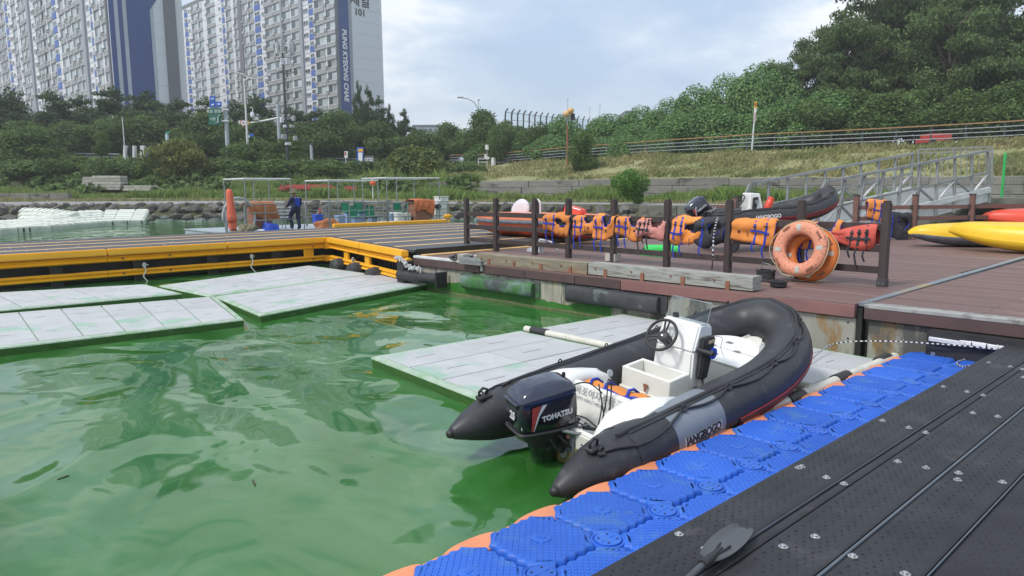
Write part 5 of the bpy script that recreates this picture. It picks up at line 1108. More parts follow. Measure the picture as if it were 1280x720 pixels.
# ---- life vests draped over the rails
def vest(label, b0, b1, zt, zb, body, strap, kind, a=None, straps=(0.2,0.42), flip=1, hang=True, prnt=True):
    bm_ = (b0+b1)/2; fa = a if a is not None else FA(bm_); w = b0-b1; t = thing('life_vest', (fa,bm_,zt), label, 'life vest'); t['_local'] = 1
    H_ = zt-zb; nx, nz = 22, 26
    def shape(s):                                  # s 0..1 along b (left to right)
        return 1.0
    def P_(s, q, off=0):
        """s across, q: -1 back bottom .. 0 over rail .. 1 front bottom"""
        ang = max(-1,min(1,q/.16)) ; bulge = .022*math.sin(PI*s*3+1)*1+.03*math.sin(PI*min(1,abs(q)))**.6
        if abs(q) < .16: x = -math.sin(ang*PI/2)*(.040+off); z = zt-.005+math.cos(ang*PI/2)*(.035+off)-.05
        else:
            x = -math.copysign(.040+off+bulge*.6,q); z = zt-(abs(q)-.16)/.84*H_*(1.0 if q > 0 else .8)-.05
        yy = bm_+w/2-w*s+flip*.04*q*abs(q)
        n_ = mnoise.noise(Vector((s*2.2+bm_*5,q*2.2,0)))*.05+mnoise.noise(Vector((s*7+bm_*5,q*6,0)))*.012
        return Vector((x+n_-(.05*abs(q)*0), yy-bm_, z-zt+n_*.9-(.05*math.sin(PI*s*1.0+bm_*3)*max(0,q)) ))
    holes = kind == 'neck'
    b = MB(); idx = {}; 
    def inside(s,q):
        if kind == 'neck' and q > -.15:
            return ((s-.66)/.22)**2+((q-.12)/.34)**2 > 1
        if kind == 'arm':
            return ((s-.66)/.24)**2+((q-.42-.35*(s-.66))/.17)**2 > 1
        if kind == 'taper': return q < 1-.78*(1-s)**1.1*1.0 or True
        return True
    def zmod(p,s,q):
        if kind == 'taper' and q > 0: p.z *= (.25+.75*s**.9)*1.0 if False else 1; 
        return p
    N_ = 26; K = 22
    grid_ = [[P_(i/N_, -1+2*j/(K*1.0)) for j in range(K+1)] for i in range(N_+1)]
    vs = []; fs = []; mi = []
    for i in range(N_+1):
        for j in range(K+1):
            s, q = i/N_, -1+2*j/K; p = grid_[i][j]
            e = 1-(abs(2*s-1))**6*.12
            if kind == 'taper': p = Vector((p.x, p.y, p.z)); tz = .18+.82*min(1,s*1.15); zc = -H_*.62; p.z = zc+(p.z-zc)*tz
            p.z = p.z*e+(1-e)*(-H_*.4); vs.append(p)
    inn = [[inside((i+.5)/N_, -1+2*(j+.5)/K) for j in range(K)] for i in range(N_)]
    for i in range(N_):
        for j in range(K):
            if inn[i][j]: o = i*(K+1)+j; fs.append((o,o+K+1,o+K+2,o+1))
    b.v = vs; b.f = fs; b.mi = [0]*len(fs)
    me = b.mesh('shell',body,smooth='all',recalc=False)
    bm2 = bmesh.new(); bm2.from_mesh(me); bmesh.ops.delete(bm2, geom=[v for v in bm2.verts if not v.link_faces], context='VERTS'); bm2.normal_update(); bmesh.ops.solidify(bm2, geom=bm2.faces, thickness=.03); bmesh.ops.recalc_face_normals(bm2, faces=bm2.faces)
    bm2.to_mesh(me); bm2.free(); me.polygons.foreach_set('use_smooth',[True]*len(me.polygons)); link('shell',me,t)
    SM = strap
    def pt(s,q,o_=.034):
        p = P_(s,q,o_).copy(); e = 1-(abs(2*s-1))**6*.12
        if kind == 'taper': tz = .18+.82*min(1,s*1.15); zc = -H_*.62; p.z = zc+(p.z-zc)*tz
        p.z = p.z*e+(1-e)*(-H_*.4); return p
    def ribbon(ps, w_, nm='strap'):
        rows = []
        for i,p in enumerate(ps):
            d = (ps[min(i+1,len(ps)-1)]-ps[max(0,i-1)]).normalized(); sd_ = Vector((0,1,0)) if abs(d.y) < .7 else Vector((0,0,1)); rows.append([p-sd_*w_/2, p+sd_*w_/2])
        bb = MB().grid(rows); me_ = bb.mesh(nm,SM,smooth=False,recalc=False); b3 = bmesh.new(); b3.from_mesh(me_); bmesh.ops.solidify(b3,geom=b3.faces,thickness=.007); bmesh.ops.recalc_face_normals(b3,faces=b3.faces); b3.to_mesh(me_); b3.free(); link(nm,me_,t)
    for s in straps:
        pb_ = pt(s+.008,.30,.048); MB().bar(pb_-Vector((0,.026,0)),pb_+Vector((0,.026,0)),.028,.014).build('buckle','vest_black',t,local=True,bevel=.004)
        ribbon([pt(s+.03*q,q) for q in np.linspace(-.3,1,14)], .038)
        if hang: ribbon([pt(s,1)+Vector((-.01,0,0)),pt(s,1)+Vector((-.02,.01,-.08)),pt(s,1)+Vector((.0,-.01,-.19-.05*math.sin(s*20)))], .026, 'loose_strap')
    if len(straps) > 1: ribbon([pt(s,.55,.042) for s in np.linspace(max(0,straps[0]-.1),straps[-1]+.1,6)], .032, 'cross_strap')
    # piping along edges
    if SM == 'strap_blue':
        for s in (.004,.996): MB().tube([pt(s,q,.014) for q in np.linspace(-.6,1,14)],.011,6).build('piping',SM,t,smooth='all',local=True)
        MB().tube([pt(s,1,.014) for s in np.linspace(.02,.98,12)],.010,6).build('piping',SM,t,smooth='all',local=True)
        if kind in('neck','arm'):
            c0,c1,r0,r1 = ((.66,.12,.22,.34) if kind == 'neck' else (.66,.42,.25,.19)); MB().tube([pt(c0+r0*math.cos(x_),c1+r1*math.sin(x_),.016) for x_ in np.linspace(-1.0 if kind=='neck' else 0,PI+1.0 if kind=='neck' else 2*PI,16)],.011,6).build('piping',SM,t,smooth='all',local=True)
            # lining visible through the opening
            MB().grid([[pt(c0+(i-2)*r0*.55,c1+(j-2)*r1*.5,-.045)+Vector((.0,0,0)) for j in range(5)] for i in range(5)]).build('dark_lining','vest_black',t,smooth='all',local=True)
    if prnt:                                        # black emblem: small splash mark and a column of letters
        s0 = {'neck':.72,'arm':.85,'plain':.18,'left':.30}.get(kind,.7); q0 = .62 if kind != 'arm' else .93
        e = pt(s0,q0,.032); em = MB()
        for k in range(7): a_ = k*2*PI/7; em.bar(e+Vector((-.006,0,0)),e+Vector((-.006,.028*math.cos(a_),.028*math.sin(a_))),.006)
        em.lathe([(.012,-.008),(.012,-.004)],tuple(e),10,'x'); em.build('emblem','dark_print',t,local=True)
        e2 = pt(s0-.17 if s0 > .5 else s0+.2,q0,.032)+Vector((-.008,0,0))
        for k in range(7):
            z_ = .055-.018*k; lt = MB(); c_ = e2+Vector((0,0,z_)); lt.bar(c_+Vector((0,.012,-.005)),c_+Vector((0,-.012,-.005)),.003,.004)
            lt.bar(c_+Vector((0,.012*(-1)**k,-.005)),c_+Vector((0,.004*(-1)**k,.006)),.003,.004); lt.build('print_letter','dark_print',t,local=True)
    return t
def vb(u, v, a=None):
    p = hit(u,v,(a or 10.3,0,0),(1,0,0)); return p
def vpx(label, u0, u1, vt, vbm, body, strap, kind, **k):
    p0, p1 = hit(u0,vt,(10.36,0,0),(1,0,0)), hit(u1,vbm,(10.36,0,0),(1,0,0)); return vest(label, p0.y+(p0.y-p1.y)*.08, p1.y-(p0.y-p1.y)*.08, min(p0.z,ZQ+.875), p1.z, body, strap, kind, **k)
vpx('orange vest with blue straps and open arm hole, first on the fence from the left',684,711,267,290,'vest_orange','strap_blue','arm',straps=(.12,.38))
vpx('orange vest with round blue edged neck beside the fourth fence post',722,747,269,292,'vest_orange','strap_blue','neck',straps=(.08,.34))
vpx('orange vest with sloping bottom edge tucked against the fifth fence post',748,769,268,294,'vest_orange','strap_blue','neck',straps=(.12,.42))
vpx('orange vest touching the pink and black striped one',778,806,270,294,'vest_orange','strap_blue','neck',straps=(.10,.34))
vpx('faded pink vest with black stripes hanging between orange vest and fence post',805,834,273,296,'vest_pink','vest_black','neck',straps=(.10,.24,.38),prnt=False)
vpx('orange vest turned sideways with large open arm hole, right of the seventh fence post gap',850,881,271,301,'vest_orange','strap_blue','arm',straps=(.10,.30))
vpx('black vest showing its dark lining with orange edges and white rope across',879,909,272,301,'vest_black','strap_blue','arm',straps=(.25,),prnt=False)
vpx('wide orange vest with two blue vertical straps left of the ring buoys',928,972,273,301,'vest_orange','strap_blue','plain',straps=(.55,.80))
vpx('orange vest with blue edged neck just right of the ring buoys',1010,1054,275,303,'vest_orange','strap_blue','neck',straps=(.14,.32))
vpx('red pointed vest with black bands at the right end of the fence',1050,1099,277,306,'vest_red','vest_black','taper',straps=(.50,.66,.82),prnt=False)
p = W(1090,300,ZQ); pa_ = bp_[0]; 
def vback(label,u0,u1,vt,vbm,body,kind,**k):
    pn_ = bp_[0]; D = (bp_[1]-bp_[0]).normalized(); nrm = Vector((-D.y,D.x,0)); p0,p1 = hit(u0,vt,pn_,nrm),hit(u1,vbm,pn_,nrm); w = (p1-p0); w.z = 0; t = vest(label, w.length/2+100, -w.length/2+100, p0.z, p1.z, body,'strap_blue',kind,a=0,**k)
    c_ = (p0+p1)/2; t.location = Vector((c_.x,c_.y,p0.z)); t.rotation_euler = (0,0,math.atan2(D.y,D.x)+PI/2); return t
vback('orange vest with two blue straps draped over the brown back fence',1084,1107,250,272,'vest_orange','plain',straps=(.35,.65))
vback('black lined vest with orange panel sagging on the brown back fence',1110,1136,266,296,'vest_black','arm',straps=(.15,),prnt=False)
# white cord hanging on the fence at the black vest
t = thing('white_rope', (10.2,6.5,1.4), 'white rope hung over the fence rail across the black vest', 'rope'); 
speck(smooth_path([hit(897,272,(10.15,0,0),(1,0,0)),hit(894,284,(10.13,0,0),(1,0,0)),hit(892,300,(10.15,0,0),(1,0,0)),hit(891,322,(10.15,0,0),(1,0,0)),W(890,336,ZQ+.01)]),.012,t); [m_ for m_ in ()]
# green hose reel
t = thing('green_hose_mat', W(830,322,ZQ), 'bright green rolled mat on the deck behind the fence', 'mat'); p = W(832,318,ZQ)
MB().tube([(p.x-.3,p.y+.3,ZQ+.10),(p.x+.15,p.y-.18,ZQ+.10)],.10,16).build('roll','green_hose',t,smooth=True); MB().box(p.x-.55,p.x-.1,p.y-.35,p.y+.25,ZQ+.004,ZQ+.02).build('mat_end','green_hose',t); MB().tube([(p.x-.31,p.y+.31,ZQ+.10),(p.x-.33,p.y+.33,ZQ+.10)],.04,10).build('roll_core','pier_dark',t)
# ================================================================== PIER with yellow rails
ZP = .75; BN, BF = 17.5, 22.1
pr_ = thing('floating_pier', (5,19,0), 'long floating pier with dark planks, ochre stripes and bright yellow guard rails', 'pier')
C0 = Vector((9.55,BN,0)); C1 = Vector((8.42,12.2,0))
PX0, PX1 = -14.0, 17.4
bs = sorted([W(575,v,ZP).y for v in (281.6,285.7,289.8,294.3,300.3)]+[W(0,308.7,ZP).y])
# planks rows along X; the part right of the corner is wider
edge = lambda b_: C0.x+(C1.x-C0.x)*(BN-b_)/(BN-C1.y)
y = 12.28; i = 0
stripes = [13.35,14.6,15.9,17.2,18.5,19.8,21.0]
while y < BF-.05:
    st = any(abs(y-s_) < .09 for s_ in stripes); w = .30
    x0 = PX0 if y > BN+.15 else edge(y)+.18
    nseg = 4 if y > BN+.15 else 1
    for k in range(nseg):
        xa = x0+(PX1-x0)*k/nseg; xb = x0+(PX1-x0)*(k+1)/nseg-.01
        MB().box(xa,xb,y,y+w-.012,ZP-.06,ZP-.008+rr.uniform(-.002,.002)).build('plank','pier_plank',pr_)
    y += w; i += 1
for s_ in stripes:
    x0 = PX0 if s_ > BN else edge(s_)+.2; MB().box(x0,PX1,s_-.075,s_+.075,ZP-.012,ZP-.002).build('stripe','pier_stripe',pr_)
bl_ = MB().lathe([(.022,0),(.02,.008),(.001,.010)],(0,0,0),8).mesh('bolt','steel')
for i in range(150):
    x, y = rr.uniform(-3,16), rr.choice(stripes)+rr.choice((.22,.85,-.22)); 
    if y < BN and x < edge(y)+.3 or y > BF-.2: continue
    o = link('bolt',bl_,pr_); o.location = Vector((x,y,ZP-.006))-pr_.location
MB().box(PX0,PX1,BN+.35,BF-.1,.02,ZP-.07).build('hull','pier_dark',pr_); MB().prism([(C1.x+.45,12.35),(PX1,12.35),(PX1,BN+.34),(C0.x+.4,BN+.34)],.02,ZP-.07).build('hull','pier_dark',pr_)
MB().box(C1.x+.25,PX1,12.22,12.285,ZP-.16,ZP+.01).build('end_trim','pier_dark',pr_)
MB().box(C1.x+.3,PX1,12.02,12.2,ZQ,ZQ+.02).build('yellow_line','pier_stripe',pr_)
MB().box(12.2,17.0,BF-.08,BF+.06,ZP-.02,ZP+.12).build('far_curb','pier_yellow',pr_,bevel=.02)
def wbeam(a, b_, z0, z1, par=pr_, nm='guard_rail', m_='pier_yellow', d=.11):
    a, b_ = Vector(a), Vector(b_); D = (b_-a).normalized(); n = Vector((-D.y,D.x,0)); n = n if n.dot(Vector((-.7,-.7,0))) > 0 else -n
    h = z1-z0; pr = [(0,0),(d*.6,h*.05),(d,h*.22),(d*.72,h*.36),(d*.55,h*.5),(d*.72,h*.64),(d,h*.78),(d*.6,h*.95),(0,h)]
    L = (b_-a).length; k = max(1,round(L/2.6))
    for i in range(k):
        p, q = a+D*(L*i/k+.006), a+D*(L*(i+1)/k-.006); b = MB()
        rws = [[p+n*x+UP*(z0+z) for x,z in pr],[q+n*x+UP*(z0+z) for x,z in pr]]; b.grid(rws); b.add(rws[0],[tuple(range(len(pr)))]); b.add(rws[1],[tuple(range(len(pr)))[::-1]]); b.build(nm,m_,par,smooth=True)
        for f_ in (.12,.5,.88):
            c_ = p.lerp(q,f_)+n*d*.57+UP*(z0+h*.5); MB().tube([c_,c_+n*.02],.028,8).build('rail_bolt','rust' if (i+int(f_*10))%4==0 else 'pier_yellow',par)
def ybeam(a, b_, z0, z1, d=.16, nm='cap_beam'):
    a, b_ = Vector(a), Vector(b_); D = (b_-a).normalized(); L = (b_-a).length; k = max(1,round(L/2.6)); n = Vector((-D.y,D.x,0)); n = n if n.dot(Vector((-.7,-.7,0))) > 0 else -n
    for i in range(k):
        p, q = a+D*(L*i/k+.006), a+D*(L*(i+1)/k-.006)
        MB().hexa([p+UP*z0,q+UP*z0,q+n*d+UP*z0,p+n*d+UP*z0,p+UP*z1,q+UP*z1,q+n*d+UP*z1,p+n*d+UP*z1]).build(nm,'pier_yellow',pr_,bevel=.02,seg=2)
aL = Vector((PX0,BN,0)); cA = C0+Vector((-.22,0,0)); cB = C0+(C1-C0).normalized()*.22; C1e = C1+Vector((0,-.02,0)); D1 = (C1e-C0).normalized()
ybeam(aL,cA,.615,.755); ybeam(cB,C1e,.615,.755); wbeam(aL,cA,.455,.605); wbeam(cB,C1e,.455,.605); wbeam(aL,cA,.12,.275); wbeam(cB,C0+D1*(5.0),.12,.275)
nD = Vector((-D1.y,D1.x,0)); nD = nD if nD.x < 0 else -nD
for z0,z1 in ((.615,.757),(.452,.608),(.117,.278)):      # corner caps
    MB().prism([tuple((C0+v).xy) for v in (Vector((-.22,0,0)),Vector((-.22,-.17,0)),Vector((-.06,-.17,0)),D1*.22+nD*.17,D1*.22)],z0,z1).build('corner_cap','pier_yellow',pr_,bevel=.015)
MB().tube([C1e+UP*.53+nD*.06+D1*.02, C1e+UP*.53+nD*.06+D1*.14],.085,14).build('end_cap','pier_yellow',pr_,smooth=True,bevel=.01)
x = PX0+1
while x < C0.x-.4:
    MB().box(x-.11,x+.11,BN-.0,BN+.12,-.3,.62).build('post','pier_dark' if x < C0.x-1 else 'pier_yellow',pr_); x += 1.62
MB().box(C0.x-.75,C0.x-.5,BN-.03,BN+.03,.27,.46).build('yellow_post','pier_yellow',pr_)
for s_ in (1.35,2.9): p = C0+D1*s_; q = C0+D1*(s_+.30); MB().hexa([p+nD*.06+UP*.26,q+nD*.06+UP*.26,q+UP*.26,p+UP*.26,p+nD*.06+UP*.47,q+nD*.06+UP*.47,q+UP*.47,p+UP*.47]).build('yellow_post','pier_yellow',pr_,bevel=.008)
for s_ in np.arange(.3,5.2,.16): p = C0+D1*s_-nD*.16; MB().box(p.x-.02,p.x+.02,p.y-.02,p.y+.02,-.3,.6).build('grille_bar','pier_dark',pr_)
for s_ in (1.2,2.5,3.8): p = C0+D1*s_-nD*.05; MB().lathe([(.01,-.3),(.2,-.28),(.24,-.1),(.2,.12),(.01,.16)],(p.x-.1,p.y,.05),14,'x').build('float_drum','fender_dark',pr_,smooth=True)
for (u,v0,v1) in ((180,333,352),(314,322,340),(459,325,342)):
    p = hit(u,v0,(0,BN-.15,0),(0,1,0)); 
    if u > 420: p = C0+D1*(2.35)+nD*.17+UP*.3
    t = thing('mooring_rope', p, {180:'short white rope tied to the lower yellow rail at left',314:'white rope looped over the yellow rail near the middle of the pier',459:'white rope holding the yellow rail at the pier end side'}[u], 'rope')
    dz = .62 if u != 459 else .3; MB().tube(smooth_path([p+Vector((.1,.05,.02)),p+Vector((0,-.02,.05)),p+Vector((.02,-.04,-.1)),p+Vector((-.04,-.06,-.22)),p+Vector((.06,-.1,-dz*.6))],5),.014,6).build('line','rope_white',t,smooth='all')
    MB().tube([p+Vector((0,-.03,.03))+Vector((.03*math.cos(a),0,.05*math.sin(a))) for a in np.linspace(0,6.2,9)],.013,5).build('loop','rope_white',t,smooth='all')
# corner fender with chain
t = thing('corner_fender', W(530,345,.3), 'black corner fender hung with a heap of pale chain between pier and quay', 'fender'); p0,p1 = Vector((AQ-.25,12.2,.27)),Vector((AQ-.20,10.95,.27))
MB().tube([p0,p1],[.11,.11],16).build('fender_body','black_rubber',t,smooth=True); MB().box(AQ-.33,AQ-.06,10.88,10.93,.12,.42).build('end_plate','black_rubber',t,bevel=.01); MB().box(AQ-.3,AQ+.0,12.0,12.25,.1,.56).build('upper_block','black_rubber',t,bevel=.02)
for k in range(26):
    f_ = k/25; p = Vector((AQ-.30,12.25,.60)).lerp(Vector((AQ-.27,11.4,.39)),f_)+Vector((rr.uniform(-.03,.03),rr.uniform(-.03,.03),.04*math.sin(f_*9)+rr.uniform(-.02,.02)))
    ax = Vector((rr.gauss(0,1),rr.gauss(0,1),rr.gauss(0,1))).normalized(); ay = ax.orthogonal().normalized(); MB().tube([p+ax*.045*math.cos(a)+ay*.028*math.sin(a) for a in np.linspace(0,2*PI,9)[:-1]],.012,5,closed=True).build('chain_link','chain',t,smooth='all')
# ================================================================== RAFTS
def raft(label, corners, nx, ny, z=.12, mt='white_panel', pipes=(), slats=False, front_alg=True, th=.30):
    """corners: A (left near), B (right near), C (right far), D (left far); nx along AB"""
    A,B,C,D = [Vector((c[0],c[1],0)) for c in corners]; t = thing('floating_raft', (A+C)/2, label, 'raft')
    Q = lambda s,q: (A*(1-s)+B*s)*(1-q)+(D*(1-s)+C*s)*q
    L, Wd = (B-A).length, (D-A).length; e = .07; ex, ey = e/L, e/Wd
    # body with rounded side
    def loop(ins, zz): return [Q(ins/L,ins/Wd)+UP*zz, Q(1-ins/L,ins/Wd)+UP*zz, Q(1-ins/L,1-ins/Wd)+UP*zz, Q(ins/L,1-ins/Wd)+UP*zz]
    b = MB(); ls = [loop(.05,-.2),loop(.0,-.12),loop(-.02,z-.032)]; 
    for l0,l1 in zip(ls,ls[1:]): b.add(l0+l1,[(i,(i+1)%4,4+(i+1)%4,4+i) for i in range(4)])
    b.build('raft_side','raft_side',t,bevel=.01)
    b = MB(); ls = [loop(-.02,z-.031),loop(-.012,z-.014),loop(.015,z-.004),loop(e,z-.004)]
    for l0,l1 in zip(ls,ls[1:]): b.add(l0+l1,[(i,(i+1)%4,4+(i+1)%4,4+i) for i in range(4)])
    b.add(loop(e,z-.02),[(0,1,2,3)]); b.build('raft_rim','raft_lip',t,smooth=True)
    for i in range(nx):
        for j in range(ny):
            s0,s1 = ex+(1-2*ex)*i/nx+.009/L, ex+(1-2*ex)*(i+1)/nx-.009/L; q0,q1 = ey+(1-2*ey)*j/ny+.009/Wd, ey+(1-2*ey)*(j+1)/ny-.009/Wd
            P4 = [Q(s0,q0),Q(s1,q0),Q(s1,q1),Q(s0,q1)]; zz = z+rr.uniform(-.002,.002); edgep = (j == 0 and front_alg) or (i == 0 and front_alg)
            MB().hexa([p+UP*(z-.02) for p in P4]+[p+UP*zz for p in P4]).build('raft_panel','panel_algae' if edgep else mt,t,bevel=.004)
            if slats:
                for f_ in (.5,): m0,m1 = (P4[0]*(1-f_)+P4[3]*f_),(P4[1]*(1-f_)+P4[2]*f_); q_ = m0.lerp(m1,.25)+UP*(zz+.0005); MB().bar(q_,m0.lerp(m1,.5)+UP*(zz+.0005),.008,.002).build('score_line','pile_dark',t)
    return t, Q
def pxc(*l, z=.12): return [W(u,v,z) for u,v in l]
raft('nearest white tiled raft at the lower left with a green algae edge', pxc((-230,460),(303,398),(268,370),(-230,410)), 9, 2, slats=True)
raft('narrow white raft behind the nearest left raft under the yellow rail', pxc((-230,408),(226,366),(181,355),(-230,378)), 8, 2, slats=True)
raft('white raft under the pier corner with a green mossy left end', pxc((262,369),(467,342.5),(386,331.5),(200,356.5)), 5, 3, slats=True)
raft('large white raft reaching to the quay wall below the pier corner', pxc((326,393),(545,352),(470,342),(270,370)), 5, 3, slats=True)
t,Q = raft('grey white raft beside the moored boat with algae on its near corner', pxc((592,506),(735,437),(655,415),(469,444)), 4, 1, slats=False)
# replaced layout: panels across
cA_ = [(3.86,2.86),(6.30,2.86),(6.42,6.78),(4.22,6.86)]
bpy.data.objects.remove(t, do_unlink=True) if False else None
for o in [o for o in bpy.data.objects if o.parent == t]: bpy.data.objects.remove(o, do_unlink=True)
bpy.data.objects.remove(t, do_unlink=True)
t,Q = raft('grey white raft under the moored boat with algae on its near corner', cA_, 2, 6, slats=True, front_alg=False)
for o in [o for o in bpy.data.objects if o.parent == t and o.name.startswith('raft_panel')]:
    c_ = sum((v.co for v in o.data.vertices), Vector())/len(o.data.vertices)+t.location
    if c_.x < 5.2: o.data.materials[0] = M['panel_algae']
raft('grey white raft against the quay wall beyond the moored boat', [(6.50,2.86),(8.05,2.80),(8.40,6.65),(6.60,6.74)], 2, 6, slats=True, front_alg=False)
t = thing('connecting_pipe', (6.46,4.8,.12), 'cream pipe with black clips laid between the two grey rafts', 'pipe'); MB().tube([(6.39,2.9,.13),(6.50,6.76,.13)],.045,12).build('pipe','pipe_cream',t,smooth=True)
for f_ in (.45,.93): p = Vector((6.39,2.9,.13)).lerp(Vector((6.50,6.76,.13)),f_); MB().tube([p-Vector((0,.14,0)),p+Vector((0,.14,0))],.056,12).build('clip','black_rubber',t,smooth=True)
t = thing('edge_pipe', (7,2.77,.12), 'cream edge pipe with black clips between the raft and the blue dock', 'pipe'); MB().tube([(5.2,2.80,.14),(8.15,2.76,.14)],.055,12).build('pipe','pipe_cream',t,smooth=True)
for x in (5.9,6.85,7.9): MB().tube([(x-.13,2.785,.14),(x+.13,2.78,.14)],.066,12).build('clip','black_rubber',t,smooth=True)
# ================================================================== RIGID INFLATABLE BOAT
def rib(name, label, loc, hd, pitch, roll, cols, detailed=True, wheel=True):
    t = bpy.data.objects.new(name, None); col.objects.link(t); t.location = loc; t.rotation_mode = 'XYZ'; tag(t, label, 'inflatable boat'); t['_local'] = 1
    h,p_,r_ = R(hd),R(pitch),R(roll)
    t.rotation_euler = (Matrix.Rotation(h,3,'Z')@Matrix.Rotation(-p_,3,'Y')@Matrix.Rotation(r_,3,'X')).to_euler()
    tube_m, patch_m, strk, y0, xs, xb, zb, r0 = cols
    # centre line (port then mirrored)
    half = [(-.62,y0+.0,-.01,.028),(-.60,y0,-.01,.05),(-.45,y0,0,.115),(-.28,y0,0,.165),(-.1,y0,0,.196)]
    for i in range(9): half.append((xs*i/8, y0, 0, r0))
    for i in range(1,15):
        q = i/14*PI/2; half.append((xs+(xb-xs)*math.sin(q)**.9, y0*abs(math.cos(q))**.75, zb*(i/14)**1.5, r0))
    full = half+[(x,-y,z,r) for x,y,z,r in half[::-1][1:]]
    n = 28; vs = []; pts = [Vector(p[:3]) for p in full]; K = len(full); frames = []
    for i,p in enumerate(pts):
        d = (pts[min(i+1,K-1)]-pts[max(i-1,0)]).normalized(); up = UP-d*d.z; up.normalize(); sd_ = d.cross(up).normalized(); frames.append((d,up,sd_))   # sd_ = outward side when heading forward on port is... computed below
        for j in range(n): a = 2*PI*j/n; vs.append(p+(up*math.cos(a)+sd_*math.sin(a))*full[i][3])
    cen = Vector((1.2,0,0))
    def side_out(i):
        d,up,sd_ = frames[i]; return sd_ if sd_.dot(pts[i]-cen) > 0 else -sd_
    fs = []; mi = []
    for i in range(K-1):
        x = (full[i][0]+full[i+1][0])/2
        for j in range(n):
            fs.append((i*n+j,i*n+(j+1)%n,(i+1)*n+(j+1)%n,(i+1)*n+j)); mi.append(1 if (patch_m and .42 < x < .95 and i > K//2) else 0)
    fs += [tuple(range(n))[::-1],tuple(range((K-1)*n,K*n))]; mi += [0,0]
    b = MB(); b.v = [tuple(v) for v in vs]; b.f = fs; b.mi = mi; tb = b.build('inflatable_tube',[tube_m,patch_m or tube_m],t,smooth='all',local=True)
    MB().lathe([(.001,-.655),(.022,-.65),(.034,-.63),(.03,-.60)],(0,-y0,-.01),14,'x').build('cone_tip','black_rubber',tb,smooth='all',local=True); MB().lathe([(.001,-.655),(.022,-.65),(.034,-.63),(.03,-.60)],(0,y0,-.01),14,'x').build('cone_tip','black_rubber',tb,smooth='all',local=True)
    def on(i, ang, off=0):      # ang measured from up towards the outside, degrees
        d,up,_ = frames[i]; o_ = side_out(i); a = R(ang); return pts[i]+(up*math.cos(a)+o_*math.sin(a))*(full[i][3]+off)
    i0,i1 = 2,K-3
    # top flap strips
    def band(a0,a1,off,i0,i1,m_,nm,th=.006):
        rows = []
        for i in range(i0,i1+1): rows.append([on(i,a0+(a1-a0)*k/4,off) for k in range(5)])
        rows2 = []
        for i in range(i0,i1+1):
            r0_ = [on(i,a0,0.001)]+[on(i,a0+(a1-a0)*k/4,off) for k in range(5)]+[on(i,a1,0.001)]; rows2.append(r0_)
        MB().grid(rows2).build(nm,m_,t,smooth='all',local=True)
    band(4,20,.006,5,K-6,tube_m,'grab_flap')
    rows = []
    for i in range(4,K-4):      # standing edge of the flap
        rows.append([on(i,10,.004),on(i,9,.018+.006*math.sin(i*1.3)),on(i,13,.022+.006*math.sin(i*1.3)),on(i,15,.004)])
    MB().grid(rows).build('flap_edge','black_rubber',t,smooth='all',local=True)
    if strk:
        for a0,a1 in ((94,99),(106,116)): band(a0,a1,.010,11,K-12,strk,'rubbing_strake')
        band(117,135,.006,11,K-12,'black_rubber','lower_strake'); band(99.5,105.5,.012,11,K-12,'black_rubber','strake_gap')
    for i_ in (5,13,K-14,K-6):
        rows_s = [[on(i_,a,.0025)+frames[i_][0]*dx for a in range(0,341,17)] for dx in (-.02,.02)]; MB().grid(rows_s).build('glued_seam',tube_m,t,smooth='all',local=True)
    # rope loops through rings
    rings = [4,9,12,16,20,24,K//2+6,K-21,K-17,K-13,K-10,K-5]
    rings = sorted(set([3,8,11,15,19,23,K-1-23,K-1-19,K-1-15,K-1-11,K-1-8,K-1-3]))
    for i in rings:
        c_ = on(i,22,.018); MB().lathe([(.030,-.006),(.030,.004),(.016,.012),(.001,.013)],tuple(c_-UP*.012),12).build('rope_ring','black_rubber',t,smooth=True,local=True)
        MB().tube([c_+Vector((.018*math.cos(a),0,.018*math.sin(a)+.008)) for a in np.linspace(0,6.2,9)],.006,6).build('eyelet','black_rubber',t,smooth='all',local=True)
    for a_,b_ in zip(rings,rings[1:]):
        ps = []
        for k in range(9):
            f_ = a_+(b_-a_)*k/8; i = int(f_); g_ = f_-i; sag = 22+(26 if (a_ in (3,K-1-8)) else 12)*math.sin(PI*k/8); q0 = on(i,sag,.012); q1 = on(min(i+1,K-1),sag,.012); ps.append(q0.lerp(q1,g_))
        MB().tube(ps,.0105,7).build('grab_rope','black_rubber',t,smooth='all',local=True)
    for s_ in (1,-1):           # stern cleats
        c_ = Vector((-.30,s_*(y0+.02),.175)); MB().bar(c_-Vector((.05,0,0)),c_+Vector((.07,0,.0)),.07,.03).build('cleat','black_rubber',t,local=True,bevel=.008)
        MB().tube([c_+Vector((-.03,0,0)),c_+Vector((-.04,0,.05)),c_+Vector((.0,0,.07)),c_+Vector((.04,0,.05)),c_+Vector((.03,0,0))],.011,6).build('cleat_handle','black_rubber',t,smooth='all',local=True)
    # hull under
    G = MB(); sec = []
    for x,hw,zk in ((-.0,y0-.04,-.34),(1.0,y0-.04,-.33),(xs,y0-.06,-.30),(xs+.5,y0*.62,-.2),(xb-.12,.04,zb-.12)):
        sec.append([(x,hw,-.04 if x < xs+.6 else zb-.1),(x,hw*.9,-.16 if x < xs+.6 else zb-.12),(x,0,zk),(x,-hw*.9,-.16 if x < xs+.6 else zb-.12),(x,-hw,-.04 if x < xs+.6 else zb-.1)])
    G.grid(sec); G.add(sec[0],[(0,1,2,3,4)]); G.build('hull','grp',t,smooth=True,local=True)
    return t, on, frames, pts, K, full, side_out
RB = Vector((3.67,3.43,.227))
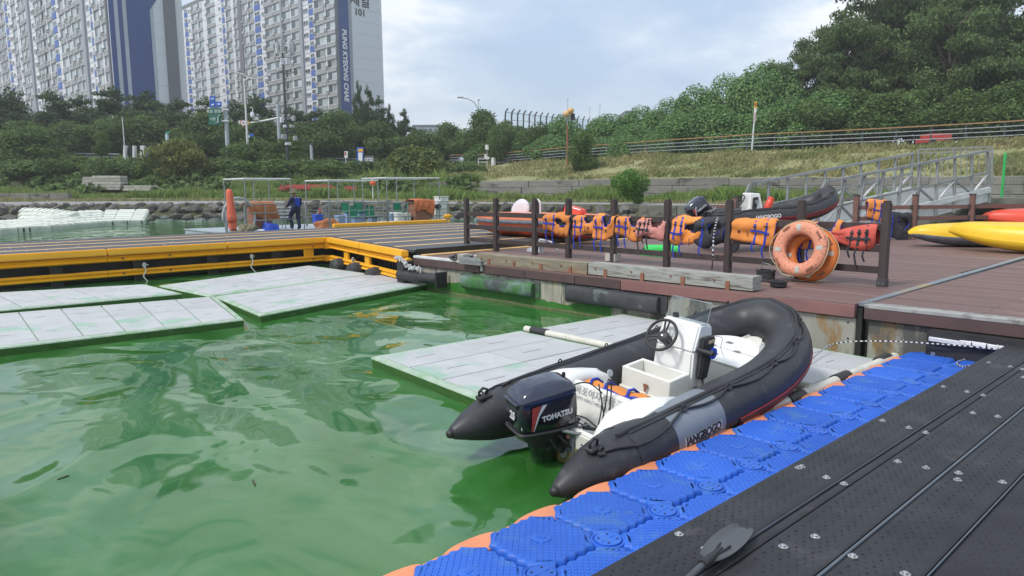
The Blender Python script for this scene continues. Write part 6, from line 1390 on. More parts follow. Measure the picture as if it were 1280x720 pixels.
t,on,fr,pts,K,full,side_out = rib('moored_inflatable_boat','black inflatable boat with white interior and outboard motor moored beside the blue dock',RB,-.5,4.3,6,('hypalon','hypalon_grey','red_strake',.52,1.57,2.87,.24,.205))
# ---- interior
yw = .335
MB().box(.36,1.62,-yw,yw,-.11,-.075).build('floor','grp',t,local=True)
b = MB()           # transom and splash well: profile extruded across
prof = [(-.02,-.33),(-.02,.045),(.035,.06),(.05,.0),(.06,-.035),(.30,-.045),(.345,.08),(.385,.185),(.435,.20),(.475,.18),(.49,-.10),(.4,-.30)]
n = len(prof); W2 = .33
vs = [(x,-W2,z) for x,z in prof]+[(x,W2,z) for x,z in prof]; b.add(vs,[tuple(range(n))[::-1],tuple(range(n,2*n))]+[(i,(i+1)%n,n+(i+1)%n,n+i) for i in range(n)])
tm = b.build('transom_well','grp',t,smooth=True,local=True,bevel=.012,seg=2)
MB().box(-.028,-.021,-.31,.31,-.30,-.075).build('algae_stain','algae_grp',t,local=True)
MB().box(-.035,-.0225,-.14,.14,-.12,.07).build('transom_pad','grey_fabric',t,local=True,bevel=.004)
def cowl(s_):      # side fairings that sweep over the tubes
    secs = []
    for x,yi,yo,zt in ((-.02,.26,.36,.05),(.06,.25,.44,.13),(.16,.24,.50,.20),(.30,.25,.52,.235),(.45,.27,.50,.235),(.62,.29,.47,.20),(.80,.31,.44,.15),(.98,.33,.41,.08),(1.04,.34,.40,.04)):
        secs.append([(x,s_*yi,-.09),(x,s_*yi,zt-.05),(x,s_*(yi+.02),zt-.015),(x,s_*(yi+.06),zt),(x,s_*(yi*.4+yo*.6),zt+.012),(x,s_*(yo-.01),zt-.02),(x,s_*yo,zt-.07)])
    b = MB().grid(secs); b.add(secs[0],[tuple(range(7))]); b.add(secs[-1],[tuple(range(7))[::-1]]); return b.build('side_fairing','grp_clean',t,smooth=True,local=True)
cowl(1); cowl(-1)
# text on the sloping face (aft side of the bulkhead)
d_ = Vector((.385-.345,0,.185-.08)).normalized(); fp = Vector((.362,.0,.132)); nrm = Vector((-d_.z,0,d_.x))
text('lettering','목포여자중학교',.072,fp+nrm*.003+d_*.024,(0,-1,0),d_,'grey_print',tm,extrude=.0008,bold=.0006); text('lettering',"MOKPO GIRLS' MIDDLE SCHOOL",.034,fp+nrm*.003-d_*.032,(0,-1,0),d_,'grey_print',tm,extrude=.0008)
MB().box(.14,.24,-.22,.22,-.0405,-.036).build('moulded_step','grp_clean',t,local=True,bevel=.002)
# drain plug, stern eye
MB().tube([Vector((-.03,-.22+.018*math.cos(a),-.03+.018*math.sin(a))) for a in np.linspace(0,6.2,9)],.005,6).build('stern_eye','steel',t,smooth='all',local=True)
MB().lathe([(.016,-.032),(.012,-.024)],(0,.2,-.06),10,'x').build('drain_plug','rust',t,local=True)
# seat box (open)
sx0,sx1,sy0,sy1,sz = 1.00,1.28,-.20,.28,.165
for (a,b_,c_,d2) in ((sx0,sx0+.035,sy0,sy1),(sx1-.03,sx1,sy0,sy1),(sx0+.035,sx1-.03,sy0,sy0+.035),(sx0+.035,sx1-.03,sy1-.035,sy1)): MB().box(a,b_,c_,d2,-.08,sz).build('seat_box_wall','grp',t,local=True,bevel=.006)
MB().box(sx0+.03,sx1-.03,sy0+.03,sy1-.03,.02,.03).build('seat_box_floor','grp',t,local=True)
MB().box(sx0-.012,sx1+.01,sy0-.012,sy1+.012,-.02,.0).build('seat_box_lip','grp',t,local=True,bevel=.004)
def latch(p, nm='latch'):
    p = Vector(p); b = MB().box(p.x-.006,p.x,p.y-.022,p.y+.022,p.z-.012,p.z+.018); b.box(p.x-.010,p.x-.004,p.y-.008,p.y+.008,p.z-.045,p.z-.006); b.tube([p+Vector((-.008,.012*math.cos(a),-.03+.014*math.sin(a))) for a in np.linspace(0,6.2,8)],.003,5); b.build(nm,'rust' if p.x < 1.2 else 'steel',t,local=True)
latch((sx0-.012,.02,.065))
# console
cx0,cx1,cy0,cy1 = 1.28,1.62,-.20,.20
b = MB().hexa([(cx0,cy0,-.08),(cx1,cy0+.01,-.08),(cx1,cy1-.01,-.08),(cx0,cy1,-.08),(cx0+.04,cy0+.015,.33),(cx1-.01,cy0+.02,.33),(cx1-.01,cy1-.02,.33),(cx0+.04,cy1-.015,.33)])
con = b.build('console','grp_clean',t,local=True,bevel=.018,seg=3,smooth=True)
MB().hexa([(cx0+.035,cy0+.012,.322),(cx1-.008,cy0+.018,.322),(cx1-.008,cy1-.018,.322),(cx0+.035,cy1-.012,.322),(cx0+.13,cy0+.02,.545),(cx1-.03,cy0+.022,.51),(cx1-.03,cy1-.022,.51),(cx0+.13,cy1-.02,.545)]).build('console_head','grp_clean',con,local=True,bevel=.016,seg=3,smooth=True)
for k,(y_,z_) in enumerate(((-.10,.13),(-.13,.13),(-.155,.13))): MB().box(cx0+.002+z_*.08,cx0+.010+z_*.08,y_-.009,y_+.009,z_-.006,z_+.010).build('small_print','grey_print',con,local=True)
# windscreen
ws = MB(); g1_ = [(cx0+.17,cy0+.025,.49),(cx1-.02,cy0+.02,.44),(cx1-.0,cy0+.02,.60),(cx0+.26,cy0+.03,.66)]
ws.hexa([(1.46,-.195,.525),(1.468,-.195,.525),(1.468,.195,.525),(1.46,.195,.525),(1.54,-.185,.70),(1.546,-.185,.70),(1.546,.185,.69),(1.54,.185,.69)]); ws.build('windscreen','clear_screen',con,local=True)

for a_,b2_ in (((1.463,-.197,.52),(1.543,-.190,.703)),((1.463,.197,.52),(1.543,.190,.693)),((1.543,-.190,.703),(1.543,.190,.693))): MB().bar(a_,b2_,.0045,.0045).build('screen_edge','apt_mid',con,local=True)
# wheel
wc = Vector((1.24,.075,.435)); ax = Vector((-.80,0,.60)).normalized(); wx = Vector((0,1,0)); wy = ax.cross(wx).normalized()
wh = MB(); wh.tube([wc+(wx*math.cos(a)+wy*math.sin(a))*.135 for a in np.linspace(0,2*PI,33)[:-1]],.0125,10,closed=True); wo_ = wh.build('steering_wheel','black_rubber',t,smooth='all',local=True)
b = MB()
for a in (R(30),R(150),R(270)):
    for da in (-.16,.16): b.bar(wc-ax*.03+(wx*math.cos(a+da*2.2)+wy*math.sin(a+da*2.2))*.02, wc+(wx*math.cos(a+da)+wy*math.sin(a+da))*.128,.016,.012)
b.lathe([(.01,0)],(0,0,0),3) if False else None
b.build('wheel_spoke','black_rubber',wo_,local=True,bevel=.003)
b = MB().tube([wc-ax*.045,wc-ax*.02,wc-ax*.012],[.05,.048,.036],14); b.build('wheel_hub','black_rubber',wo_,smooth=True,local=True); MB().tube([wc-ax*.012,wc-ax*.005],.010,10).build('hub_badge','white_print',wo_,local=True)
MB().tube([wc-ax*.04,wc-ax*.15],[.035,.05],14).build('steering_column','black_rubber',t,smooth=True,local=True)
MB().bar((1.475,.10,.535),(1.50,.13,.56),.05,.03).build('key_switch','vest_black',con,local=True,bevel=.006)
# throttle control on starboard side
tc_ = Vector((1.45,cy0-.005,.30)); b = MB().hexa([(1.36,cy0-.045,.10),(1.47,cy0-.045,.08),(1.47,cy0+.01,.08),(1.36,cy0+.01,.10),(1.40,cy0-.045,.44),(1.56,cy0-.045,.43),(1.56,cy0+.02,.43),(1.40,cy0+.02,.44)]); thc = b.build('throttle_box','black_rubber',t,local=True,bevel=.012,seg=2,smooth=True)
MB().tube([(1.50,cy0-.048,.30),(1.50,cy0-.068,.30)],.048,20).build('throttle_dial','blue_bin',thc,smooth=True,local=True); MB().tube([(1.50,cy0-.06,.30),(1.44,cy0-.085,.33),(1.37,cy0-.09,.345)],[.018,.020,.018],10).build('throttle_arm','black_rubber',thc,smooth=True,local=True)
MB().tube([(1.37,cy0-.14,.345),(1.37,cy0+.0,.348)],.020,12).build('throttle_grip','hypalon_grey' if False else 'black_rubber',thc,smooth=True,local=True)
MB().box(1.44,1.53,cy0-.051,cy0-.0455,.39,.415).build('model_badge','rope_cream',thc,local=True); 
MB().tube([(1.42,cy0-.03,.12),(1.39,cy0-.05,.04),(1.36,cy0-.03,-.0)],.012,8).build('cable','black_rubber',t,smooth='all',local=True); MB().lathe([(.035,-.02),(.035,.0),(.025,.01)],(1.36,cy0-.01,.0),14,'y').build('cable_grommet','black_rubber',t,smooth=True,local=True)
# bow locker with lid
n = 14; poly = []; x0 = 1.86
inner = [(x,y) for x,y,z,r in full if x > 1.55 and y >= 0]
def inn(y_f): pass
lp = [(x0,-.33),(x0,.33)]
for k in range(n+1):
    q = k/n*PI; lp.append((x0+.12+ .50*math.sin(q)**.8, .33*math.cos(q)))
b = MB().prism([(x,y) for x,y in lp],-.12,.085); lk_ = b.build('bow_locker','grp',t,local=True,bevel=.012,seg=2,smooth=True)
for v in lk_.data.vertices: v.co.z += .085*max(0,v.co.x-x0)
b = MB().prism([(x0-.012+(x-x0)*.97+.0,y*.985) for x,y in lp],.086,.105); ld = b.build('locker_lid','grp_clean',t,local=True,bevel=.006,smooth=True)
for v in ld.data.vertices: v.co.z += .085*max(0,v.co.x-x0)
for (x,y) in ((x0+.26,.12),(x0+.26,-.13),(x0+.10,.0),(x0+.40,.03)): z_ = .107+.085*(x-x0); b = MB().box(x-.022,x+.022,y-.03,y-.004,z_-.002,z_+.003).box(x-.022,x+.022,y+.004,y+.03,z_-.002,z_+.003); b.tube([(x-.022,y,z_+.003),(x+.022,y,z_+.003)],.004,6); b.build('hinge','galvanised',ld,local=True)
MB().box(x0+.25,x0+.258,-.31,.31,.106+.085*.25,.1085+.085*.25).build('lid_seam','grey_print',ld,local=True)
latch((x0-.012,.03,.035))
MB().tube([(x0-.02,.035,.05),(x0-.03,.03,.02),(x0-.02,.03,-.03),(x0-.02,.035,-.07)],.004,5).build('latch_chain','rust',t,local=True)
# valve disc
i = 10; c_ = Vector((.92,.52-.175,.10)); MB().tube([c_,c_+Vector((0,-.012,.004))],.030,16).build('air_valve','apt_soft',t,smooth=True,local=True)
# name patch on starboard tube
d0,u0,_ = fr[K-1-8]; 
def on2(x, ang, off): a = R(ang); return Vector((x,-.52-(.205+off)*math.sin(a),(.205+off)*math.cos(a)))
rows = [[on2(x,ang,.003) for ang in (74,79,84,89,94)] for x in np.linspace(.46,.92,6)]
MB().grid(rows).build('name_patch','white_print',t,smooth='all',local=True)
tx = on2(.69,84,.006); yv = (on2(.69,74,.006)-on2(.69,94,.006)); text('lettering','JANGBOGO',.084,tx,(1,0,0),yv,'dark_print',t,extrude=.001,bold=.004,space=.96)
for ang in (75,93): MB().tube([on2(x,ang,.004) for x in np.linspace(.465,.915,5)],.002,4).build('patch_border','dark_print',t,local=True)
# port side patch left plain
# outboard motor
mo = thing('_tmp',(0,0,0),'x','y'); bpy.data.objects.remove(mo)
MOP = Vector((-.13,.075,.0)); MYAW = R(-16)
Mm = Matrix.Translation(MOP)@Matrix.Rotation(MYAW,4,'Z')
om = bpy.data.objects.new('outboard_motor', None); col.objects.link(om); wm_ = Matrix.LocRotScale(t.location, t.rotation_euler, None); om.matrix_world = wm_@Mm; tag(om,'black outboard motor marked 25 tilted at the stern of the moored inflatable boat','outboard motor'); om['_local'] = 1
def secs(S, nm, m_, par=om, sharp=False, caps=True):
    """S: list of (z, x0, x1, halfwidth, nose) -> superelliptic rings"""
    rings_ = []
    for z,x0,x1,hw,tp in S:
        rg = []
        for k in range(28):
            a = 2*PI*k/28; ca, sa = math.cos(a), math.sin(a); e = .27; X = math.copysign(abs(ca)**e,ca); Y = math.copysign(abs(sa)**e,sa)
            xx = (x0+x1)/2+(x1-x0)/2*X; w_ = hw*(1-tp*max(0,-(X))**2*.25-tp*.12*max(0,X)); rg.append((xx,Y*w_,z+(.0 if not callable(None) else 0)))
        rings_.append(rg)
    n = 28; b = MB(); vs = sum(rings_,[]); fs = [(i*n+j,i*n+(j+1)%n,(i+1)*n+(j+1)%n,(i+1)*n+j) for i in range(len(S)-1) for j in range(n)]
    if caps: fs += [tuple(range(n))[::-1],tuple(range((len(S)-1)*n,len(S)*n))]
    b.add(vs,fs); return b.build(nm,m_,par,smooth=True,local=True)
cow = secs([(.085,-.235,.20,.135,.5),(.11,-.250,.215,.150,.5),(.20,-.255,.215,.152,.5),(.30,-.245,.205,.146,.5),(.318,-.240,.20,.142,.5)],'cowling','motor_paint')
topc = secs([(.3185,-.252,.205,.148,.5),(.345,-.250,.200,.146,.5),(.385,-.215,.170,.130,.5),(.415,-.15,.10,.105,.5),(.425,-.10,.03,.07,.5)],'cowling_top','motor_top')
for v in topc.data.vertices: v.co.z += .10*(v.co.x+.0)*(1 if v.co.z > .33 else .6)
for v in cow.data.vertices:
    if v.co.z > .25: v.co.z += .06*v.co.x
secs([(.052,-.225,.20,.128,.5),(.075,-.258,.222,.156,.5),(.088,-.250,.215,.150,.5)],'cowling_seal','black_rubber')
MB().box(-.262,-.236,-.085,.085,.255,.292).build('air_intake','pier_dark',om,local=True,bevel=.008)
MB().bar((-.258,-.10,.298),(-.258,.10,.298),.03,.012).build('intake_lip','motor_top',om,local=True,bevel=.004)
sidey = -.1535
text('lettering','TOHATSU',.052,(.022,sidey-.006,.20),(1,0,.10),(-.04,0,1),'silver_print',cow,extrude=.0015,bold=.0022,space=1.02)
text('lettering','25',.075,(-.264,-.03,.20),(0,-1,0),(0,0,1),'silver_print',cow,extrude=.002,bold=.003)
b = MB().add([(-.175,sidey,.285),(-.11,sidey,.292),(-.165,sidey,.11),(-.178,sidey,.115)],[(0,1,2,3)]); b.add([(-.175,sidey-.002,.285),(-.11,sidey-.002,.292),(-.165,sidey-.002,.11),(-.178,sidey-.002,.115)],[(3,2,1,0)]); b.build('red_flash','red_print',cow,local=True)
MB().add([(-.10,sidey-.001,.292),(-.06,sidey-.001,.297),(-.115,sidey-.001,.22),(-.158,sidey-.001,.108),(-.160,sidey-.001,.112),(-.135,sidey-.001,.21)],[(0,1,2,3,4,5)]).build('silver_flash','silver_print',cow,local=True)
rows = []
secs([(-.06,-.12,.10,.085,.3),(.0,-.15,.14,.10,.3),(.055,-.17,.16,.115,.3)],'exhaust_housing','black_rubber')
secs([(-.36,-.075,.085,.030,.9),(-.30,-.085,.095,.036,.9),(-.20,-.08,.10,.040,.8),(-.10,-.10,.10,.060,.6),(-.055,-.115,.10,.075,.4)],'drive_leg','leg_algae')
MB().hexa([(-.19,-.075,-.375),(.12,-.05,-.375),(.12,.05,-.375),(-.19,.075,-.375),(-.19,-.075,-.362),(.12,-.05,-.362),(.12,.05,-.362),(-.19,.075,-.362)]).build('cavitation_plate','motor_paint',om,local=True,bevel=.004)
secs([(-.58,-.03,.03,.012,.9),(-.46,-.10,.13,.035,.9),(-.38,-.09,.10,.03,.9)],'gearcase','motor_paint')
for k in range(3): a = k*2*PI/3; MB().hexa([(-.14,.02*math.cos(a)-.03*math.sin(a),-.45+.02*math.sin(a)+.03*math.cos(a)),(-.12,.02*math.cos(a)+.03*math.sin(a),-.45+.02*math.sin(a)-.03*math.cos(a)),(-.12,.11*math.cos(a)+.03*math.sin(a),-.45+.11*math.sin(a)-.03*math.cos(a)),(-.14,.11*math.cos(a)-.03*math.sin(a),-.45+.11*math.sin(a)+.03*math.cos(a)),(-.135,.02*math.cos(a)-.03*math.sin(a),-.45+.02*math.sin(a)+.03*math.cos(a)),(-.115,.02*math.cos(a)+.03*math.sin(a),-.45+.02*math.sin(a)-.03*math.cos(a)),(-.115,.11*math.cos(a)+.03*math.sin(a),-.45+.11*math.sin(a)-.03*math.cos(a)),(-.135,.11*math.cos(a)-.03*math.sin(a),-.45+.11*math.sin(a)+.03*math.cos(a))]).build('propeller_blade','galvanised',om,local=True)
b = MB()           # clamp bracket and linkages
for s_ in (-.09,.09): b.hexa([(.10,s_-.012,-.14),(.20,s_-.012,-.10),(.20,s_+.012,-.10),(.10,s_+.012,-.14),(.10,s_-.012,.06),(.24,s_-.012,.09),(.24,s_+.012,.09),(.10,s_+.012,.06)])
b.build('clamp_bracket','black_rubber',om,local=True,bevel=.004)
for s_ in (-.07,.07): MB().tube([(.24,s_,.02),(.33,s_,.02)],.011,8).build('clamp_screw','galvanised',om,smooth=True,local=True); MB().bar((.33,s_-.035,.02),(.33,s_+.035,.02),.014,.014).build('clamp_handle','black_rubber',om,local=True)
MB().tube([(.08,-.13,.06),(.16,-.19,.045),(.26,-.22,.03)],[.016,.013,.012],8).build('steering_arm','galvanised',om,smooth=True,local=True)
MB().tube([(.10,.12,.08),(.20,.16,.10),(.32,.15,.13)],[.018,.018,.014],8).build('tilt_arm','galvanised',om,smooth=True,local=True)
MB().box(.17,.195,.03,.055,.33,.42).build('tilt_lever','black_rubber',om,local=True,bevel=.006)
for k in range(9):
    x,y,z = rr.uniform(-.02,.19),rr.uniform(-.12,-.09),rr.uniform(-.14,.05); s_ = rr.uniform(.012,.03); MB().box(x-s_,x+s_,y-s_*.8,y+s_*.8,z-s_,z+s_).build('linkage',rr.choice(['black_rubber','galvanised','black_rubber']),om,local=True,bevel=.004)
MB().tube([(.13,-.125,.0),(.13,-.137,.0)],.012,10).build('flush_port','ring_faded',om,smooth=True,local=True)
for pts_ in ([(.05,-.12,.03),(.10,-.16,-.03),(.16,-.14,-.09),(.2,-.1,-.05)],[(.0,-.10,.0),(.04,-.14,-.08),(.1,-.12,-.12)],[(.2,-.12,.04),(.23,-.17,.0),(.26,-.12,-.04),(.2,-.09,-.06)]): MB().tube(smooth_path(pts_,5),.008,6).build('hose','black_rubber',om,smooth='all',local=True)
# cables from motor into the well
for pts_ in ([(.02,-.05,.14),(.12,-.10,.10),(.2,-.16,.02),(.3,-.20,.03)],[(.05,-.03,.10),(.15,-.08,.02),(.25,-.16,.0),(.42,-.24,.03)],[(.22,-.14,.02),(.25,-.14,.18),(.28,-.08,.30),(.33,-.05,.24),(.30,-.12,.08),(.27,-.16,.01)],[(.24,-.15,.02),(.30,-.14,.20),(.36,-.10,.33),(.40,-.10,.26),(.34,-.14,.10),(.30,-.17,.02)],[(.02,.02,.28),(.12,.0,.33),(.22,-.04,.32),(.30,-.10,.24)]):
    MB().tube(smooth_path(pts_,7),.0055,6).build('control_cable','black_rubber',t,smooth='all',local=True)
for (x,y) in ((.27,-.17),(.33,-.25)):
    c_ = Vector((x,y,-.01)); MB().lathe([(.052,-.02),(.052,-.008),(.046,-.002),(.046,.006),(.036,.012),(.036,.02),(.020,.028),(.018,.04),(.001,.042)],tuple(c_),18).build('cable_boot','black_rubber',t,smooth=True,local=True)
MB().tube([(.10,-.10,.03),(.20,-.15,.0),(.27,-.17,.01),(.33,-.25,.01)],.014,8).build('cable_sleeve','black_rubber',t,smooth='all',local=True)
# vest lying behind the bulkhead
v_ = bpy.data.objects.new('life_vest', None); col.objects.link(v_); v_.matrix_world = wm_@Matrix.Translation((.60,.0,.10))@Matrix.Rotation(R(8),4,'Z'); tag(v_,'orange life vest with blue straps stowed behind the boat stern bulkhead','life vest'); v_['_local'] = 1
rows = []
for i in range(9):
    y = -.27+.54*i/8; rows.append([(-.09,y,-.05),(-.085,y,.045+.012*math.sin(i*1.7)),(-.03,y,.07+.014*math.sin(i*1.1+1)),(.03,y,.06+.012*math.sin(i*1.9)),(.085,y,.02),(.09,y,-.05)])
b = MB().grid(rows); b.add(rows[0],[tuple(range(6))]); b.add(rows[-1],[tuple(range(6))[::-1]]); b.build('shell','vest_orange',v_,smooth='all',local=True)
for y in (-.14,.06,.19): MB().tube([(-.095,y,-.04),(-.09,y+.01,.055),(-.03,y+.02,.088),(.04,y+.02,.075),(.09,y,.03)],[.012]*5,6).build('strap','strap_blue',v_,smooth='all',local=True)
MB().tube([(-.088,y,.052+.012*math.sin((y+.27)/.54*8*1.7)) for y in np.linspace(-.27,.27,16)],.016,6).build('piping','strap_blue',v_,smooth='all',local=True)
# bow line from locker
MB().tube(smooth_path([(1.55,-.19,.42),(1.70,-.21,.38),(1.80,-.15,.25),(1.95,-.1,.115)],6),.003,5).build('thin_wire','cloth_white',t,smooth='all',local=True)
# ================================================================== second boat on the quay (black, behind fence)
p = W(905,297,ZQ); p = WY(905,300,14.6); 
B2 = hit(889,273,(13.6,0,0),(1,0,0)); 
t2b,on_,fr_,pts_b,K2,full2,_ = rib('parked_inflatable_boat','black inflatable boat with white console and red seat parked on the quay behind the fence',Vector((B2.x,B2.y,B2.z-.04)),-34,4,0,('hypalon',None,'red_strake',.60,2.0,3.35,.42,.215))
t2b.scale = (.80,.80,.84)
b = MB().box(0,2.1,-.4,.4,-.12,-.06); b.build('floor','grp',t2b,local=True)
MB().box(-.04,.03,-.42,.42,-.3,.12).build('transom','grp',t2b,local=True,bevel=.01)
MB().hexa([(.95,-.25,-.06),(1.4,-.25,-.06),(1.4,.25,-.06),(.95,.25,-.06),(1.02,-.22,.62),(1.30,-.22,.58),(1.30,.22,.58),(1.02,.22,.62)]).build('console','grp_clean',t2b,local=True,bevel=.02)
MB().tube([Vector((.86,.05,.42))+(Vector((0,1,0))*math.cos(a)+Vector((.55,0,.83))*math.sin(a))*.17 for a in np.linspace(0,2*PI,21)[:-1]],.016,8,closed=True).build('steering_wheel','black_rubber',t2b,smooth='all',local=True); MB().bar((.86,-.1,.42),(.86,.2,.42),.03).build('wheel_spoke','black_rubber',t2b,local=True); MB().bar((.80,.05,.30),(.92,.05,.54),.03).build('wheel_spoke','black_rubber',t2b,local=True)
MB().hexa([(1.02,-.29,.10),(1.12,-.29,.10),(1.12,-.24,.10),(1.02,-.24,.10),(1.08,-.28,.50),(1.24,-.28,.50),(1.24,-.22,.50),(1.08,-.22,.50)]).build('throttle_box','black_rubber',t2b,local=True,bevel=.02); MB().tube([(1.16,-.28,.38),(1.16,-.31,.38)],.05,12).build('throttle_dial','galvanised',t2b,local=True)
MB().hexa([(1.18,-.18,.60),(1.19,-.18,.60),(1.19,.18,.60),(1.18,.18,.60),(1.24,-.17,.88),(1.25,-.17,.88),(1.25,.17,.88),(1.24,.17,.88)]).build('windscreen','clear_screen',t2b,local=True)
MB().tube(smooth_path([(1.55,0,-.0),(1.60,0,.18),(1.70,0,.36),(1.74,0,.45)],5),[.10]*5+[.10]*5+[.085]*5+[.06],12).build('seat_back','red_hull',t2b,smooth='all',local=True); MB().box(1.42,1.72,-.18,.18,-.06,.12).build('seat_base','red_hull',t2b,local=True,bevel=.03)
text('lettering','JANGBOGO',.13,(1.2,-.825,.02),(1,0,0),(0,0,1),'white_print',t2b,extrude=.002,bold=.004)
m2 = dup(om, None, None, 'small black outboard tilted up on the parked boat behind the fence'); m2.rotation_mode='XYZ'
m2.matrix_world = Matrix.LocRotScale(t2b.location,t2b.rotation_euler,None)@Matrix.Translation((-.18,0,.10))@Matrix.Rotation(R(-30),4,'Y')
# trolley under it
tr = thing('boat_trolley', (B2.x+.9,B2.y-.5,ZQ), 'low galvanised boat trolley beneath the parked black inflatable boat', 'trolley')
for x_ in (.2,1.7): c_ = Matrix.Rotation(R(-26),3,'Z')@Vector((x_,0,0)); c_ += Vector((B2.x,B2.y,0)); MB().bar((c_.x-.25,c_.y-.45,ZQ+.2+.15*x_),(c_.x+.25,c_.y+.45,ZQ+.2+.15*x_),.08,.08).build('cross_bar','galvanised',tr); 
for x_,y_ in ((.2,-.5),(.2,.5),(1.7,-.4),(1.7,.4)): c_ = Matrix.Rotation(R(-26),3,'Z')@Vector((x_,y_,0)); c_ += Vector((B2.x,B2.y,0)); MB().tube([(c_.x-.04,c_.y,ZQ+.16),(c_.x+.04,c_.y,ZQ+.16)],.155,14).build('wheel','black_rubber',tr); MB().bar((c_.x,c_.y,ZQ+.16),(c_.x,c_.y,ZQ+.2+.15*x_+.04),.05).build('axle_post','galvanised',tr)
# ================================================================== orange boat on the quay
bo = thing('orange_rescue_boat', (13.9,10.6,ZQ), 'faded orange inflatable hull with grey band on the quay behind the left fence posts', 'boat'); bo['_local'] = 1
pL = hit(597,290,(13.2,0,0),(1,0,0)); pR = hit(756,296,(13.2,0,0),(1,0,0)); Lb = (pL-pR).length
bo.location = Vector(((pL.x+pR.x)/2,(pL.y+pR.y)/2,ZQ)); Lh = Lb/2; bo.location.x += .15
def hsec(s):          # s -1 (left end, y+) .. 1
    y = -s*Lh; e = max(0,1-abs(s)**3.2); ef = max(0.02,(1-abs(s)**2.6)); 
    kz = .10+.30*max(0,abs(s)-.55)**1.5*2
    hw = .78*ef**.55
    return y, hw, kz
rows = []; rows_b = []; rows_t = []; rows_d = []
for i in range(41):
    s = -1+2*i/40; y,hw,kz = hsec(s); zb_ = kz; zt_ = .50
    rows.append([(-hw*.0,y,zb_),(-hw*.55,y,zb_+.08),(-hw*.92,y,zb_+(.50-zb_)*.6),(-hw,y,.47)])
    rows_b.append([(-hw-.002,y,.465),(-hw-.035,y,.48),(-hw-.035,y,.56),(-hw-.002,y,.575)])
    rows_t.append([(-hw-.004,y,.57),(-hw-.02,y,.62),(-hw+.03,y,.70),(-hw+.14,y,.72),(-max(0,hw-.26),y,.66),(-max(0,hw-.30),y,.52)])
for rs_,m_,nm in ((rows,'rib_orange','hull'),(rows_b,'grey_fabric','rubbing_band'),(rows_t,'rib_orange_top','side_tube')):
    b = MB().grid(rs_); b.grid([[(-x,y,z) for x,y,z in r_] for r_ in rs_]); b.build(nm,m_,bo,smooth='all',local=True)
MB().grid([[(-max(0,hsec(-1+2*i/40)[1]-.29),hsec(-1+2*i/40)[0],.5),(max(0,hsec(-1+2*i/40)[1]-.29),hsec(-1+2*i/40)[0],.5)] for i in range(41)]).build('floor','rib_orange_top',bo,local=True)
sg = []
for i in range(34): s = -.93+1.86*i/33; y,hw,_ = hsec(s); sg.append((-hw-.02,y,.655+.022*abs(math.sin(i*.55))))
MB().tube(sg,.012,6).build('grab_line','black_rubber',bo,smooth='all',local=True)
for k in range(9): s = -.9+.028*k; y,hw,_ = hsec(s); MB().box(-hw-.026,-hw-.012,y-.025,y+.03,.63,.665).build('print_letter','dark_print',bo,local=True)
for s in (-.4,.35): MB().box(-.5,.5,-s*Lh-.25,-s*Lh+.25,.0,.12).build('cradle_block','black_rubber',bo,local=True)
MB().box(-.6,-.35,-.10,.22,.64,.745).build('white_pad','cloth_white',bo,local=True,bevel=.02)
t = thing('white_buoy_bag', hit(650,262,(14,0,0),(1,0,0)), 'white and pink oval float board standing up in the orange boat', 'float'); c_ = t.location; t.rotation_euler = (0,R(20),0); t.rotation_euler = (R(-28),0,0)
MB().lathe([(.01,-.03),(.17,-.028),(.30,-.012),(.31,.0),(.30,.012),(.17,.03),(.01,.034)],(0,0,0),24,'x').xf(lambda v: Vector((v.x*1.4,v.y*1.25,v.z*.95-.02))).build('board','cloth_white',t,smooth='all',local=True); MB().lathe([(.01,-.05),(.15,-.045),(.16,-.02)],(0,.05,-.22),16,'x').build('pink_patch','ring_faded',t,smooth=True,local=True)
p = hit(652,275,(14,0,0),(1,0,0)); t.location.z = c_.z
t = thing('black_chair_back', hit(671,262,(13.6,0,0),(1,0,0)), 'tall white rimmed black seat back standing in the orange boat', 'seat'); t['_local'] = 1
pts_ = [(0,.13,-.42),(0,.13,.12),(0,.10,.22),(0,.0,.27),(0,-.10,.22),(0,-.13,.12),(0,-.13,-.42)]; MB().tube(smooth_path(pts_,5),.024,8).build('white_rim','cloth_white',t,smooth='all',local=True); MB().prism([(-.01,.11),(-.01,-.11),(.03,-.11),(.03,.11)],-.42,.18).build('black_pad','black_rubber',t,local=True,bevel=.01)
t = thing('outboard_motor', hit(715,263,(13.9,0,0),(1,0,0)), 'red jet ski style engine cover with black and white nose in the orange boat', 'engine'); t['_local'] = 1
MB().hexa([(-.15,.22,-.12),(.15,.22,-.12),(.15,-.42,-.12),(-.15,-.42,-.12),(-.12,.16,.16),(.12,.16,.16),(.1,-.42,.03),(-.1,-.42,.03)]).build('red_cover','red_hull',t,local=True,bevel=.03,smooth=True); MB().tube([(0,.22,.02),(-.02,.44,.03)],[.13,.12],14).build('black_nose','black_rubber',t,smooth=True,local=True); MB().tube([(-.02,.44,.03),(-.025,.455,.03)],[.085,.08],14).build('white_disc','white_print',t,local=True); MB().bar((-.13,0,.10),(-.12,-.4,.02),.02,.03).build('white_stripe','white_print',t,local=True)
t = thing('white_plastic_chair', W(668,316,ZQ), 'tipped over white plastic chair lying under the orange boat behind the fence', 'chair'); t['_local'] = 1; t.scale = (.7,.7,.7)
for a,b_ in (((0,.15,.02),(0,-.25,.42)),((0,-.25,.42),(0,-.75,.36)),((0,-.1,.02),(0,-.25,.42)),((-.1,-.3,.02),(-.05,-.2,.4)),((.0,-.7,.36),(0,-1.0,.1)),((0,-.1,.0),(0,.3,.06))): MB().tube([a,b_],.028,8).build('leg','cloth_white',t,smooth=True,local=True)
for k in range(5): MB().bar((0,-.10-.06*k,.02),(0,-.28-.05*k,.36),.03,.02).build('slat','cloth_white',t,local=True)
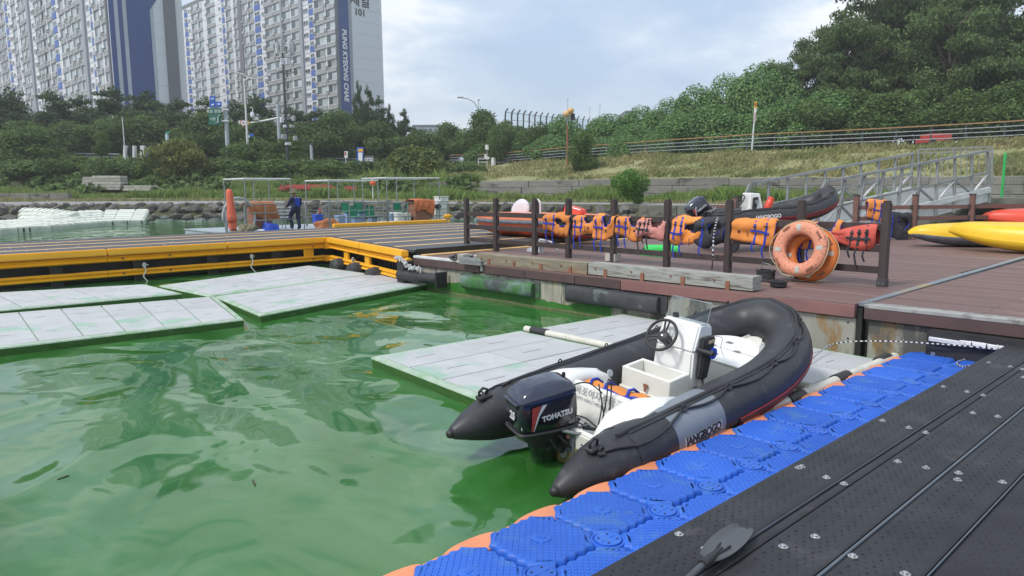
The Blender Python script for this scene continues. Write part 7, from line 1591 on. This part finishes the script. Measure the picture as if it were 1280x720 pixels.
MB().hexa([(-.02,.05,0),(.25,.05,0),(.25,.35,0),(-.02,.35,0),(-.02,.1,.06),(.25,.1,.06),(.25,.38,.14),(-.02,.3,.14)]).build('seat','cloth_white',t,local=True,bevel=.02)
# ================================================================== kayaks
def kayak(label, m_, pl, pr, z, hw, hh, sag=1, band=None, grooves=True, cat='kayak'):
    pl, pr = Vector(pl), Vector(pr); c_ = (pl+pr)/2; L = (pr-pl).length/2; D = (pr-pl).normalized(); t = thing('kayak', Vector((c_.x,c_.y,z)), label, cat); t['_local'] = 1; t.rotation_euler = (0,0,math.atan2(D.y,D.x))
    def sc_(s): e = max(.015,1-abs(s)**2.4); return s*L, hw*e**.62, hh*e**.5, .0+.16*hh*abs(s)**3*sag*3
    rows = []
    for i in range(41):
        x,w_,h_,zk = sc_(-1+2*i/40); rw_ = []
        for k in range(13):
            a = PI*k/12; ca = math.cos(a); sa = math.sin(a); rw_.append((x,w_*math.copysign(abs(ca)**.8,ca),zk+h_*(.42+.58*sa**.8)+(.018*math.cos(ca*9)*hh/.4 if grooves and .3<sa else 0)))
        rows.append(rw_)
    MB().grid(rows).build('hull',m_,t,smooth='all',local=True)
    rows = []
    for i in range(41):
        x,w_,h_,zk = sc_(-1+2*i/40); rows.append([(x,-w_,zk+h_*.42),(x,-w_*1.03,zk+h_*.36),(x,-w_*.8,zk+h_*.10),(x,0,zk),(x,w_*.8,zk+h_*.10),(x,w_*1.03,zk+h_*.36),(x,w_,zk+h_*.42)])
    MB().grid(rows).build('deck_rim',band or m_,t,smooth='all',local=True)
    for k in (-.25,.1): x,w_,h_,zk = sc_(k); MB().lathe([(.03,0),(.028,.006),(.018,-.01)],(x,-w_*.35,zk+h_*.97),12).build('scupper_hole','pier_dark' if False else m_,t,smooth=True,local=True)
    return t
pk = lambda u,v: W(u,v,ZQ)
kayak('yellow inflatable kayak with grey and black lower band lying upturned on the brown deck','yellow_hull',pk(1139,308)+Vector((.05,.1,0)),pk(1139,308)+Vector((2.15,-2.6,0)),ZQ,.46,.52,band='grey_fabric')
kayak('bright yellow hard shell kayak in front of the inflatable one','yellow_hull',pk(1184,312),pk(1184,312)+Vector((.35,-4.3,0)),ZQ,.50,.60,sag=1.3)
kayak('red kayak lying across behind the yellow kayaks','red_hull',pk(1225,297)+Vector((0,.0,0)),pk(1225,297)+Vector((1.6,-3.2,0)),ZQ+.24,.40,.52)
# ================================================================== gangway
gw = thing('steel_gangway', W(1030,270,.9), 'galvanised steel truss gangway sloping up from the quay to the promenade', 'gangway')
def GP(u,v,Y): return WY(u,v,Y)
nb0,nb1 = GP(1018,291,19.0), GP(1237,237,21.5)         # near bottom chord left / right
nt0,nt1 = GP(1032,227.5,19.0), GP(1235,188.5,21.5)
off = (FWD*2.0+RGT*-.9); 
fb0,fb1 = nb0+off-(nb1-nb0)*.08, nb1+off-(nb1-nb0)*.18; ft0,ft1 = GP(937,230,21.4), GP(1141,192,23.4)
fb0 = ft0-UP*(nt0.z-nb0.z)+ (nb0-nt0)*0; fb1 = ft1-UP*(nt1.z-nb1.z)
def truss(b0,b1,t0,t1,n,par=gw):
    MB().bar(t0,t1,.085,.07).build('top_chord','galvanised',par); MB().bar(b0.lerp(t0,.45),b1.lerp(t1,.45),.06,.05).build('mid_rail','galvanised',par); MB().bar(b0,b1,.09,.16).build('bottom_chord','galv_white',par)
    ends = b0.lerp(t0,.45)-(b1-b0).normalized()*.32; MB().bar(t0,ends,.07,.06).build('end_strut','galvanised',par); MB().bar(ends,ends-UP*(ends.z-ZQ if par else 1),.07,.07).build('end_post','galvanised',par)
    for i in range(n+1):
        f_ = i/n; MB().bar(b0.lerp(b1,f_),t0.lerp(t1,f_),.07,.07,up=(1,0,0)).build('upright','galvanised',par)
        if i < n:
            g_ = (i+1)/n; a,b_ = (b0.lerp(b1,f_),b0.lerp(b1,g_).lerp(t0.lerp(t1,g_),.45)) if i%2 == 0 else (b0.lerp(b1,f_).lerp(t0.lerp(t1,f_),.45),b0.lerp(b1,g_)); MB().bar(a,b_,.05,.05).build('brace','galv_white' if i%2 == 0 else 'galvanised',par)
truss(nb0,nb1,nt0,nt1,9); truss(fb0,fb1,ft0,ft1,9)
n = 26
for i in range(n):
    f0,f1 = i/n,(i+.86)/n; MB().hexa([nb0.lerp(nb1,f0)+UP*.02,nb0.lerp(nb1,f1)+UP*.02,fb0.lerp(fb1,f1)+UP*.02,fb0.lerp(fb1,f0)+UP*.02,nb0.lerp(nb1,f0)+UP*.05,nb0.lerp(nb1,f1)+UP*.05,fb0.lerp(fb1,f1)+UP*.05,fb0.lerp(fb1,f0)+UP*.05]).build('tread_plate','galvanised',gw)
# side beam below on the right half
MB().hexa([nb0.lerp(nb1,.25)-UP*.42,nb1-UP*.34,nb1+FWD*.1-UP*.34,nb0.lerp(nb1,.25)+FWD*.1-UP*.42,nb0.lerp(nb1,.25)-UP*.08,nb1-UP*.08,nb1+FWD*.1-UP*.08,nb0.lerp(nb1,.25)+FWD*.1-UP*.08]).build('side_beam','galv_white',gw)
for i in range(3,10): p = nb0.lerp(nb1,i/9); MB().bar(p-FWD*.02-UP*.4,p-FWD*.02-UP*.06,.10,.05).build('beam_stiffener','galvanised',gw)
# railing at the top of the gangway
ra,rb_ = GP(1148,234,25.5),GP(1240,232,24.5); ta,tb_ = GP(1148,187,25.5),GP(1240,183.5,24.5)
gr = thing('landing_railing', ra, 'pale metal railing with thin balusters on the landing at the top of the gangway', 'railing')
MB().bar(ta,tb_,.06,.05).build('top_rail','galvanised',gr); MB().bar(ta-UP*.12,tb_-UP*.12,.03,.03).build('second_rail','galvanised',gr); MB().bar(ra,rb_,.04,.04).build('bottom_rail','galvanised',gr)
for i in range(13): f_ = i/12; MB().bar(ra.lerp(rb_,f_),ta.lerp(tb_,f_),.06 if i%6 == 0 else .022,.06 if i%6 == 0 else .022,up=(1,0,0)).build('baluster','galvanised',gr)
# green fence at right edge
gf = thing('green_mesh_fence', GP(1205,245,24), 'green wire mesh fence with green posts at the right edge above the sea wall', 'fence')
MB().bar(GP(1252,248,24),GP(1257,191,24),.075,.075,up=(1,0,0)).build('post','green_paint',gf); MB().bar(GP(1340,250,22),GP(1344,188,22),.13,.13,up=(1,0,0)).build('post','green_paint',gf)
for i in range(20): f_ = i/19; MB().bar(GP(1252,247,24).lerp(GP(1341,249,22),f_),GP(1257,193,24).lerp(GP(1343,189,22),f_),.007,.007,up=(1,0,0)).build('wire','green_wire',gf)
for i in range(14): f_ = i/13; MB().bar(GP(1252,247,24).lerp(GP(1257,193,24),f_),GP(1341,249,22).lerp(GP(1343,189,22),f_),.007,.007).build('wire','green_wire',gf)
# landing slab
MB().hexa([GP(1120,249,24)+Vector((0,0,-.12)),GP(1330,250,21)+Vector((0,0,-.12)),GP(1330,250,21)+FWD*4+Vector((0,0,-.12)),GP(1120,249,24)+FWD*4+Vector((0,0,-.12)),GP(1120,249,24)+UP*.05,GP(1330,250,21)+UP*.05,GP(1330,250,21)+FWD*4+UP*.05,GP(1120,249,24)+FWD*4+UP*.05]).build('landing_slab','sea_concrete',sw_)
# ================================================================== work boats beyond the pier
def Bh(u, v, b_=27.00): return hit(u, v, (0,b_,0), (0,1,0))
def workboat(label, u0, u1, vtop, vrail0, dz, seed):
    a, c_ = Bh(u0,286), Bh(u1,284); x0, x1 = a.x, c_.x; y0, y1 = 27.00, 29.00; zt = (Bh(u0,vtop).z+Bh(u1,vtop).z)/2; zr = Bh((u0+u1)/2,vrail0).z
    t = thing('work_boat', ((x0+x1)/2,27.90,0), label, 'pontoon boat')
    MB().box(x0-.9,x1+.7,y0-.25,y1+2.15,-.1,.43).build('hull','boat_deck_grey',t,bevel=.04); MB().box(x0-.92,x1+.72,y0-.27,y1+2.2,.43,.47).build('deck','boat_deck_grey',t)
    for x in (x0,(x0*.35+x1*.65),x1):
        for y in (y0,y1):
            if x == x0*.35+x1*.65 and y == y0: continue
            MB().tube([(x,y,.4),(x,y,zt)],.026,8).build('frame_post','galvanised',t,smooth=True)
    for y in (y0,y1): MB().tube([(x0,y,zt),(x1,y,zt)],.030,8).build('frame_beam','galv_white',t,smooth=True)
    for x in (x0,x1): MB().tube([(x,y0,zt),(x,y1,zt)],.030,8).build('frame_beam','galv_white',t,smooth=True)
    for y in (y0,y1):
        for z in (zr,zr-.34,zr-.62): MB().tube([(x0-.05,y,z),(x1+.5,y,z)],.020,6).build('hand_rail','galvanised',t,smooth=True)
        for x in np.linspace(x0-.05,x1+.5,4): MB().tube([(x,y,.4),(x,y,zr)],.022,6).build('rail_post','galvanised',t,smooth=True)
    return t, x0, x1, y0, y1, zr
wt1 = workboat('work boat with bare metal frame and rust coloured tarpaulin where the person stands',309,366,223.5,255,0,1)
wt2 = workboat('middle work boat with green seats and metal frame',413,474,225.5,253,0,2)
wt3 = workboat('right work boat with orange tarpaulin, cream machinery and metal frame',485,550,222.5,253,0,3)
def blob(label, name, cat, c_, s_, m_, seed=0, sub=3, amp=.25, flat=True):
    bm = bmesh.new(); bmesh.ops.create_icosphere(bm, subdivisions=sub, radius=1)
    for v in bm.verts:
        n_ = mnoise.noise(v.co*1.3+Vector((seed,0,0)))*amp+mnoise.noise(v.co*4+Vector((seed,3,0)))*amp*.35; v.co *= 1+n_
        v.co = Vector((math.copysign(abs(v.co.x)**.7,v.co.x)*s_[0], math.copysign(abs(v.co.y)**.7,v.co.y)*s_[1], max(-1,v.co.z)*s_[2]))
        if v.co.z < -s_[2]*.55: v.co.z = -s_[2]*.55
    me = bpy.data.meshes.new(name); bm.to_mesh(me); bm.free(); me.materials.append(M[m_]); me.polygons.foreach_set('use_smooth',[True]*len(me.polygons)); o = link(name, me); o.location = c_; tag(o, label, cat); return o
def tarp(label, uv, y, m_, folds=5, seed=1):
    ps = [hit(u,v,(0,y,0),(0,1,0)) for u,v in uv]; t = thing('tarpaulin', ps[0], label, 'tarpaulin'); n = len(ps)//2
    top = ps[:n]; bot = ps[n:][::-1]; rows = []
    for i in range(25):
        f_ = i/24*(n-1); k = min(int(f_),n-2); g_ = f_-k; a,b_ = top[k].lerp(top[k+1],g_),bot[k].lerp(bot[k+1],g_); rw_ = [a+Vector((0,.9,-.15)),a+Vector((0,.5,.03))]
        for j in range(9): q = a.lerp(b_,j/8); rw_.append(q+Vector((0,-.05*math.sin(j/8*PI)-.05*math.sin(i*.9+seed+j*.5)*(j/8),0)))
        rows.append(rw_)
    MB().grid(rows).build('sheet',m_,t,smooth='all'); a = top[0].lerp(bot[0],.95); MB().box(a.x+.15,top[-1].x-.1,y+.08,y+.8,.4,min(p.z for p in top)-.12).build('covered_load','rust',t,bevel=.03); return t
tarp('rust orange tarpaulin draped over gear at the left of the person',[(311,254),(318,252.5),(343,252.5),(350,275.5),(330,273.5),(312,267)],27.30,'tarp_rust',seed=2)
tarp('bright orange tarpaulin over the railing beside the cream machinery',[(517,250),(530,249),(543,250),(543,270),(530,262),(518,265)],26.90,'tarp_orange',seed=5)
def ph(u,v,y): return hit(u,v,(0,y,0),(0,1,0))
o = blob('crumpled rust tarpaulin heap right of the blue container','tarpaulin_heap','tarpaulin',ph(560-0,280,27.30)*0+ph(481-0,0,27.30)*0+ph(481,281,27.30)*0+ph(0+483,0,27.30)*0+ph(561-80,279.5,27.30),(.55,.3,.32),'tarp_rust',3,4,.4)
o.location = ph(562-79+0,280,27.30); o.location = Vector((ph(561-80+0,280,27.30).x,27.30,.55)); o.location.x = ph(560-0-80,280,27.30).x
o.location = Vector((ph(480-0,280,27.30).x,27.30,.55))
o.location = Vector((ph(411,281,27.30).x,27.30,.52))
o.location.x = ph(410,281,27.30).x
blob('crumpled blue sheet lying by the feet of the person','blue_sheet','sheet',Vector((ph(337,284,27.10).x,27.10,.50)),(.30,.25,.28),'blue_bin',9,4,.5)
blob('dark netting bundle at the foot of the closed parasol','netting_bundle','net',Vector((ph(310,287,26.90).x,26.90,.48)),(.38,.3,.26),'camo',4,4,.5)
blob('grey white folded canvas beside the netting bundle','canvas_heap','canvas',Vector((ph(322,287,26.80).x,26.80,.44)),(.30,.22,.12),'cloth_white',6,3,.4)
# seats, bins
def seat(label,u,v,y,w=.42,m_='green_seat',base='blue_grey'):
    p = ph(u,v,y); t = thing('passenger_chair', (p.x,y,.4), label, 'seat'); z0 = p.z
    MB().box(p.x-w/2,p.x+w/2,y,y+.05,z0-.05,z0+.36).build('backrest',m_,t,bevel=.025,seg=2,smooth=True); MB().box(p.x-w/2,p.x+w/2,y-.38,y,z0-.12,z0-.05).build('seat_pan',m_,t,bevel=.02); MB().box(p.x-w*.35,p.x+w*.35,y-.3,y-.02,.4,z0-.12).build('pedestal',base,t,bevel=.01)
for (u,v,y,lb) in ((432.5,262,28.60,'small green seat, leftmost on the middle work boat'),(442,268,27.50,'green seat facing the rail behind the first middle upright'),(448,262,28.80,'green seat second row of the middle work boat'),(463,268,27.70,'green seat at the right of the middle work boat'),(497,263,28.20,'left green seat of the right work boat'),(512,262,28.40,'green seat of the right work boat next to the orange tarpaulin'),(522,263,28.60,'green seat half hidden by the orange tarpaulin')): seat(lb,u,v,y)
def boxthing(name,label,cat,u0,u1,v0,v1,y,d,m_,lid=None,bev=.03):
    a,b_ = ph(u0,v1,y),ph(u1,v0,y); t = thing(name,(a.x,y,a.z),label,cat); MB().box(a.x,b_.x,y,y+d,max(.38,a.z),b_.z).build('body',m_,t,bevel=bev,seg=2,smooth=True); MB().box(a.x-.015,b_.x+.015,y-.015,y+d+.015,b_.z-.03,b_.z+.03).build('lid',lid or m_,t,bevel=.01); return t
boxthing('plastic_container','bright blue jerry container with red handle stick beside the middle work boat','container',395.5,404,269,280,27.30,.35,'blue_bin')
p = ph(400,262,27.30); t = thing('red_stick',p,'short red flare stick poking from the blue container','stick'); MB().tube([ph(400,269,27.40),ph(399.8,259.5,27.40)],.035,8).build('stick','red_paint',t); MB().lathe([(.045,0),(.045,.06)],tuple(ph(400,268,27.40)),8).build('collar','fence_dark',t)
boxthing('plastic_bin','pale blue bin at the left of the middle work boat','bin',424,432,270,281,27.40,.4,'blue_grey'); boxthing('plastic_bin','pale blue cooler below the left seat of the right work boat','bin',490,502,266,276,27.70,.4,'blue_grey','cloth_white')
boxthing('plastic_tub','off white square tub in front of the pale blue cooler','tub',497.5,506,267,277,27.20,.35,'grp'); boxthing('plastic_tub','second off white tub by the frame post','tub',508.5,514,267,276,27.20,.35,'grp')
boxthing('engine_box','cream machinery column with white canister on the right work boat','machinery',550,561,246,279,27.20,.45,'grp','hdpe_white'); boxthing('control_box','small grey control box beside the orange tarpaulin','box',526,531.5,265,280,27.10,.3,'hdpe_white'); boxthing('control_box','beige electrical cabinet with dark knobs under the orange tarpaulin','cabinet',531.8,537.5,262,272,27.30,.3,'pipe_cream')
t = thing('winch', ph(556,262,27.00), 'small dark and white winch drum mounted before the cream machinery', 'winch'); p = ph(549,258,27.00); MB().tube([(p.x,27.00,p.z),(p.x,27.20,p.z)],.12,14).build('drum','black_rubber',t,smooth=True); MB().tube([(p.x-.05,26.95,p.z+.2),(p.x+.15,27.10,p.z+.28)],.07,10).build('canister','cloth_white',t,smooth=True); MB().box(p.x-.05,p.x+.25,27.10,27.20,.4,p.z).build('bracket','grp',t)
t = thing('yellow_bollard', ph(559,278,26.80), 'yellow cast bollard on the pier curb by the cream machinery', 'bollard'); p = ph(559.5,274,22.35); MB().lathe([(.10,0),(.09,.04),(.07,.10),(.13,.18),(.13,.26),(.05,.32)],(p.x,22.35,ZP-.0),14).build('bollard_body','pier_yellow',t,smooth=True); MB().bar((p.x-.22,22.35,ZP+.22),(p.x+.22,22.35,ZP+.22),.07).build('horn','pier_yellow',t,bevel=.02)
t = thing('metal_plank', ph(460,280,27.10), 'grey metal ramp plate leaning down at the middle work boat', 'ramp'); a,b_ = ph(443,273,27.60),ph(468,283,27.00); MB().bar(a,b_,.5,.05).build('plate','boat_deck_grey',t); MB().bar(a+UP*.04,b_+UP*.04,.04,.04).build('plate_rib','galvanised',t)
t = thing('end_railing', ph(580,275,22.3), 'thin metal railing with weathered planks at the far end of the pier', 'railing')
for u in (559,581,590): MB().tube([ph(u,281,22.3),ph(u,254.5,22.3)],.022,6).build('post','galvanised',t)
for v in (255,265.5,275): MB().tube([ph(553,v,22.3),ph(592,v,22.3)],.018,6).build('rail','galvanised',t)
# closed parasol
p = Bh(292,289,22.35); t = thing('closed_parasol', (p.x,22.35,ZP), 'closed salmon coloured parasol standing upright at the far pier edge', 'parasol'); zt = ph(289.5,236,22.35).z
prf = [(.02,zt),(.12,zt-.03),(.155,zt-.12),(.165,zt-.5),(.20,zt-.85),(.22,zt-1.0),(.17,ZP+.30),(.20,ZP+.2),(.18,ZP+.08)]; b = MB(); rows = []
for r_,z in prf: rows.append([(p.x-.09*(zt-z)/(zt-ZP)*-1-.09+r_*(1+.13*math.sin(k*2*PI/16*6+z*3))*math.cos(k*2*PI/16), 22.35+r_*(1+.13*math.sin(k*2*PI/16*6+z*3))*math.sin(k*2*PI/16), z) for k in range(17)])
b.grid([[ (p.x-.03+(q[0]-p.x+.03)*.62, 22.35+(q[1]-22.35)*.62, q[2]) for q in r_] for r_ in rows]).build('folded_canopy','parasol_cloth',t,smooth='all'); MB().tube([(p.x,22.35,ZP),(p.x-.0,22.35,ZP+.3)],.04,8).build('pole','galvanised',t); MB().lathe([(.12,0),(.12,.05),(.06,.08)],(p.x,22.35,ZP),14).build('base','rust',t,smooth=True); MB().tube([(p.x-.02+.11*math.cos(a),22.35+.11*math.sin(a),ZP+.30) for a in np.linspace(0,6.28,14)],.018,6).build('tie_band','red_paint',t)
# wheel like hoop beside it
t = thing('pipe_hoop', ph(300,268,27.30), 'bent grey pipe hoop behind the closed parasol', 'pipe'); c_ = ph(299,272,27.30); MB().tube([c_+Vector((.62*math.cos(a),0,.62*math.sin(a)*1.2)) for a in np.linspace(-.6,3.4,16)],.05,8).build('hoop','antenna_grey',t,smooth='all'); MB().tube([c_+Vector((-.5,0,-.55)),c_+Vector((-.52,0,.3))],.05,8).build('leg','antenna_grey',t,smooth='all')
t = thing('white_slatted_bench', ph(352,268,28.70), 'stack of thin white rails behind the person on the first work boat', 'bench')
for k in range(4): z_ = ph(352,259+k*4.2,28.70).z; MB().box(ph(347,262,28.70).x,ph(364,262,28.70).x,28.70,28.76,z_-.03,z_+.03).build('slat','galv_white',t)
for u in (348,363): MB().box(ph(u,262,28.70).x-.02,ph(u,262,28.70).x+.02,28.76,28.80,.4,ph(u,258,28.70).z).build('leg','galvanised',t)
# ================================================================== person
pf = WY(371,287,30.0); fl = Vector((ph(371,284,26.85).x,26.85,.47)); dcam = (fl-CAMP); dist = dcam.dot(FWD)
hs = 48.5*dist/FPX; pe = thing('person', fl, 'person in navy and blue overalls, camouflage hat and red gloves stepping forward', 'person'); pe['_local'] = 1
pe.rotation_euler = (0,0,math.atan2(-RGT.y,-RGT.x)-R(38)); S_ = hs/1.72       # local +x faces image left
def skin_mesh(verts, edges, radii, mats, matfn, sub=2):
    me = bpy.data.meshes.new('body'); me.from_pydata([tuple(Vector((v[0],v[1]*1.05,v[2]))*S_) for v in verts],edges,[]); o = bpy.data.objects.new('body',me); col.objects.link(o)
    md = o.modifiers.new('skin','SKIN'); sv = me.skin_vertices[0].data
    for i,r_ in enumerate(radii): kf_ = 1.32 if i not in (4,5,6,7) and i < 24 else (1.12 if i < 24 else 1.0); sv[i].radius = (r_[0]*S_*kf_, r_[1]*S_*kf_) if isinstance(r_,tuple) else (r_*S_,r_*S_)
    sv[0].use_root = True; sb = o.modifiers.new('sub','SUBSURF'); sb.levels = sb.render_levels = sub
    dg = bpy.context.evaluated_depsgraph_get(); dg.update(); m2_ = bpy.data.meshes.new_from_object(o.evaluated_get(dg)); bpy.data.objects.remove(o)
    m2_.materials.clear(); [m2_.materials.append(M[k]) for k in mats]
    for p_ in m2_.polygons: p_.material_index = matfn(p_.center/S_); p_.use_smooth = True
    return m2_
V = [(0,0,.92),(.0,0,1.08),(.02,0,1.25),(.05,0,1.40),(.07,0,1.47),(.085,0,1.53),(.10,0,1.62),(.09,0,1.68),
     (.0,.10,.88),(.30,.11,.58),(.12,.12,.14),(.22,.13,.05),      # left leg forward bent
     (.0,-.10,.88),(.03,-.11,.50),(-.04,-.12,.10),(.10,-.12,.04),
     (.03,.19,1.38),(.10,.25,1.12),(.32,.22,1.02),(.40,.21,1.0),
     (.03,-.19,1.38),(-.01,-.25,1.10),(.16,-.25,.98),(.24,-.24,.96),
     (.455,.235,.985),(.465,.22,.98),(.465,.205,.98),(.455,.19,.98),(.42,.245,.97),
     (.295,-.225,.945),(.305,-.24,.94),(.305,-.255,.94),(.295,-.27,.94),(.26,-.215,.93)]
Eg = [(0,1),(1,2),(2,3),(3,4),(4,5),(5,6),(6,7),(0,8),(8,9),(9,10),(10,11),(0,12),(12,13),(13,14),(14,15),(3,16),(16,17),(17,18),(18,19),(3,20),(20,21),(21,22),(22,23),(19,24),(19,25),(19,26),(19,27),(19,28),(23,29),(23,30),(23,31),(23,32),(23,33)]
Rd = [(.125,.15),(.12,.14),(.13,.16),(.12,.15),(.055,.055),(.055,.055),(.09,.082),(.07,.065),(.09,.10),(.075,.075),(.058,.058),(.045,.045),(.09,.10),(.075,.075),(.06,.06),(.045,.045),(.07,.07),(.052,.052),(.042,.042),(.036,.036),(.07,.07),(.052,.052),(.042,.042),(.036,.036)]+[.010]*10
def mf(c):
    if c.z > 1.46: return 1
    if c.x > .34 and c.y > .12 or (c.x > .2 and c.y < -.18 and c.z > .85): return 2
    if c.z < .10: return 3
    return 0
pb = link('body', skin_mesh(V,Eg,Rd,['navy_cloth','skin','glove_red','black_rubber'],mf), pe)
def SV(v): return Vector(v)*S_
b = MB(); rows = []
for i in range(9):
    f_ = i/8; z = 1.02+.36*f_; rows.append([SV((-.168-.014*math.sin(PI*f_)+.04*f_*.6+.02*abs(y)*6, y*(.85+.15*f_), z)) for y in np.linspace(-.14,.14,7)])
b.grid(rows).build('back_panel','royal_cloth',pe,smooth='all',local=True); MB().tube([SV((-.135,y,1.405)) for y in np.linspace(-.14,.14,5)],.012*S_,6).build('reflective_stripe','galv_white',pe,smooth='all',local=True)
hc = SV((.095,0,1.685)); n = 22; rows = []
for r_,z in ((.001,.095),(.06,.09),(.092,.06),(.10,.0),(.11,-.015),(.19,-.035),(.195,-.045),(.11,-.03),(.095,-.02)):
    r_ = r_*1.25; z = z*1.2; rows.append([hc+Vector((r_*S_*math.cos(2*PI*k/n)*1.05,r_*S_*math.sin(2*PI*k/n),z*S_+(-.02*S_ if r_ > .15 and k%n > 3 and k%n < 18 else 0))) for k in range(n+1)])
MB().grid(rows).build('hat','camo',pe,smooth='all',local=True)
MB().lathe([(.03,-.02),(.025,.02)],tuple(SV((.185,0,1.60))),8,'x').build('nose','skin',pe,smooth=True,local=True)
for s_ in (-1,1): MB().lathe([(.010,-.004),(.006,.004)],tuple(SV((.178,s_*.032,1.625))),8,'x').build('eye','dark_print',pe,local=True); MB().lathe([(.025,-.006),(.018,.006)],tuple(SV((.095,s_*.088,1.61))),8,'y').build('ear','skin',pe,smooth=True,local=True)
MB().bar(SV((.175,-.02,1.567)),SV((.175,.02,1.567)),.008,.008).build('mouth','rust',pe,local=True)
# ================================================================== white float dock at left
wf = thing('white_float_dock', W(60,280,.3), 'curved white floating dock of plastic cubes moored by the rocks on the left', 'floating dock')
cubm = MB().box(-.245,.245,-.245,.245,-.25,.22).box(-.265,-.245,-.05,.05,-.05,.05); cubm = MB().box(-.245,.245,-.245,.245,-.44,.0).mesh('float_block','hdpe_white',bevel=.05,seg=2,smooth=True); darkm = MB().box(-.03,.03,-.03,.03,-.26,-.03).mesh('joint_lug','black_rubber')
def sheet(near, far, rows_, zn, dep):
    """cubes laid between a near and a far pixel line; the raft rides up the shore towards the far side"""
    N0 = smooth_path([Vector((*WY(u,v,dep[i]).xy,zn)) for i,(u,v) in enumerate(near)],12); F0 = smooth_path([WY(u,v,dep[i]+rows_*.55) for i,(u,v) in enumerate(far)],12)
    L = sum((b_-a).length for a,b_ in zip(N0,N0[1:])); n = max(2,int(L/.54)); 
    def at_(P,f_): x = f_*(len(P)-1); k = min(int(x),len(P)-2); return P[k].lerp(P[k+1],x-k)
    for i in range(n):
        f_ = (i+.5)/n; a,b_ = at_(N0,f_),at_(F0,f_); d = at_(N0,min(1,f_+.03))-at_(N0,max(0,f_-.03)); az = math.atan2(d.y,d.x); dn = Vector((-math.sin(az),math.cos(az),0))
        for r_ in range(rows_):
            p = a.lerp(b_,(r_+.5)/rows_); o = link('float_block',cubm,wf); ex_ = (at_(N0,min(1,f_+.5/n))-at_(N0,max(0,f_-.5/n))); lx = ex_.length/.5*(1.32 if rows_ == 6 else 1.03); ex_.normalize(); ey_ = (b_-a); sy = ey_.length/rows_/.5; ey_.normalize(); ez_ = ex_.cross(ey_).normalized(); p2_ = p-wf.location+Vector((0,0,rr.uniform(-.012,.012)))
            o.matrix_local = Matrix(((ex_.x*lx,ey_.x*sy,ez_.x,p2_.x),(ex_.y*lx,ey_.y*sy,ez_.y,p2_.y),(ex_.z*lx,ey_.z*sy,ez_.z,p2_.z),(0,0,0,1)))
            if r_ == 0: q = link('joint_lug',darkm,wf); q.location = a+Vector((0,0,-.02))-dn*.02+Vector((math.cos(az),math.sin(az),0))*.27-wf.location; q.rotation_euler = (0,0,az)
sheet([(-60,289),(0,283),(45,279.5),(90,274.5),(127,270)],[(-60,279),(0,275.5),(45,272),(90,265),(127,262)],5,.32,[31,35,37,40.5,43.5])
sheet([(127.5,269),(176,269.5)],[(134,262),(184,261)],6,.32,[43.5,44.5])
sheet([(24,262.5),(50,266),(72,270)],[(26,259.5),(60,261),(95,264.5)],3,.45,[45,43.5,41])
# ================================================================== paddle on the walkway
pd = thing('paddle', W(880,705,ZD+.03), 'dark paddle with a clear grey blade lying on the black walkway', 'paddle'); th_ = W(887,702,ZD+.035); tip = W(930,662,ZD+.03); D = (tip-th_); Lp = D.length; D.normalize(); N_ = UP.cross(D).normalized()
outl = []
for i in range(25):
    f_ = i/24; w_ = .068*(math.sin(PI*min(1,f_*.80+.10))**.38) if f_ < .97 else .03; outl.append((f_*Lp,w_))
rows = [[th_+D*x+N_*(w_*k)+UP*(.004+.016*abs(k)**2+(.006 if abs(k)<.2 else 0)) for k in (-1,-.7,-.4,-.15,0,.15,.4,.7,1)] for x,w_ in outl]
rows2 = [[p-UP*.004 for p in r_] for r_ in rows]
b = MB().grid(rows).grid(rows2); b.build('blade','paddle_dark',pd,smooth='all')
MB().tube([th_-D*.9+UP*.015,th_-D*.04+UP*.012],.0145,12).build('shaft','paddle_dark',pd,smooth=True); MB().tube([th_-D*.07+UP*.014,th_+D*.01+UP*.014,th_+D*.12+UP*.012],[.021,.017,.006],10).build('ferrule','black_rubber',pd,smooth=True)
for k in (-.4,.4): MB().tube([th_+D*.02+UP*.012+N_*.01*k,th_+D*.16+N_*.028*k*2+UP*.012],.004,6).build('blade_rib','black_rubber',pd,smooth='all')
MB().lathe([(.007,0),(.006,.003)],tuple(W(879,685,ZD+.002)),8).build('bead','white_print',pd)
# ================================================================== floating debris specks on water
t = tag(MB().bar(W(72,599,.004),W(86,594,.006),.012,.006).build('twig','bark'),'small dark twig drifting on the green water at lower left','twig')
t = tag(MB().bar(W(316,600,.004),W(319,606,.006),.010,.006).build('twig','bark'),'tiny curled twig drifting right of the centre left water','twig')
# ================================================================== air
hz = MB().box(-800,800,-800,800,-3.4,70).mesh('haze',[]); 
hm = bpy.data.materials.new('haze_air'); hm.use_nodes = True; hn = hm.node_tree.nodes; hn.clear()
ho = hn.new('ShaderNodeOutputMaterial'); hv = hn.new('ShaderNodeVolumePrincipled'); hv.inputs['Color'].default_value = (.93,.95,.97,1); hv.inputs['Density'].default_value = .0007; hv.inputs['Anisotropy'].default_value = .2
hm.node_tree.links.new(hv.outputs[0], ho.inputs['Volume']); hz.materials.append(hm); ho_ = link('haze', hz); ho_['kind'] = 'stuff'; ho_['label'] = 'thin pale summer haze over the river bank and distant towers'
